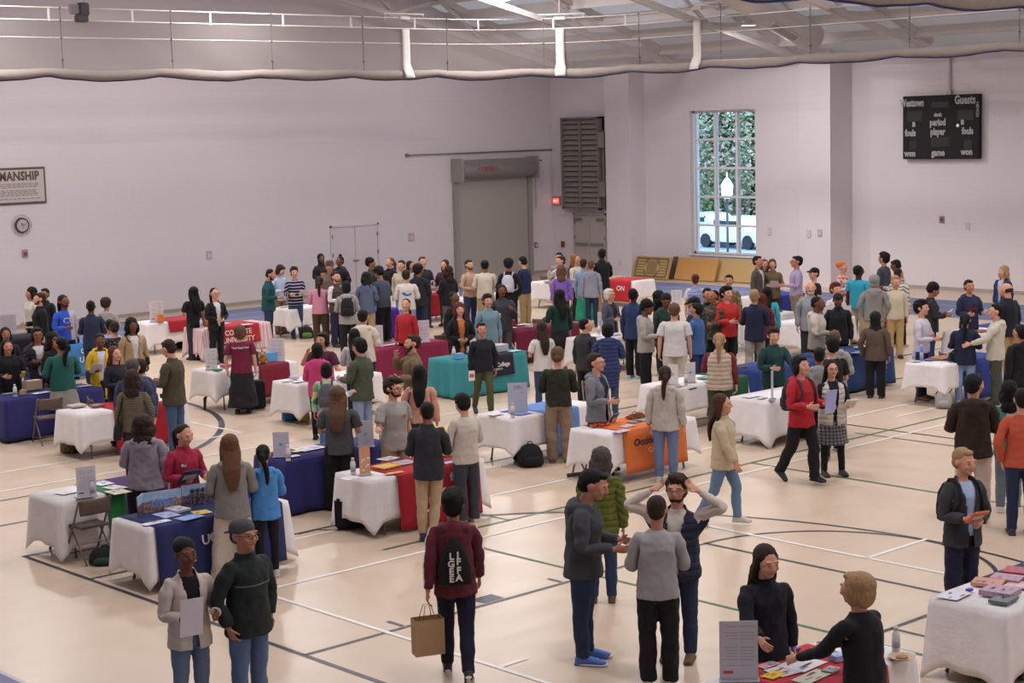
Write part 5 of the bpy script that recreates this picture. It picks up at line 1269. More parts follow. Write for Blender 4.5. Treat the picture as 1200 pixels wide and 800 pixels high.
bottle(1071, 421, 'small clear blue bottle left of the tall one on the right table', '9fb2dc', 'b8c0d8', .16)
bottle(251, 383, 'dark bottle on the striped table near the red banner', '2a2f4a', '24242c', .2)
def frame_sign(px, py, w, h, a, col, label, kind='lines', base=True, z=CT, c2='5a4a8a'):
    """clear stand with a printed sheet; a = turn of its face from the camera"""
    x, y, z = at_top(px, py, z); th = math.atan2(-y, -x) + math.radians(a) + PI / 2
    t = empty('sign_holder', (x, y, z), th, label, 'sign holder')
    bm = bmesh.new(); box(bm, -w / 2, w / 2, -.004, .004, .008, h, .001); flat('sheet', bm, plain(col, .35, name='sheet'), t)
    bm = bmesh.new(); box(bm, -w / 2 - .01, w / 2 + .01, -.05, .05, 0, .008, .003); flat('foot', bm, plain('b7b6bd', .15), t)
    R_ = random.Random(int(px)); bm = bmesh.new()
    if kind == 'lines':
        k = .9
        while k > .2:
            if R_.random() > .15:
                for s in (-1, 1): a0 = R_.uniform(.08, .2); b0 = R_.uniform(.3, .44); box(bm, *(sorted((s * .04 * w, s * b0 * w))), -.0055, -.004, h * k, h * (k + .012))
            k -= .05
        flat('print', bm, plain('9a93a3', .5), t)
        bm = bmesh.new(); box(bm, -w * .4, -w * .15, -.0055, -.004, h * .12, h * .17); flat('logo', bm, plain(c2, .5), t)
    elif kind == 'cross':
        for s in (-1, 1): obox(bm, (0, .006, h / 2), ((s * w, 0, h), (0, 1, 0), (h, 0, -s * w)), (math.hypot(w, h) / 2, .001, .003))
        flat('crossed_wires', bm, plain('6d6a86', .5), t); bm = bmesh.new(); obox(bm, (0, -.006, h / 2), ((1, 0, 0), (0, 1, 0), (0, 0, 1)), (.02, .001, .02)); flat('blue_dot', bm, plain('4fb4d0', .5), t)
    elif kind == 'poster':
        for i in range(8): a0 = R_.uniform(-.4, .2); c0 = R_.uniform(.1, .85); box(bm, a0 * w, (a0 + R_.uniform(.1, .3)) * w, -.0055, -.004, c0 * h, (c0 + .06) * h)
        flat('print', bm, plain(c2, .5), t)
    return t
frame_sign(102, 582, .24, .38, 15, 'cfcdd6', 'clear sign holder with two-column sheet on the left white table')
frame_sign(330, 535, .22, .34, -10, 'bdbac9', 'sign holder seen from behind with crossed wires and a blue dot, on royal blue', 'cross')
frame_sign(429, 523, .22, .36, -10, 'c4c1cb', 'crossed-wire sign holder behind the bearded man in grey polo', 'cross', z=CT)
frame_sign(428, 556, .15, .36, 25, 'd09a76', 'narrow orange poster stand on the crimson-runner table', 'poster', c2='e0dcd8')
frame_sign(607, 483, .30, .46, 0, 'aeb0c4', 'tall grey-blue poster stand on the light-blue-runner table', 'poster', c2='9a9cb4')
frame_sign(866, 797, .30, .48, 5, 'b5b1b8', 'large grey sign holder with printed columns at the bottom of the picture', c2='c23a44')
frame_sign(789, 450, .20, .34, -35, 'cfc8c6', 'left one of two white folders standing on the green-runner table', 'cross')
frame_sign(809, 448, .20, .34, 30, 'cfc8c6', 'right one of the two white folders standing on the green-runner table', 'cross')
frame_sign(248, 433, .22, .40, 0, 'd4cdd0', 'white sign stand left of the woman in the maroon t-shirt', c2='3f9a7c')
frame_sign(325, 423, .30, .44, -10, 'd2c9d0', 'blank white folded board right of the woman in the maroon t-shirt', 'lines')
frame_sign(445, 406, .16, .44, -20, 'cdbcca', 'pale pink sheet stand on the raspberry red table, left one')
frame_sign(497, 401, .24, .46, 15, 'd5c3cf', 'pale pink folded sheet stand on the raspberry red table, right one')
frame_sign(706, 386, .20, .38, 0, 'd0cbcc', 'white sheet with a green head in front of the grey-haired woman', c2='4a8a74')
frame_sign(793, 357, .26, .36, 0, 'd2ccd0', 'white sheet stand behind the man in the black beanie')
frame_sign(10, 391, .36, .44, 0, 'b6aeb6', 'grey folded sign board at the far left edge')
frame_sign(184, 377, .32, .50, 0, 'cfc3c6', 'white sign stand with a red top on the far left table', c2='c0404a')
frame_sign(905, 468, .22, .46, 82, 'b6b4bc', 'thin upright sign seen edge-on on the plain white table', 'cross')
# white tri-fold board
x, y, z = at_top(981, 401); th = math.atan2(-y, -x) + PI / 2; t = empty('display_board', (x, y, z), th, 'tall white folding display board hiding the man in black', 'display board')
for s in (-1, 1): bm = bmesh.new(); u = Vector((s, .25, 0)).normalized(); obox(bm, u * .14 + Vector((0, -.02, .36)), (u, Vector((-u.y, u.x, 0)), (0, 0, 1)), (.14, .004, .36)); flat('panel', bm, plain('d6cdca', .6, name='card'), t)
# photo panorama board on the navy table
x0, y0, _ = at_top(170, 603); x1, y1, _ = at_top(244, 592)
t = empty('photo_board', (x0, y0, CT), math.atan2(y1 - y0, x1 - x0), 'long board of beach and campus photographs on the navy table', 'display board')
def photo(name, w, h, org, ang, seed):
    T = NT('photo_%d' % seed); v = T.obj(); sp = T.add('ShaderNodeSeparateXYZ'); T.link(v, sp.inputs[0]); z = T.math('DIVIDE', sp.outputs[2], h)
    n = T.noise(v, 16, 4); hz = T.math('GREATER_THAN', T.math('ADD', z, T.math('MULTIPLY', T.math('SUBTRACT', n, .5), .5)), .55)
    gnd_ = T.mix(T.math('GREATER_THAN', T.noise(v, 30, 2), .52), lin('7a5a4c' if seed % 2 else '3a4a3c'), lin('a4846c' if seed % 2 else '8a5a84'))
    T.link(T.mix(hz, gnd_, T.mix(n, lin('4f86c0'), lin('c0ccd8'))), T.b.inputs['Base Color']); T.b.inputs['Roughness'].default_value = .3
    bm = bmesh.new(); box(bm, 0, w, -.006, .006, 0, h); o = flat(name, bm, T.m, t); o.location = org; o.rotation_euler = (0, 0, ang); return o
photo('photo_panel', .22, .24, (-.12, -.1, 0), .95, 2); photo('photo_panel', .48, .24, (0, .08, 0), 0, 3); photo('photo_panel', .62, .26, (.49, .08, 0), .02, 4)
bm = bmesh.new(); R_ = random.Random(4)
for i in range(7):
    xx = .62 + i * .066; obox(bm, (xx, .070, .10 + R_.uniform(0, .05)), ((1, 0, 0), (0, 1, 0), (0, 0, 1)), (.005, .001, .07))
    for a in range(7): q = a * .9; obox(bm, (xx + .018 * math.cos(q), .069, .18 + .018 * math.sin(q)), ((math.cos(q), 0, math.sin(q)), (0, 1, 0), (-math.sin(q), 0, math.cos(q))), (.018, .001, .005))
flat('palm_trees', bm, plain('2b3a30', .5), t)
bm = bmesh.new()
for i in range(6): obox(bm, (.12 + i * .05, .070, .09), ((1, 0, 0), (0, 1, 0), (0, 0, 1)), (.016, .001, .035)); ell(bm, (.12 + i * .05, .069, .135), (.012, .003, .014), 8)
flat('people_in_photo', bm, plain('5f86c8', .5), t)
# papers, brochures and booklets: px, py, width, depth, thickness, turn, colour, kind
PAP = """80 576 .28 .2 .002 5 d8d2d6 sheet on the left white table|120 566 .2 .28 .003 0 d5d0d8 sheet on the purple runner, leftmost|135 571 .2 .28 .003 10 d2cdd6 sheet on the purple runner beside the leftmost|138 576 .24 .28 .003 0 cfc6a8 cream sheet at the front of the purple runner
195 603 .22 .3 .004 0 a9b4d8 blue brochure in front of the photo board|208 598 .2 .26 .03 5 c9c6d0 stack of leaflets beside the photo board|183 612 .34 .12 .003 0 cfcfe0 white lettered card at the navy table corner|222 606 .3 .2 .003 8 7fa0d8 light blue flyer on the navy table|236 600 .2 .2 .003 -9 d0c04a yellow flyer on the navy table
362 525 .4 .3 .004 3 c7bcc4 patterned poster on the royal blue table|345 534 .14 .1 .002 0 d8d2d6 small card on the royal blue table|350 528 .2 .12 .003 6 c9b860 yellow slip on the royal blue table
453 547 .3 .24 .02 4 d2a83c pile of yellow folders on the crimson runner, left pile|462 554 .26 .1 .004 -6 c8954a orange leaflet before the yellow folders|455 537 .26 .2 .003 8 d8d2d4 white sheet behind the yellow folders|474 542 .26 .24 .01 0 b8b0c0 grey leaflets in the middle of the crimson runner|527 532 .3 .2 .02 4 d0a83c pile of yellow folders on the crimson runner, right pile|530 541 .3 .1 .006 4 aeb4cc pale blue leaflets under the right yellow folders|410 560 .22 .18 .004 0 d8d4d8 white sheets at the left end of the crimson table
735 499 .22 .14 .004 5 b9c4d0 pale card on the orange runner|752 492 .3 .16 .004 10 6f8f6a green brochure on the orange runner|744 494 .2 .14 .004 -5 4a6f9a blue brochure on the orange runner|728 505 .26 .14 .004 5 c6bcd0 lilac card at the front of the orange runner|762 489 .24 .12 .004 8 8898a0 grey brochure on the right of the orange runner
612 484 .3 .2 .004 5 7c95d0 blue leaflet at the foot of the tall poster|580 485 .24 .18 .003 0 d6d0d2 white sheet on the light-blue-runner table|650 477 .26 .2 .003 0 8fb0e0 pale blue sheet at the right of the poster|593 481 .2 .1 .003 0 5a7ac8 blue slip behind the tall poster
548 412 .2 .2 .12 5 d4d0d4 white box on the teal table|538 420 .16 .12 .10 0 5f9fd8 blue display box near the bottle on the teal table|556 414 .12 .06 .15 20 8fd0e4 aqua leaflet holder on the teal table|584 411 .32 .26 .13 8 b2a9b8 stack of lilac booklets on the teal table|575 411 .22 .2 .10 5 5fb0c8 aqua box behind the lilac booklets|603 411 .26 .14 .006 0 8fd4dc aqua sheet at the right of the teal table
470 402 .34 .2 .003 0 d2c6cc white sheet in the middle of the raspberry table|455 404 .26 .14 .003 6 cabfc6 pale sheet at the left of the raspberry table|482 400 .2 .12 .003 -6 d8d0d0 small sheet at the right of the raspberry table
597 384 .3 .2 .003 4 d2c4c8 white sheet at the left of the maroon cloth|612 380 .3 .14 .003 8 cfc3c8 white sheet in the middle of the maroon cloth|620 383 .14 .12 .06 0 c8c0cc small grey box on the maroon cloth|602 381 .08 .06 .12 0 9a2a38 small red box on the maroon cloth
255 434 .16 .12 .03 0 3f8a5c green box on the table by the maroon t-shirt|265 430 .2 .14 .05 12 b34a60 folded pink cloth on the table by the maroon t-shirt|318 423 .20 .14 .17 0 5aa6dc light blue box on the wine-red runner
288 380 .3 .2 .003 0 d5cccc white sheet on the far right of the striped table|262 379 .3 .2 .003 0 d0b4b8 pink sheet at the back of the striped table|242 381 .1 .08 .12 0 c06a3a orange tin on the striped table|188 377 .12 .10 .18 0 d0742c orange box on the far left white table
350 447 .24 .16 .004 0 d5cfd2 white sheets on the table with blue bags|345 444 .14 .12 .05 0 c5c0cc small white box on the table with blue bags|337 446 .2 .14 .003 9 d8d0d4 loose sheet on the table with blue bags
38 456 .30 .18 .16 0 b49c84 woven tan box on the indigo table|36 447 .26 .03 .18 0 5660a8 blue card behind the tan box|27 462 .10 .08 .08 0 a88f6c small tan tub on the indigo table|48 460 .3 .16 .003 5 d5ced2 white sheet on the indigo table|100 452 .26 .14 .004 0 8c8ca8 grey-blue leaflet at the right of the indigo table|10 461 .2 .14 .004 0 8c88a0 grey leaflet at the left of the indigo table
90 476 .26 .22 .03 0 b8a8a0 tan folded cloth on the white table end|113 476 .2 .18 .03 10 8c5c58 brown pouch on the scarlet runner|186 469 .3 .2 .003 0 d8d2d4 white sheet on the scarlet runner by the man in olive|190 466 .06 .05 .07 0 1f1d22 small black box on the scarlet runner
835 446 .3 .2 .003 0 c8ccd8 pale leaflet on the forest green runner|826 443 .24 .2 .02 6 5f9080 green booklets on the white table by the cream vest|795 452 .2 .14 .003 0 b0a098 tan slip before the two white folders|812 456 .2 .04 .02 12 2a2a30 black pen case on the green-runner table
880 464 .3 .2 .003 0 d4d0d8 white sheet on the plain white table|893 466 .24 .1 .003 8 c8c6d4 pale sheet near the edge of the plain white table
1100 420 .30 .3 .02 6 c08450 orange brochures on the royal blue runner|1112 418 .3 .26 .02 0 a85a4a red brochures on the royal blue runner|1090 421 .26 .2 .004 -5 7a86c8 blue leaflet on the royal blue runner|1118 415 .24 .2 .01 5 c8b060 yellow brochures at the back of the royal blue runner|1072 423 .2 .16 .004 0 d0cede white sheet on the white end of the right table
1010 407 .3 .2 .02 0 b8bccc pale blue papers on the navy table by the brown blazer|1005 413 .24 .14 .01 6 8c90b0 blue leaflets at the left of the brown blazer table
1150 388 .3 .2 .02 0 b06a4a orange leaflets on the far right table|1130 391 .3 .1 .003 0 d4ceda white sheet on the far right table
1118 697 .3 .2 .003 6 c8c8d8 white form with a blue clip on the right edge table|1136 692 .06 .05 .02 0 3a4fc0 blue cap on the white form at the right edge|1158 684 .22 .28 .03 20 c08a78 orange-pink booklets, leftmost stack at the right edge|1180 679 .22 .28 .03 15 b08c98 pale orange booklets in the middle of the navy strip|1172 696 .26 .3 .05 8 a88a9c lilac and orange booklets before the navy strip|1176 704 .26 .18 .03 8 5f6a70 dark green and orange booklets nearest the table edge|1196 671 .24 .3 .03 18 b0485a red and blue booklets at the far right edge|1198 686 .22 .28 .01 10 c8a0a8 pink booklet on the navy strip at the right
940 778 .34 .26 .004 4 cfcbd0 large white printed sheet on the red runner|922 785 .30 .22 .004 -8 c8c4cc second printed sheet beside the large one|952 793 .36 .16 .006 4 b8bda8 green-grey brochure at the bottom picture edge|906 791 .18 .12 .006 6 d8c03c yellow card on the red runner|900 779 .2 .1 .004 0 c8a0a4 pink sheet by the large sign holder|974 786 .14 .1 .02 8 a8a0a0 small photo cards on the red runner|982 773 .12 .1 .05 -12 9ab4d8 white and blue pamphlet under the blond woman's hands|921 763 .22 .14 .02 4 2f4fb0 blue brochure at the corner near the woman in black
895 347 .3 .2 .003 0 c2c6d8 pale sheets on the cobalt runner|872 371 .3 .2 .003 0 d2ccd0 white sheet behind the boy in the red hoodie|334 359 .3 .2 .003 0 d0b8bc pink sheet on the table of the striped sweater|425 364 .3 .2 .003 0 c8c4d4 white sheet on the violet runner|560 346 .3 .16 .004 0 b04a5a red sheet on the peach shirt's table|645 330 .3 .3 .02 0 8fa0c8 blue papers on the far table beside the purple sweater|722 326 .3 .3 .06 0 c8a49c heap of pink papers on the far table by the man in black|720 392 .3 .2 .01 0 b8c0d8 pale blue leaflets before the grey-haired woman|700 394 .2 .14 .003 5 d5d0d4 white sheet before the grey-haired woman|505 342 .2 .2 .003 0 d5d0d4 white sheet on the far table left of the roll-up door"""
bmU = {}
def sheet(row):
    f = row.split(' ', 7); px, py, w, d, h, a = map(float, f[:6]); col = f[6]; name = f[7]
    x, y, z = at_top(px, py, CT + (.008 if 'runner' in name or 'strip' in name or 'cloth' in name else .006))
    nm = 'stack_of_booklets' if 'booklets' in name or 'pile' in name or 'stack' in name else 'box' if ('box' in name or 'tin' in name or 'case' in name) else 'paper_sheet'
    bm = bmesh.new(); box(bm, -w / 2, w / 2, -d / 2, d / 2, 0, h, min(.002, h * .3) if h > .01 else 0)
    o = flat(nm if nm != 'stack_of_booklets' else 'booklet_stack', bm, plain(col, .5, name='printed'), None); o.location = (x, y, z); o.rotation_euler = (0, 0, math.radians(a))
    R_ = random.Random(int(px * 7 + py)); bm = bmesh.new()
    for i in range(5 if h < .08 else 2):
        a0 = R_.uniform(-.42, .1); c0 = R_.uniform(-.4, .3); box(bm, a0 * w, (a0 + R_.uniform(.15, .35)) * w, c0 * d, (c0 + .1) * d, h, h + .0006)
    flat('print', bm, plain(R_.choice(['8c8794', 'a9503c', '4f62a0', 'c4bcc4', '7a7684']), .5), o)
    names = [q for q in name.split(' ')]; lb = name if len(names) > 3 else name + ' there'
    tag(o, lb, 'box' if nm == 'box' else 'booklets' if 'booklet' in nm else 'paper')
for ln_ in PAP.split('\n'):
    for r_ in ln_.split('|'): sheet(r_)
# piles of wrist bands, candy bowl, plush toy, tablet, plate
def pile(px, py, w, h, label, col, seed):
    x, y, z = at_top(px, py, CT + .01); bm = bmesh.new(); R_ = random.Random(seed)
    for i in range(46):
        a = R_.uniform(0, 6.3); q = math.sqrt(R_.random()) * w; c = Vector((math.cos(a) * q, math.sin(a) * q * .7, .012 + (1 - q / w) * h * R_.uniform(.2, 1))); n_ = Vector((R_.uniform(-.6, .6), R_.uniform(-.6, .6), 1)).normalized(); u = n_.orthogonal().normalized(); v = n_.cross(u); r = R_.uniform(.028, .04)
        tube(bm, [c + u * r * math.cos(k) + v * r * math.sin(k) for k in np.linspace(0, 2 * PI, 9)], .006, 5)
    o = mesh_obj('band_pile', bm, plain(col, .5), None); o.location = (x, y, z); o['kind'] = 'stuff'; tag(o, label, 'wristbands')
pile(703, 498, .17, .07, 'tangled heap of orange bands at the left of the orange runner', 'c85a24', 1); pile(746, 489, .16, .07, 'dark orange heap of bands at the back of the orange runner', '8a4426', 2)
x, y, z = at_top(533, 527); t = empty('candy_bowl', (x, y, z), 0, 'bowl heaped with wrapped sweets between the two students', 'bowl')
bm = bmesh.new(); lathe(bm, [(.08, 0), (.09, .01), (.15, .08), (.145, .08), (.085, .015)], 20); mesh_obj('bowl', bm, plain('b8b4c4', .3), t)
for ci, cc in enumerate(('d8c8d0', '8a5ab0', 'c83a4a', 'e0b040', '4a7ac0')):
    bm = bmesh.new(); R_ = random.Random(ci)
    for i in range(14): a = R_.uniform(0, 6.3); q = math.sqrt(R_.random()) * .13; ell(bm, (math.cos(a) * q, math.sin(a) * q, .07 + (.13 - q) * .6 * R_.random()), (.022, .016, .014), 8)
    o = mesh_obj('sweets', bm, plain(cc, .35), t); o['kind'] = 'stuff'
x, y, z = at_top(308, 426, CT + .01); t = empty('plush_toy', (x, y, z), -.6, 'small orange-brown plush animal on the wine-red runner', 'plush toy')
bm = bmesh.new(); ell(bm, (0, 0, .07), (.07, .06, .08)); ell(bm, (0, -.02, .17), (.055, .05, .05)); [ell(bm, (s * .04, -.01, .215), (.018, .01, .018), 8) for s in (-1, 1)]; [ell(bm, (s * .06, -.06, .03), (.03, .05, .025), 10) for s in (-1, 1)]; [ell(bm, (s * .07, -.03, .1), (.022, .03, .045), 10) for s in (-1, 1)]; mesh_obj('body', bm, fabric('b0763c', restful=False), t)
x, y, z = at_top(298, 428, CT + .01); t = empty('tablet', (x, y, z), -.5, 'dark tablet leaning upright beside the plush animal', 'tablet'); bm = bmesh.new(); obox(bm, (0, .02, .13), ((1, 0, 0), (0, .2, 1), (0, 1, -.2)), (.09, .13, .005), .002); flat('case', bm, plain('1c1c22', .3), t); bm = bmesh.new(); obox(bm, (0, .07, .06), ((1, 0, 0), (0, .8, -1), (0, 1, .8)), (.03, .08, .003)); flat('stand', bm, plain('2a2a30', .4), t)
x, y, z = at_top(1057, 771); t = empty('plate', (x, y, z), 0, 'tan paper plate beside the bottle on the bottom right table', 'plate'); bm = bmesh.new(); lathe(bm, [(.001, 0), (.08, .002), (.11, .018), (.108, .02), (.078, .005), (.001, .004)], 24); mesh_obj('plate', bm, plain('b89c84', .5), t); bm = bmesh.new(); lathe(bm, [(.05, .006), (.045, .02), (.01, .024)], 16); mesh_obj('food', bm, plain('a07a58', .7), t)
# ---------------------------------------------------------------- chairs, bags and boxes on the floor
CHB = plain('7a6a60', .5, .3, name='chair_frame'); CHS = plain('5c4a42', .55, name='chair_seat')
def folding_chair(px, py, a, label, z=0.):
    g = G(px, py, 0); x, y = float(g[0]), float(g[1]); th = math.atan2(-y, -x) + math.radians(a) + PI / 2
    t = empty('folding_chair', (x, y, 0), th, label, 'chair')
    for s in (-1, 1):
        bm = bmesh.new(); tube(bm, [(s * .215, -.25, .012), (s * .215, -.02, .40), (s * .215, .19, .78), (s * .20, .20, .80)], .013, 8); mesh_obj('leg', bm, CHB, t)
        bm = bmesh.new(); tube(bm, [(s * .19, .27, .012), (s * .19, .02, .30), (s * .19, -.14, .46)], .011, 8); mesh_obj('leg', bm, CHB, t)
    bm = bmesh.new(); tube(bm, [(-.19, .22, .08), (.19, .22, .08)], .009, 6); mesh_obj('crossbar', bm, CHB, t); bm = bmesh.new(); tube(bm, [(-.215, -.21, .08), (.215, -.21, .08)], .009, 6); mesh_obj('crossbar', bm, CHB, t)
    bm = bmesh.new(); box(bm, -.2, .2, -.21, .19, .435, .46, .01); mesh_obj('seat', bm, CHS, t)
    bm = bmesh.new()
    loft(bm, [((xx, .19 + .03 * (1 - (xx / .2) ** 2) - (z_ - .7) * -.4 * 0, .70), (0, 1, 0), (0, 0, 1), .012, .095) for xx in np.linspace(-.205, .205, 9) for z_ in (0,)], 12); mesh_obj('backrest', bm, CHS, t)
    return t
folding_chair(58, 519, 195, 'brown folding chair in front of the indigo tablecloth'); folding_chair(106, 656, -152, 'brown folding chair in front of the green runner')
folding_chair(525, 437, 20, 'folding chair back just left of the teal table'); folding_chair(700, 502, 10, 'folding chair behind the orange runner table'); folding_chair(866, 478, 160, 'folding chair between the cream vest and the plain white table')
folding_chair(1118, 463, 120, 'dark folding chair half hidden under the right white tablecloth'); folding_chair(630, 416, -30, 'dark folding chair right of the ELON cloth'); folding_chair(122, 520, 100, 'folding chair under the white table beside the scarlet runner'); folding_chair(1005, 450, 200, 'folding chair beside the woman in the brown blazer')
folding_chair(645, 354, 150, 'far folding chair in front of the table beside the purple sweater'); folding_chair(912, 402, 150, 'folding chair in front of the white table by the turquoise sweater'); folding_chair(463, 545, 0, 'folding chair behind the crimson table beside the grey polo')
def floor_bag(px, py, w, d, h, a, col, label, kind='backpack', c2=None):
    g = G(px, py, 0); x, y = float(g[0]), float(g[1]); th = math.atan2(-y, -x) + math.radians(a) + PI / 2
    t = empty(kind, (x, y, 0), th, label, 'suitcase' if kind == 'suitcase' else 'bag')
    bm = bmesh.new()
    if kind in ('backpack', 'bag'):
        zl(bm, [(0, 0, 0.004, w * .42, d * .40), (0, 0, h * .1, w * .5, d * .5), (0, 0.01, h * .55, w * .48, d * .46), (0, .02, h * .85, w * .36, d * .33), (0, .02, h, w * .15, d * .12)], 20); mesh_obj('body', bm, fabric(col, restful=False), t)
        bm = bmesh.new(); zl(bm, [(0, -d * .42, h * .08, w * .3, d * .12), (0, -d * .46, h * .2, w * .36, d * .17), (0, -d * .44, h * .42, w * .34, d * .15), (0, -d * .40, h * .5, w * .2, d * .06)], 14); mesh_obj('front_pocket', bm, fabric(c2 or col, restful=False), t)
        bm = bmesh.new(); tube(bm, [(-.04, .02, h * .97), (-.03, .02, h * 1.1), (.03, .02, h * 1.1), (.04, .02, h * .97)], .009, 6); mesh_obj('handle', bm, fabric(col, restful=False), t)
        for s in (-1, 1): bm = bmesh.new(); tube(bm, [(s * w * .2, d * .3, h * .9), (s * w * .35, d * .6, h * .6), (s * w * .38, d * .62, h * .3), (s * w * .3, d * .4, h * .1)], .013, 6); mesh_obj('strap', bm, fabric(col, restful=False), t)
    else:
        box(bm, -w / 2, w / 2, -d / 2, d / 2, .03, h, .03); mesh_obj('shell', bm, fabric(col, restful=False), t, False)
        for s in (-1, 1): bm = bmesh.new(); tube(bm, [(s * (w / 2 - .03) - .015, d / 2 - .03, .03), (s * (w / 2 - .03) + .015, d / 2 - .03, .03)], .028, 12); mesh_obj('wheel', bm, plain('18181a', .5), t)
        bm = bmesh.new(); tube(bm, [(-w * .3, d * .4, h - .02), (-w * .3, d * .4, h + .14), (w * .3, d * .4, h + .14), (w * .3, d * .4, h - .02)], .009, 6); mesh_obj('handle', bm, plain('3a3a3e', .4, .4), t)
        if c2: bm = bmesh.new(); box(bm, -.08, .06, -d / 2 - .004, -d / 2, h * .5, h * .62); flat('tag', bm, plain(c2, .5), t)
floor_bag(622, 546, .42, .30, .34, 20, '1b1c22', 'black backpack lying under the light blue runner'); floor_bag(612, 540, .3, .2, .24, -30, '26262c', 'dark small bag left of the black backpack', 'bag')
floor_bag(411, 619, .40, .28, .42, 0, '17161b', 'black wheeled case under the left end of the crimson table', 'suitcase'); floor_bag(360, 396, .34, .24, .3, 0, '1d231d', 'black bag with green pocket under the table of the striped sweater', 'backpack', '5a8a3a')
floor_bag(296, 480, .5, .3, .55, 0, '18171b', 'large black wheeled case behind the woman in the maroon t-shirt', 'suitcase', 'b87a80'); floor_bag(320, 462, .34, .24, .3, 10, '1c1a20', 'black bag under the wine-red runner', 'bag')
floor_bag(340, 492, .3, .2, .26, 0, '3a7ac0', 'blue bag beneath the white table left of the bright child', 'bag'); floor_bag(356, 494, .22, .18, .36, 0, 'c4a030', 'yellow bag beneath the white table left of the bright child', 'bag')
floor_bag(83, 530, .34, .26, .3, 0, '6b5a4c', 'brown bag beneath the white table beside the scarlet runner', 'bag'); floor_bag(124, 660, .4, .26, .2, 0, '1c2420', 'dark green and black bag behind the brown folding chair', 'bag', '2a4a34'); floor_bag(432, 590, .2, .18, .24, 0, '2a2c4c', 'navy bag under the crimson table', 'bag')
floor_bag(441, 470, .24, .2, .3, 0, '1e1e28', 'dark bag with green pocket beside the olive bomber jacket', 'bag', '8a9a4a'); floor_bag(468, 430, .26, .2, .36, 0, '9a5a30', 'orange-brown bag under the raspberry table', 'bag'); floor_bag(927, 383, .34, .2, .12, 0, 'c89a30', 'yellow-orange bag on the floor below the lavender shirt', 'bag', 'b0802a')
floor_bag(1106, 478, .3, .24, .3, 0, '9a9898', 'grey bag under the right white tablecloth', 'bag'); floor_bag(178, 404, .3, .2, .24, 0, '1d1c22', 'black bag below the far white cloth at the left', 'bag'); floor_bag(212, 408, .3, .2, .16, 0, '1d1c22', 'black bag right of the other under the far left table', 'bag')
floor_bag(1166, 792, .5, .3, .22, 0, '1c1c20', 'black bag under the right edge table', 'bag')
bm = bmesh.new(); pts = [G(*q)[:2] for q in ((350, 626), (372, 621), (395, 622), (412, 610))]; tube(bm, [Vector((p[0], p[1], .008)) for p in pts], .006, 6); tag(mesh_obj('power_cord', bm, plain('2a282c', .6)), 'thin black cord on the floor left of the black wheeled case', 'cord')
p = G(240, 480); t = empty('folded_stand', (p[0], p[1], 0), 0, 'short black stand foot right of the man in olive', 'stand'); bm = bmesh.new(); tube(bm, [(0, 0, .008), (0, 0, .22), (.05, -.04, .26)], .02, 8); mesh_obj('post', bm, plain('2a282c', .5), t)
a_, b_ = G(665, 560), G(726, 553); t = empty('tripod_stand', (a_[0], a_[1], 0), 0, 'black bar of a folded stand under the orange runner table', 'stand'); bm = bmesh.new(); tube(bm, [(0, 0, .04), (b_[0] - a_[0], b_[1] - a_[1], .05)], .03, 10); mesh_obj('bar', bm, plain('1d1c20', .5), t); bm = bmesh.new(); tube(bm, [(.2, .1, .01), (.25, .1, .16), (.38, .12, .2), (.5, .16, .05), (.52, .17, .01)], .014, 8); mesh_obj('bracket', bm, LEGM, t)
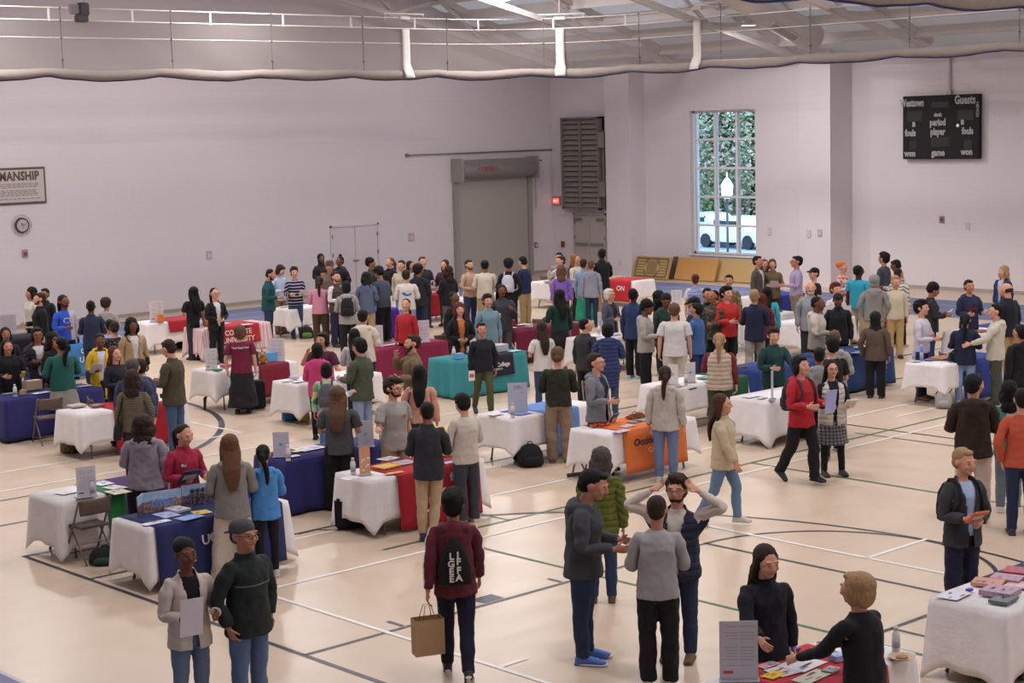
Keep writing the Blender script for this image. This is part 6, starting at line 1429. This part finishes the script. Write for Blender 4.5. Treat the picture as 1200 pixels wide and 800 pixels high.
PEOPLE = """530 574 1.76 180|vw w|messy k 2|hoodie:5d2430:arms|slim:1c1d33 26262a d8d4d4|bag=string:1a191c item=bag:a88a66:L|student in maroon hooded jacket, walking away with a brown paper bag
284 609 1.76 40|kk s|capback 4b4b50 2|jacket:232b29:line:6f7372|slim:5a6f92 a0a0a0|closed glasses build=1.06|man in dark green jacket, backward grey cap and glasses at the lower left
216 632 1.64 20|hh s|wrap 1a191d 4|jacket:cfc0b4+tee:1b1a1f|slim:6a7a94 a0a0a0|item=tall:d9d2d8:R|woman in cream jacket, black head wrap, looking right at the lower left
793 557 1.76 -10|HH s|messy b 1|vest:2a2d42+shirt:cbbdb4|slim:2a3450 5a4030|glasses beard=b build=1.05|man in navy padded vest, both hands behind his head
899.5 641 1.66 20|dr s|long b 1|jacket:1b1b24|slim:2c2c34 222222|closed head=10,12|young woman in black collared sweater, long brown hair, bottom right table
702 552 1.85 80|hh s|short k 2|hoodie:414347|slim:26364f 4a6fc0 d8d4d4|item=paper:dcd6d8:B lean=6 head=0,20 build=1.08|man in charcoal hooded jacket, blue shoes, reading papers
703 525 1.66 180|dd s|curly m 1|puffer:5f6428|slim:2c3a5e 5a3f30|head=30,0|woman in olive puffer jacket, wavy grey-brown hair, back turned
770 580 1.74 180|hh s|crop b 2|sweater:9d9a9d|trousers:1a1a20 c9c4c4|head=-8,10|man in light grey pullover, black trousers, back turned in the group of four
1004 671 1.66 -125|rr s|bob y 1|shirt:17171c|trousers:18181d 202020|lean=8 build=1.12|short-haired blond person in black top, leaning over the bottom right table
1131 526 1.74 35|lh s|short y 1|jacket:3a3a3e+shirt:a9bcdf|trousers:20243c 222222|bag=backpack:1d1d22 item=book:c4582c:R head=10,8|blond student in dark cardigan over light blue shirt, black backpack
1142 438 1.86 180|hh s|short k 1|hoodie:30231f|trousers:c4b2aa 25242a|head=-25,5 build=1.1|man in dark brown hoodie and pale trousers, back turned at the right
1183 447 1.68 180|hh s|curly k 1|jacket:c9c4be:split:3f7f70|slim:6f7f8c cfc9c9||person with dark curly hair in white jacket with teal, right edge
1198 455 1.78 -170|kk s|short k 1|sweater:b8533c|slim:26304c 26262a||person in rust orange sweater, navy trousers, cut by the right edge
268 509 1.7 175|hh a|long 5f402c 1|hoodie:84827f|wide:c9bbb0 b0a8a0|twist=8 build=1.04 head=6,8|woman with very long brown hair, grey hoodie and white trousers
308 521 1.53 -165|hh s|pony k 2|hoodie:4a86c8|leggings:1b1a20 c4c0c0|head=-20,12|girl in bright blue hoodie, black ponytail, at the left tables
217 498 1.64 25|hh s|pony b 1|jacket:9a2540|trousers:22222a 222222|closed item=folder:27305a:R head=15,15 print=#,-.07,d8d2d4,f,1.27|woman in raspberry jacket, hair tied back, behind the photo board
167 486 1.66 170|hd s|curly b 1|hoodie:8e8594|trousers:26222c 222222|build=1.15|woman in lilac-grey hooded jacket with brown hair, back turned
194 399 1.85 -125|hh s|short b 1|jacket:4a4234|slim:445a7a 2a2420|closed head=-10,25 item=card:d8d2d4:L|tall man in dark olive jacket and jeans, reading at the scarlet runner
71 395 1.70 -165|hh s|pony k 3|sweater:235a55|skirt:8b857f 2a2424|build=1.18 head=20,0|woman in dark teal sweater and mottled grey skirt
61 390 1.66 40|dd s|curly k 4|jacket:1b1a1e|slim:202028 222222|closed|woman with black curly hair, mostly hidden behind the teal sweater
43 384 1.70 10|cc s|bob k 3|puffer:2c2530+tee:cfc8cc|slim:2c3c62 222222|glasses build=1.08|woman with crossed arms, dark padded jacket over white top, glasses
6 384 1.66 10|dd s|long k 3|jacket:1d1b20+tee:d0702c|slim:202028 222222||woman in orange top and black jacket at the far left
8 398 1.62 15|hh s|long k 2|coat:17161a|slim:202028 222222|item=cup:c4a048:L closed build=1.1|woman in black coat with yellow cup at the left edge table
36 337 1.72 -60|kk s|curly k 2|sweater:c9c0b4|slim:202028 222222||person in cream top behind the bearded man in black suit
46 343 1.80 -75|dh s|short b 1|jacket:18171b|trousers:18181c 151515|closed beard=b|bearded man in black suit jacket, facing left at the far left
52 338 1.70 -30|dd s|short k 3|jacket:1c1b1f|slim:202028 222222|closed|person with short black hair behind the black suit
74 346 1.78 30|dh s|locs k 4|sweater:2b4fb8:split:a49fa4|trousers:1c1f30 222222|beard=k print=CU,.17,cfcbdc,f,1.26 build=1.08|man in half blue, half grey sweatshirt lettered CU
106 352 1.76 175|hh s|crop k 4|jacket:262c44|trousers:262c44 1b1b1b|closed|man in navy suit seen from behind at the far left
124 350 1.65 160|hh s|afro b 2|hoodie:9b9898|trousers:30323c 222222||person in light grey hoodie with curly brown hair, back turned, far left
128 374 1.60 -170|hh s|bun k 2|blouse:9fb0c8|trousers:202028 222222||person with black bun and light blue top behind the floral blouse
134 376 1.66 175|dd s|lowbun b 1|tee:1f1f2a:floral:b9a0a0|trousers:1f1f28 222222||woman in dark floral blouse, brown hair pinned up, back turned
154 373 1.70 20|dd s|curly k 4|jacket:a98f6c+tee:cfc8cc|trousers:222228 222222|bag=sling:222226 build=1.06|woman in tan jacket over white top, voluminous dark hair
117 392 1.64 5|hh s|bun k 4|coat:d3b02c+tee:cfcad2|slim:202028 222222|item=paper:b6b0c4:R head=0,18|woman in yellow raincoat looking down at a leaflet
134 406 1.64 35|dh s|long r 1|sweater:20202e|trousers:3a3436 222222|item=card:b8642c:L|auburn-haired woman in dark navy sweater beside the yellow raincoat
155 420 1.76 165|dd s|short m 1|hoodie:3b3d5a|slim:2a3350 222222|build=1.1|grey-haired man in indigo sweatshirt, back turned at the left
163 420 1.72 -150|dd s|short b 1|hoodie:44486a|slim:2a3350 222222||dark-haired person beside the man in indigo sweatshirt
154 434 1.68 172|dk s|curly b 1|sweater:58513f:thin:6b6350|slim:2b2b32 222222|bag=tote:1f1f23|woman in olive striped sweater, long brown hair, black handbag
226 336 1.66 -150|hd s|long k 2|tee:18181c|trousers:303036 222222|build=1.1|woman in black polo shirt, long black hair, back turned near the wall
251 337.5 1.68 30|ll s|pony k 1|jacket:18181c+tee:d0c8ca|trousers:18181c 222222|glasses|woman in black blazer and white shirt, hands clasped, near the wall
319.6 316 1.80 75|dh s|crop k 2|jacket:1d4a50|slim:2c3c5a 26262a|closed beard=k lean=4 head=0,22 item=phone:2a2a30:L|bearded man in teal jacket looking down near the wall
331 311.5 1.76 40|dh s|bob b 1|shirt:a9b8d0|trousers:7a6450 222222|head=10,30 item=card:c4c0cc:R|person in light blue shirt with long brown hair beside the teal jacket
344.5 313 1.76 10|hh s|messy b 1|sweater:20233a:stripes:b8b4c0|slim:33466a 222222|item=paper:d4d0d8:L|young man in navy sweater with white stripes near the wall
280.6 380.6 1.62 178|od s|bob l 1|tee:6d1f3a|longskirt:1f1e22 151515|build=1.12 print=Your_Best_Year,.052,d8c8d0,b,1.34|woman in maroon printed t-shirt and long black skirt, back turned
376 297.5 1.70 20|hh s|hijab 17161a 4|jacket:222024|trousers:202026 222222|closed item=card:c8702c:R|woman with black headscarf and black jacket by the double door
386 306.6 1.74 -15|dd s|fedora 4a3c36 2|coat:6a5a54|trousers:3a3030 222222|closed build=1.08|person in brown hat and taupe coat near the double door
398 300.5 1.72 -40|kk s|topbun k 4|puffer:1b1c22|slim:202028 222222|closed|person in black puffer jacket with hair tied on top, by the double door
374 324 1.66 175|hh s|pony b 2|sweater:c9869e|trousers:4a3428 222222|build=1.12|woman in pink sweater and brown trousers, back turned
393 318 1.78 40|lh s|short b 1|vest:4b403c+shirt:cfc8c6|trousers:2a2440 222222|beard=l closed|bearded man in brown vest over white shirt
405.6 330 1.72 180|hh s|bob k 2|hoodie:9a9798|trousers:1b1b20 d0cccc|bag=backpack:1c1c20 head=0,20|student in grey hoodie wearing a black backpack, back turned
434 303 1.72 80|hh s|afro k 3|jacket:35382c|slim:2c3040 222222|closed|person with round black curls and olive jacket near the double door
428 320 1.72 175|hh s|curly k 3|hoodie:56607a|trousers:a8906c 5a4a40|lean=10 head=20,20|student in slate blue hoodie and khaki trousers bending over the violet runner
442 314 1.80 -140|hh s|afro k 3|sweater:464c5e|trousers:18181c 5a5a60|lean=10 head=0,20|tall student in dark grey sweater and black trousers at the violet runner
457 302 1.72 -50|kk s|pony l 1|puffer:1c1c20|slim:2c3450 222222|closed|woman with light brown ponytail in black puffer jacket, near the far doors
470 305 1.76 -25|dd s|short b 1|jacket:b5a890|slim:6a7c9a 222222|closed|young man in beige jacket and light jeans behind the bird print
481 306 1.70 40|hd s|long k 2|shirt:c9c4c8|trousers:202028 222222||dark-haired woman in white shirt right of the beige jacket
475.6 316 1.78 178|hh s|short b 1|sweater:d0c9c6|slim:7a8cb0 c0bcbc|build=1.06 print=~,.4,2f62a8,b,1.2|man in white sweatshirt with blue bird print, back turned
490 310.6 1.80 165|hh s|afro k 3|hoodie:24262e|trousers:262e4a 222222|head=-15,0|tall person in dark hoodie and navy trousers, back turned, far centre
495 300.6 1.82 25|hd s|short m 1|sweater:282a30|trousers:26262e 222222||grey-haired man in dark sweater by the wall
521 304.5 1.70 -30|hh s|long b 1|jacket:3f2434|slim:222228 222222|closed item=card:d8d0d0:R|woman in plum jacket with long dark hair left of the roll-up door
525 312 1.70 -150|hh s|curly b 1|jacket:1c1d24|trousers:5f5c5c 222222|closed|woman in black jacket and grey trousers, back turned, left of the roll-up door
475.6 350 1.68 -30|dd s|pony k 1|sweater:a82830|trousers:18181e 222222|head=20,-5|woman in bright red sweater and black trousers glancing back
425 362.6 1.76 170|hh s|short k 1|hoodie:cfc4b4|trousers:1c1c22 222222|build=1.06|student in cream hoodie with black hair, back turned, centre left
415 385 1.64 178|hh s|long k 2|blouse:b8b4bc|slim:2a2a38 222222||woman with long dark hair half hidden behind the olive bomber jacket
420 397 1.74 -130|hh s|messy k 1|jacket:4a5040|slim:8797b4 30303a|closed head=-15,10 build=1.06|student in olive bomber jacket and pale jeans
377.6 390 1.64 -30|gf s|bob k 2|tee:4a2034|trousers:2a222a 222222|build=1.14|woman in plum short-sleeved shirt gesturing with one hand
371.5 402 1.60 170|hd s|bob k 2|hoodie:c9447c|leggings:17171c 17171c||student in bright pink hooded jacket, back turned
382 425 1.50 178|dg s|bob k 2|jacket:b06a50:patch|slim:4a6a9a 222222|closed bag=backpack:56565e|child in many-coloured patchwork jacket with raised arm
395 452 1.68 172|hh s|long l 1|tee:4a4a4e|wide:141418 141418|build=1.12|blond woman in charcoal t-shirt and wide black trousers, back turned
483.5 392.6 1.76 -75|hf s|short b 1|jacket:75644a|trousers:6a5a44 3a3028|closed beard=b|bearded man in khaki jacket touching his face beside the raspberry table
491 427.6 1.66 175|od s|long k 2|blouse:c4917c|slim:3a3a44 222222|bag=tote:4a4444|woman in peach blouse, long black hair, grey shoulder bag
461 443 1.76 35|dg s|messy b 1|tee:96938f|trousers:a89078 5a4434|glasses beard=b head=15,5 build=1.06 print=#,.07,c23a30,f,1.27|bearded man in light grey polo shirt with glasses, speaking at the crimson table
500 470.5 1.7 178|hh x|crop k 3|jacket:2b2d33|slim:b09a7c 20284a|closed head=8,0|student in dark jacket with green hood and khaki trousers, back turned
540 462.4 1.67 -150|hh s|messy k 1|sweater:c4bab0|trousers:3c3e48 c9c0bc|head=-10,25 item=folder:d4a838:L|student in cream sweater holding a yellow folder
549.5 304.5 1.78 35|ll s|short b 1|shirt:b88f7c:plaid:c4a592|slim:30395a 222222|beard=k|bearded man in peach checked shirt in front of the roll-up door
568 304.5 1.80 178|hh s|crop k 3|sweater:cbc0b0|trousers:a8906c 222222|build=1.12|man in cream sweater and khaki trousers, back turned, at the roll-up door
596 304 1.80 170|kk s|afro k 3|jacket:1b1b20|trousers:17171c 17171c|closed bag=backpack:b9b6c2|student with round black curls and a pale backpack, back turned
611 301 1.77 -130|hh s|short k 1|sweater:222a50|trousers:a8906c 1b1b20|head=-10,20 item=folder:b83040:L|student in royal navy sweater and khaki trousers, right of the pale backpack
587.5 333.7 1.72 10|ph s|long k 4|jacket:3a3b40|trousers:4a4a50 222222|closed build=1.12 item=cup:d0cccc:R|smiling woman in grey and black jacket holding a white cup
532 342 1.70 40|dd s|bun k 4|jacket:1b1c20|trousers:2a2c2c 222222|closed|woman with black hair pulled back, behind the orange dress
538 355 1.70 15|ll s|curly r 1|coat:17161a+tee:b86a34|skirt:b86a34 30241e||woman in orange dress under a long black cardigan
564 378 1.63 15|od w|short k 2|sweater:1d1f28|slim:4f4e38 2a2420|item=card:d8d2d2:R|young man in black sweater and olive trousers, walking with a card
655 296 1.76 -10|dd s|short k 1|shirt:8c8890|trousers:30303a 222222||dark-haired person at the back left of the white-shirted student
657 300 1.74 -60|hf s|short b 1|shirt:d0c8c6|trousers:30303a 222222||student in white shirt with hand raised to his mouth
674 298 1.72 55|dh s|long o 1|blouse:cfc4b8|trousers:3a3438 222222||woman with long strawberry blond hair in white blouse
684 303.6 1.68 160|dd s|short b 1|jacket:7f93b4|longskirt:2a9070 c8b0a0|closed|person in pale denim jacket and emerald green skirt
692.5 305 1.68 175|dd s|crop l 1|hoodie:8e90a0|slim:26324c 222222||student in blue-grey hoodie and dark jeans, back turned
657.5 311 1.68 178|dd s|curly l 1|blouse:7a5cb0|trousers:26222c 222222||woman in violet sweater with wavy light brown hair
655 339 1.70 -150|hd s|long k 1|blouse:183430|skirt:1b1a1e 8a6a5a|build=1.1|woman in dark green blouse and black skirt leaning over the far table
634.7 377 1.6 -160|hh s|long b 1|tee:d6cecc|slim:33436c c0bcc4|head=-20,10|young woman in white t-shirt and blue jeans, long brown hair
687 373 1.64 140|dd s|crop k 1|jacket:333438|trousers:1d1d22 222222|closed head=-30,5 build=1.08|dark-haired man in dark grey jacket, back turned, beside the long navy puffer
653 406 1.76 178|hh s|lowbun l 1|blouse:2c2e26|trousers:8f7a68 5a4a40|build=1.05|woman in dark olive sweater and taupe trousers, hair pinned low
698 414 1.78 60|dh s|short b 1|hoodie:72737c+tee:20203c|trousers:24242c 222222|glasses item=book:3a4a8a:L head=5,0|man in grey zip hoodie over navy shirt with glasses
705 291 1.88 -155|hh s|crop k 5|jacket:19191e|trousers:a8906c 222222|closed|tall man in black jacket and khaki trousers by the exit doors
714 338.6 1.64 50|hh s|bob w 1|hoodie:4a4c5c+tee:24242c|trousers:26262e 222222|glasses|grey-haired woman in blue-grey cardigan with glasses
742 337.5 1.80 155|dd s|crop k 5|jacket:27385c|trousers:17171c 8ab8d0|closed|man in steel blue jacket, black trousers and pale blue shoes
760 353 1.74 75|dh s|afro k 4|hoodie:a39c96|trousers:17171c 222222|head=0,15|student with round black hair in heather grey hoodie
773 341 1.70 100|dd s|curly k 4|jacket:26262a|trousers:1c1c22 222222|closed|person with dark curls behind the heather grey hoodie
781 345 1.76 15|dd s|beanie 17171b 4|hoodie:1d3834|trousers:1c1c22 222222|head=-10,20|man in dark green hoodie with black knitted cap
790 355 1.78 178|dd s|short l 1|tee:d2cccb|trousers:b8b0a4 222222|build=1.15|student in oversized white t-shirt and cream trousers, back turned
816 355 1.70 -120|hh s|short k 2|jacket:3f5f96|slim:2a3a62 222222|closed|person in mid blue jacket left of the black puffer
811 348.6 1.76 -125|hh s|cap 17171b 3|puffer:2f3034|slim:33507c 222222|closed head=0,20 build=1.08|person in dark grey puffer jacket and black cap, jeans
815 321 1.68 172|dd s|bun r 1|vest:8c94bc+tee:cfc6c6|trousers:30344a 222222||red-haired woman in white and lilac-blue top, hair in a bun
829 337.5 1.74 20|dd s|short k 2|jacket:1f1f24|trousers:1c1c22 222222|closed|dark-haired man in black left of the camouflage jacket
836 340 1.72 -40|hh s|crop k 3|jacket:39352c:camo:5a5442|trousers:1c1c22 222222|closed|close-cropped man in camouflage jacket behind the puffer jacket
851 336 1.78 40|hh s|messy k 1|hoodie:b83030|trousers:17171c 222222|item=card:c4c8c8:L build=1.08|student in bright red hoodie behind the cream vest
854 322 1.76 -5|dd s|short k 2|shirt:6a5a3c:camo:8a7a54|trousers:1c1c22 222222||man in patterned tan shirt behind the red hoodie
843 390 1.66 175|hd s|pony y 1|vest:b8a694+shirt:6d2430|trousers:36402c 3a3028|build=1.12 closed|blond woman in cream quilted vest with maroon sleeves
779 428.5 1.65 172|dd s|pony b 1|hoodie:b6ada6|slim:6679a0 c9c4c4|head=10,0 build=1.06|student in cream-grey hoodie and blue jeans before the orange runner
712 378 1.62 178|hh s|bob k 2|coat:323c68:puff|slim:3a4a66 2a3448|closed build=1.1|person in long navy quilted coat, back turned
846 462 1.65 75|dw w|long 46281e 1|jacket:c0b092|slim:66809f c8c0b8|closed bag=tote:bcae98 item=card:5a7ad0:L|auburn-haired woman in cream corduroy jacket, walking right
888 300 1.78 60|kd s|short k 2|jacket:504c48+tee:c9c4c4|trousers:30303a 222222||dark-haired man in grey jacket over white t-shirt by the wall
896 304 1.66 20|dd s|long l 1|jacket:5a4c3c|trousers:30303a 222222|closed|woman with dark blond hair half hidden beside the grey jacket
905 303.6 1.68 5|hh s|bob l 1|jacket:6d5c44|trousers:3a3430 222222|closed item=paper:c8c0d8:B|woman in brown jacket holding a white sheet near the wall
933.6 300 1.82 -75|hd s|short k 2|shirt:a494b8|trousers:80725c 222222|glasses build=1.08|man in lavender shirt and khaki trousers near the bright pilaster
954 314 1.74 -55|hd s|cap 17171b 1|tee:1b1b1f|trousers:202028 222222||man with black cap and black t-shirt near the pilaster
950 330 1.76 0|dd s|bald w 1|jacket:8c9098|trousers:30303a 222222|closed beard=w build=1.1|bald white-bearded man in light grey shirt
960 347.7 1.76 75|dh s|crop k 4|hoodie:bcb2a6:low:8f8578|trousers:17171c 222222|head=0,10 build=1.06|student in cream and taupe two-tone hoodie facing right
982 346 1.76 0|dd s|short k 4|jacket:1b1b20|trousers:1b1b20 222222|head=0,35 closed|young man in black looking down over the white display board
979 331.6 1.74 35|dd s|messy r 1|shirt:cfc8cc|trousers:30303a 222222||brown-haired young man in white shirt behind the display board
987 307 1.68 60|dh s|wrap c06a34 1|sweater:cfc0b8:camo:b04038|trousers:30303a 222222||woman with orange head wrap and red and white sweater
1006 310.6 1.78 150|dd s|crop k 5|tee:2f9ab4|trousers:a89a88 222222|build=1.16|man in turquoise polo shirt and beige trousers, back turned
1024.6 322 1.76 175|kk s|hijab 8b8784 2|hoodie:8b8784|trousers:a8906c 222222|build=1.08|person in grey hoodie with the hood up, khaki trousers
884 339 1.78 172|hh v|short y 1|jacket:222840|trousers:938a84 222222|closed|blond student in navy hooded jacket and grey trousers, back turned
893 344 1.6 178|hd s|long r 1|hoodie:6a1f2c|trousers:26262e 222222|item=card:c4c0d8:R|person in burgundy hoodie between the navy and turquoise tops
899 336 1.66 175|dd s|long k 2|sweater:3fa4b8|trousers:30303a 222222||woman in turquoise sweater with long dark hair, back turned
906.5 384.6 1.66 25|rh s|messy b 1|jacket:1d3c3a|trousers:3a3c46 26262a|closed head=-5,5 build=1.06|man in dark green zip jacket behind the plain white table
978 387 1.76 175|hh s|short l 1|hoodie:9a9694|trousers:9a9694 c9c4c4||student in grey hoodie and grey joggers behind the black t-shirt
975 394.6 1.76 -160|hh s|messy k 1|tee:1b1b20|trousers:1b1b24 c4c0c0||student with tousled black hair in black t-shirt, back turned
960 406.5 1.70 178|hh s|crop k 3|hoodie:86868a|slim:1b1b20 3a3a44||student in mid grey hoodie and black trousers behind the red hoodie
938 417 1.77 45|hh w|bob k 1|hoodie:a82430|trousers:18181d 17171a|bag=backpack:34343c item=tall:9aa0d0:L|student in red hoodie with dark backpack, walking in the right centre
974 422 1.65 20|hh a|long k 1|vest:c4bcb4+shirt:1b1b24|skirt:77737a:plaid:1c1c22 17171a|glasses boots item=book:c8bcc0:L|woman in cream vest, checked skirt, black tights and boots
1026 365 1.57 170|kd s|hijab 1a191d 2|jacket:5c4a42|trousers:1a191d 17171a|closed bag=sling:4a3c34 build=1.1|woman in brown blazer with black head covering, back turned
1036 296 1.84 -120|dd s|messy k 2|shirt:44454e|trousers:30303a 222222||tall man in dark grey shirt with black hair, right of the turquoise polo
1047.5 305 1.74 -110|hd s|short k 4|sweater:b8b4b4:stripes:2a2a30|trousers:26262e 222222|head=0,20|person in black and white top next to the tall man in dark grey
1053 314 1.74 150|dd s|crop b 2|sweater:cbc4bc:stripes:3a3440|trousers:17171c c0bcbc||person in cream sweater with thin dark stripes, black trousers
1050 323 1.74 10|dd s|short y 1|sweater:cbbfa8|trousers:b89a6c 222222|head=15,10|blond young man in cream knitted sweater and khaki trousers
1096 333 1.71 105|hh s|afro k 3|jacket:2a2a2e|slim:25345a 222222|closed item=phone:dcd8dc:L head=0,20|student with black curls and dark jacket reading his phone
1079.5 352 1.78 70|ch s|messy k 1|shirt:c4bcc8|slim:242e50 6a4a38||dark-haired man in white shirt, jeans and brown shoes at the right table
1135.6 328 1.76 25|hh s|short k 2|hoodie:262c48|trousers:a8906c 222222|item=phone:dcd8dc:L print=UVA,.10,b03048,f,1.22|student in navy hoodie with red letters, near the right wall
1176 312 1.64 -40|dd s|curly y 1|jacket:20305a+shirt:a8b4cc|trousers:30303a 222222||blond woman in navy blazer over light dress near the right wall
1177 331.6 1.82 -130|dd s|bald b 1|jacket:1c1e2c|trousers:a0845c 4a3828|closed head=10,15 build=1.1|balding man in navy blazer and khaki trousers at the right edge
1168 356 1.76 -85|rh s|short k 1|hoodie:c4bcb0|trousers:454b42 30303a||student in cream hoodie and grey-green trousers at the right
1131 367 1.6 178|hh s|pony k 2|jacket:20243c|slim:7f95bc b0a8a0|closed bag=sling:1c2038 build=1.08|woman in navy coat and pale jeans, long dark hair, back turned
1196 380 1.76 -140|dd s|short k 2|coat:17171b|trousers:17171b 17171a|closed|person in long black coat at the extreme right edge
571 345 1.74 20|dd s|messy b 1|jacket:6f8a98|trousers:a89a84 222222|closed|person in pale blue-green jacket half hidden behind the smiling woman"""
for _r in PEOPLE.split('\n'): person(_r)
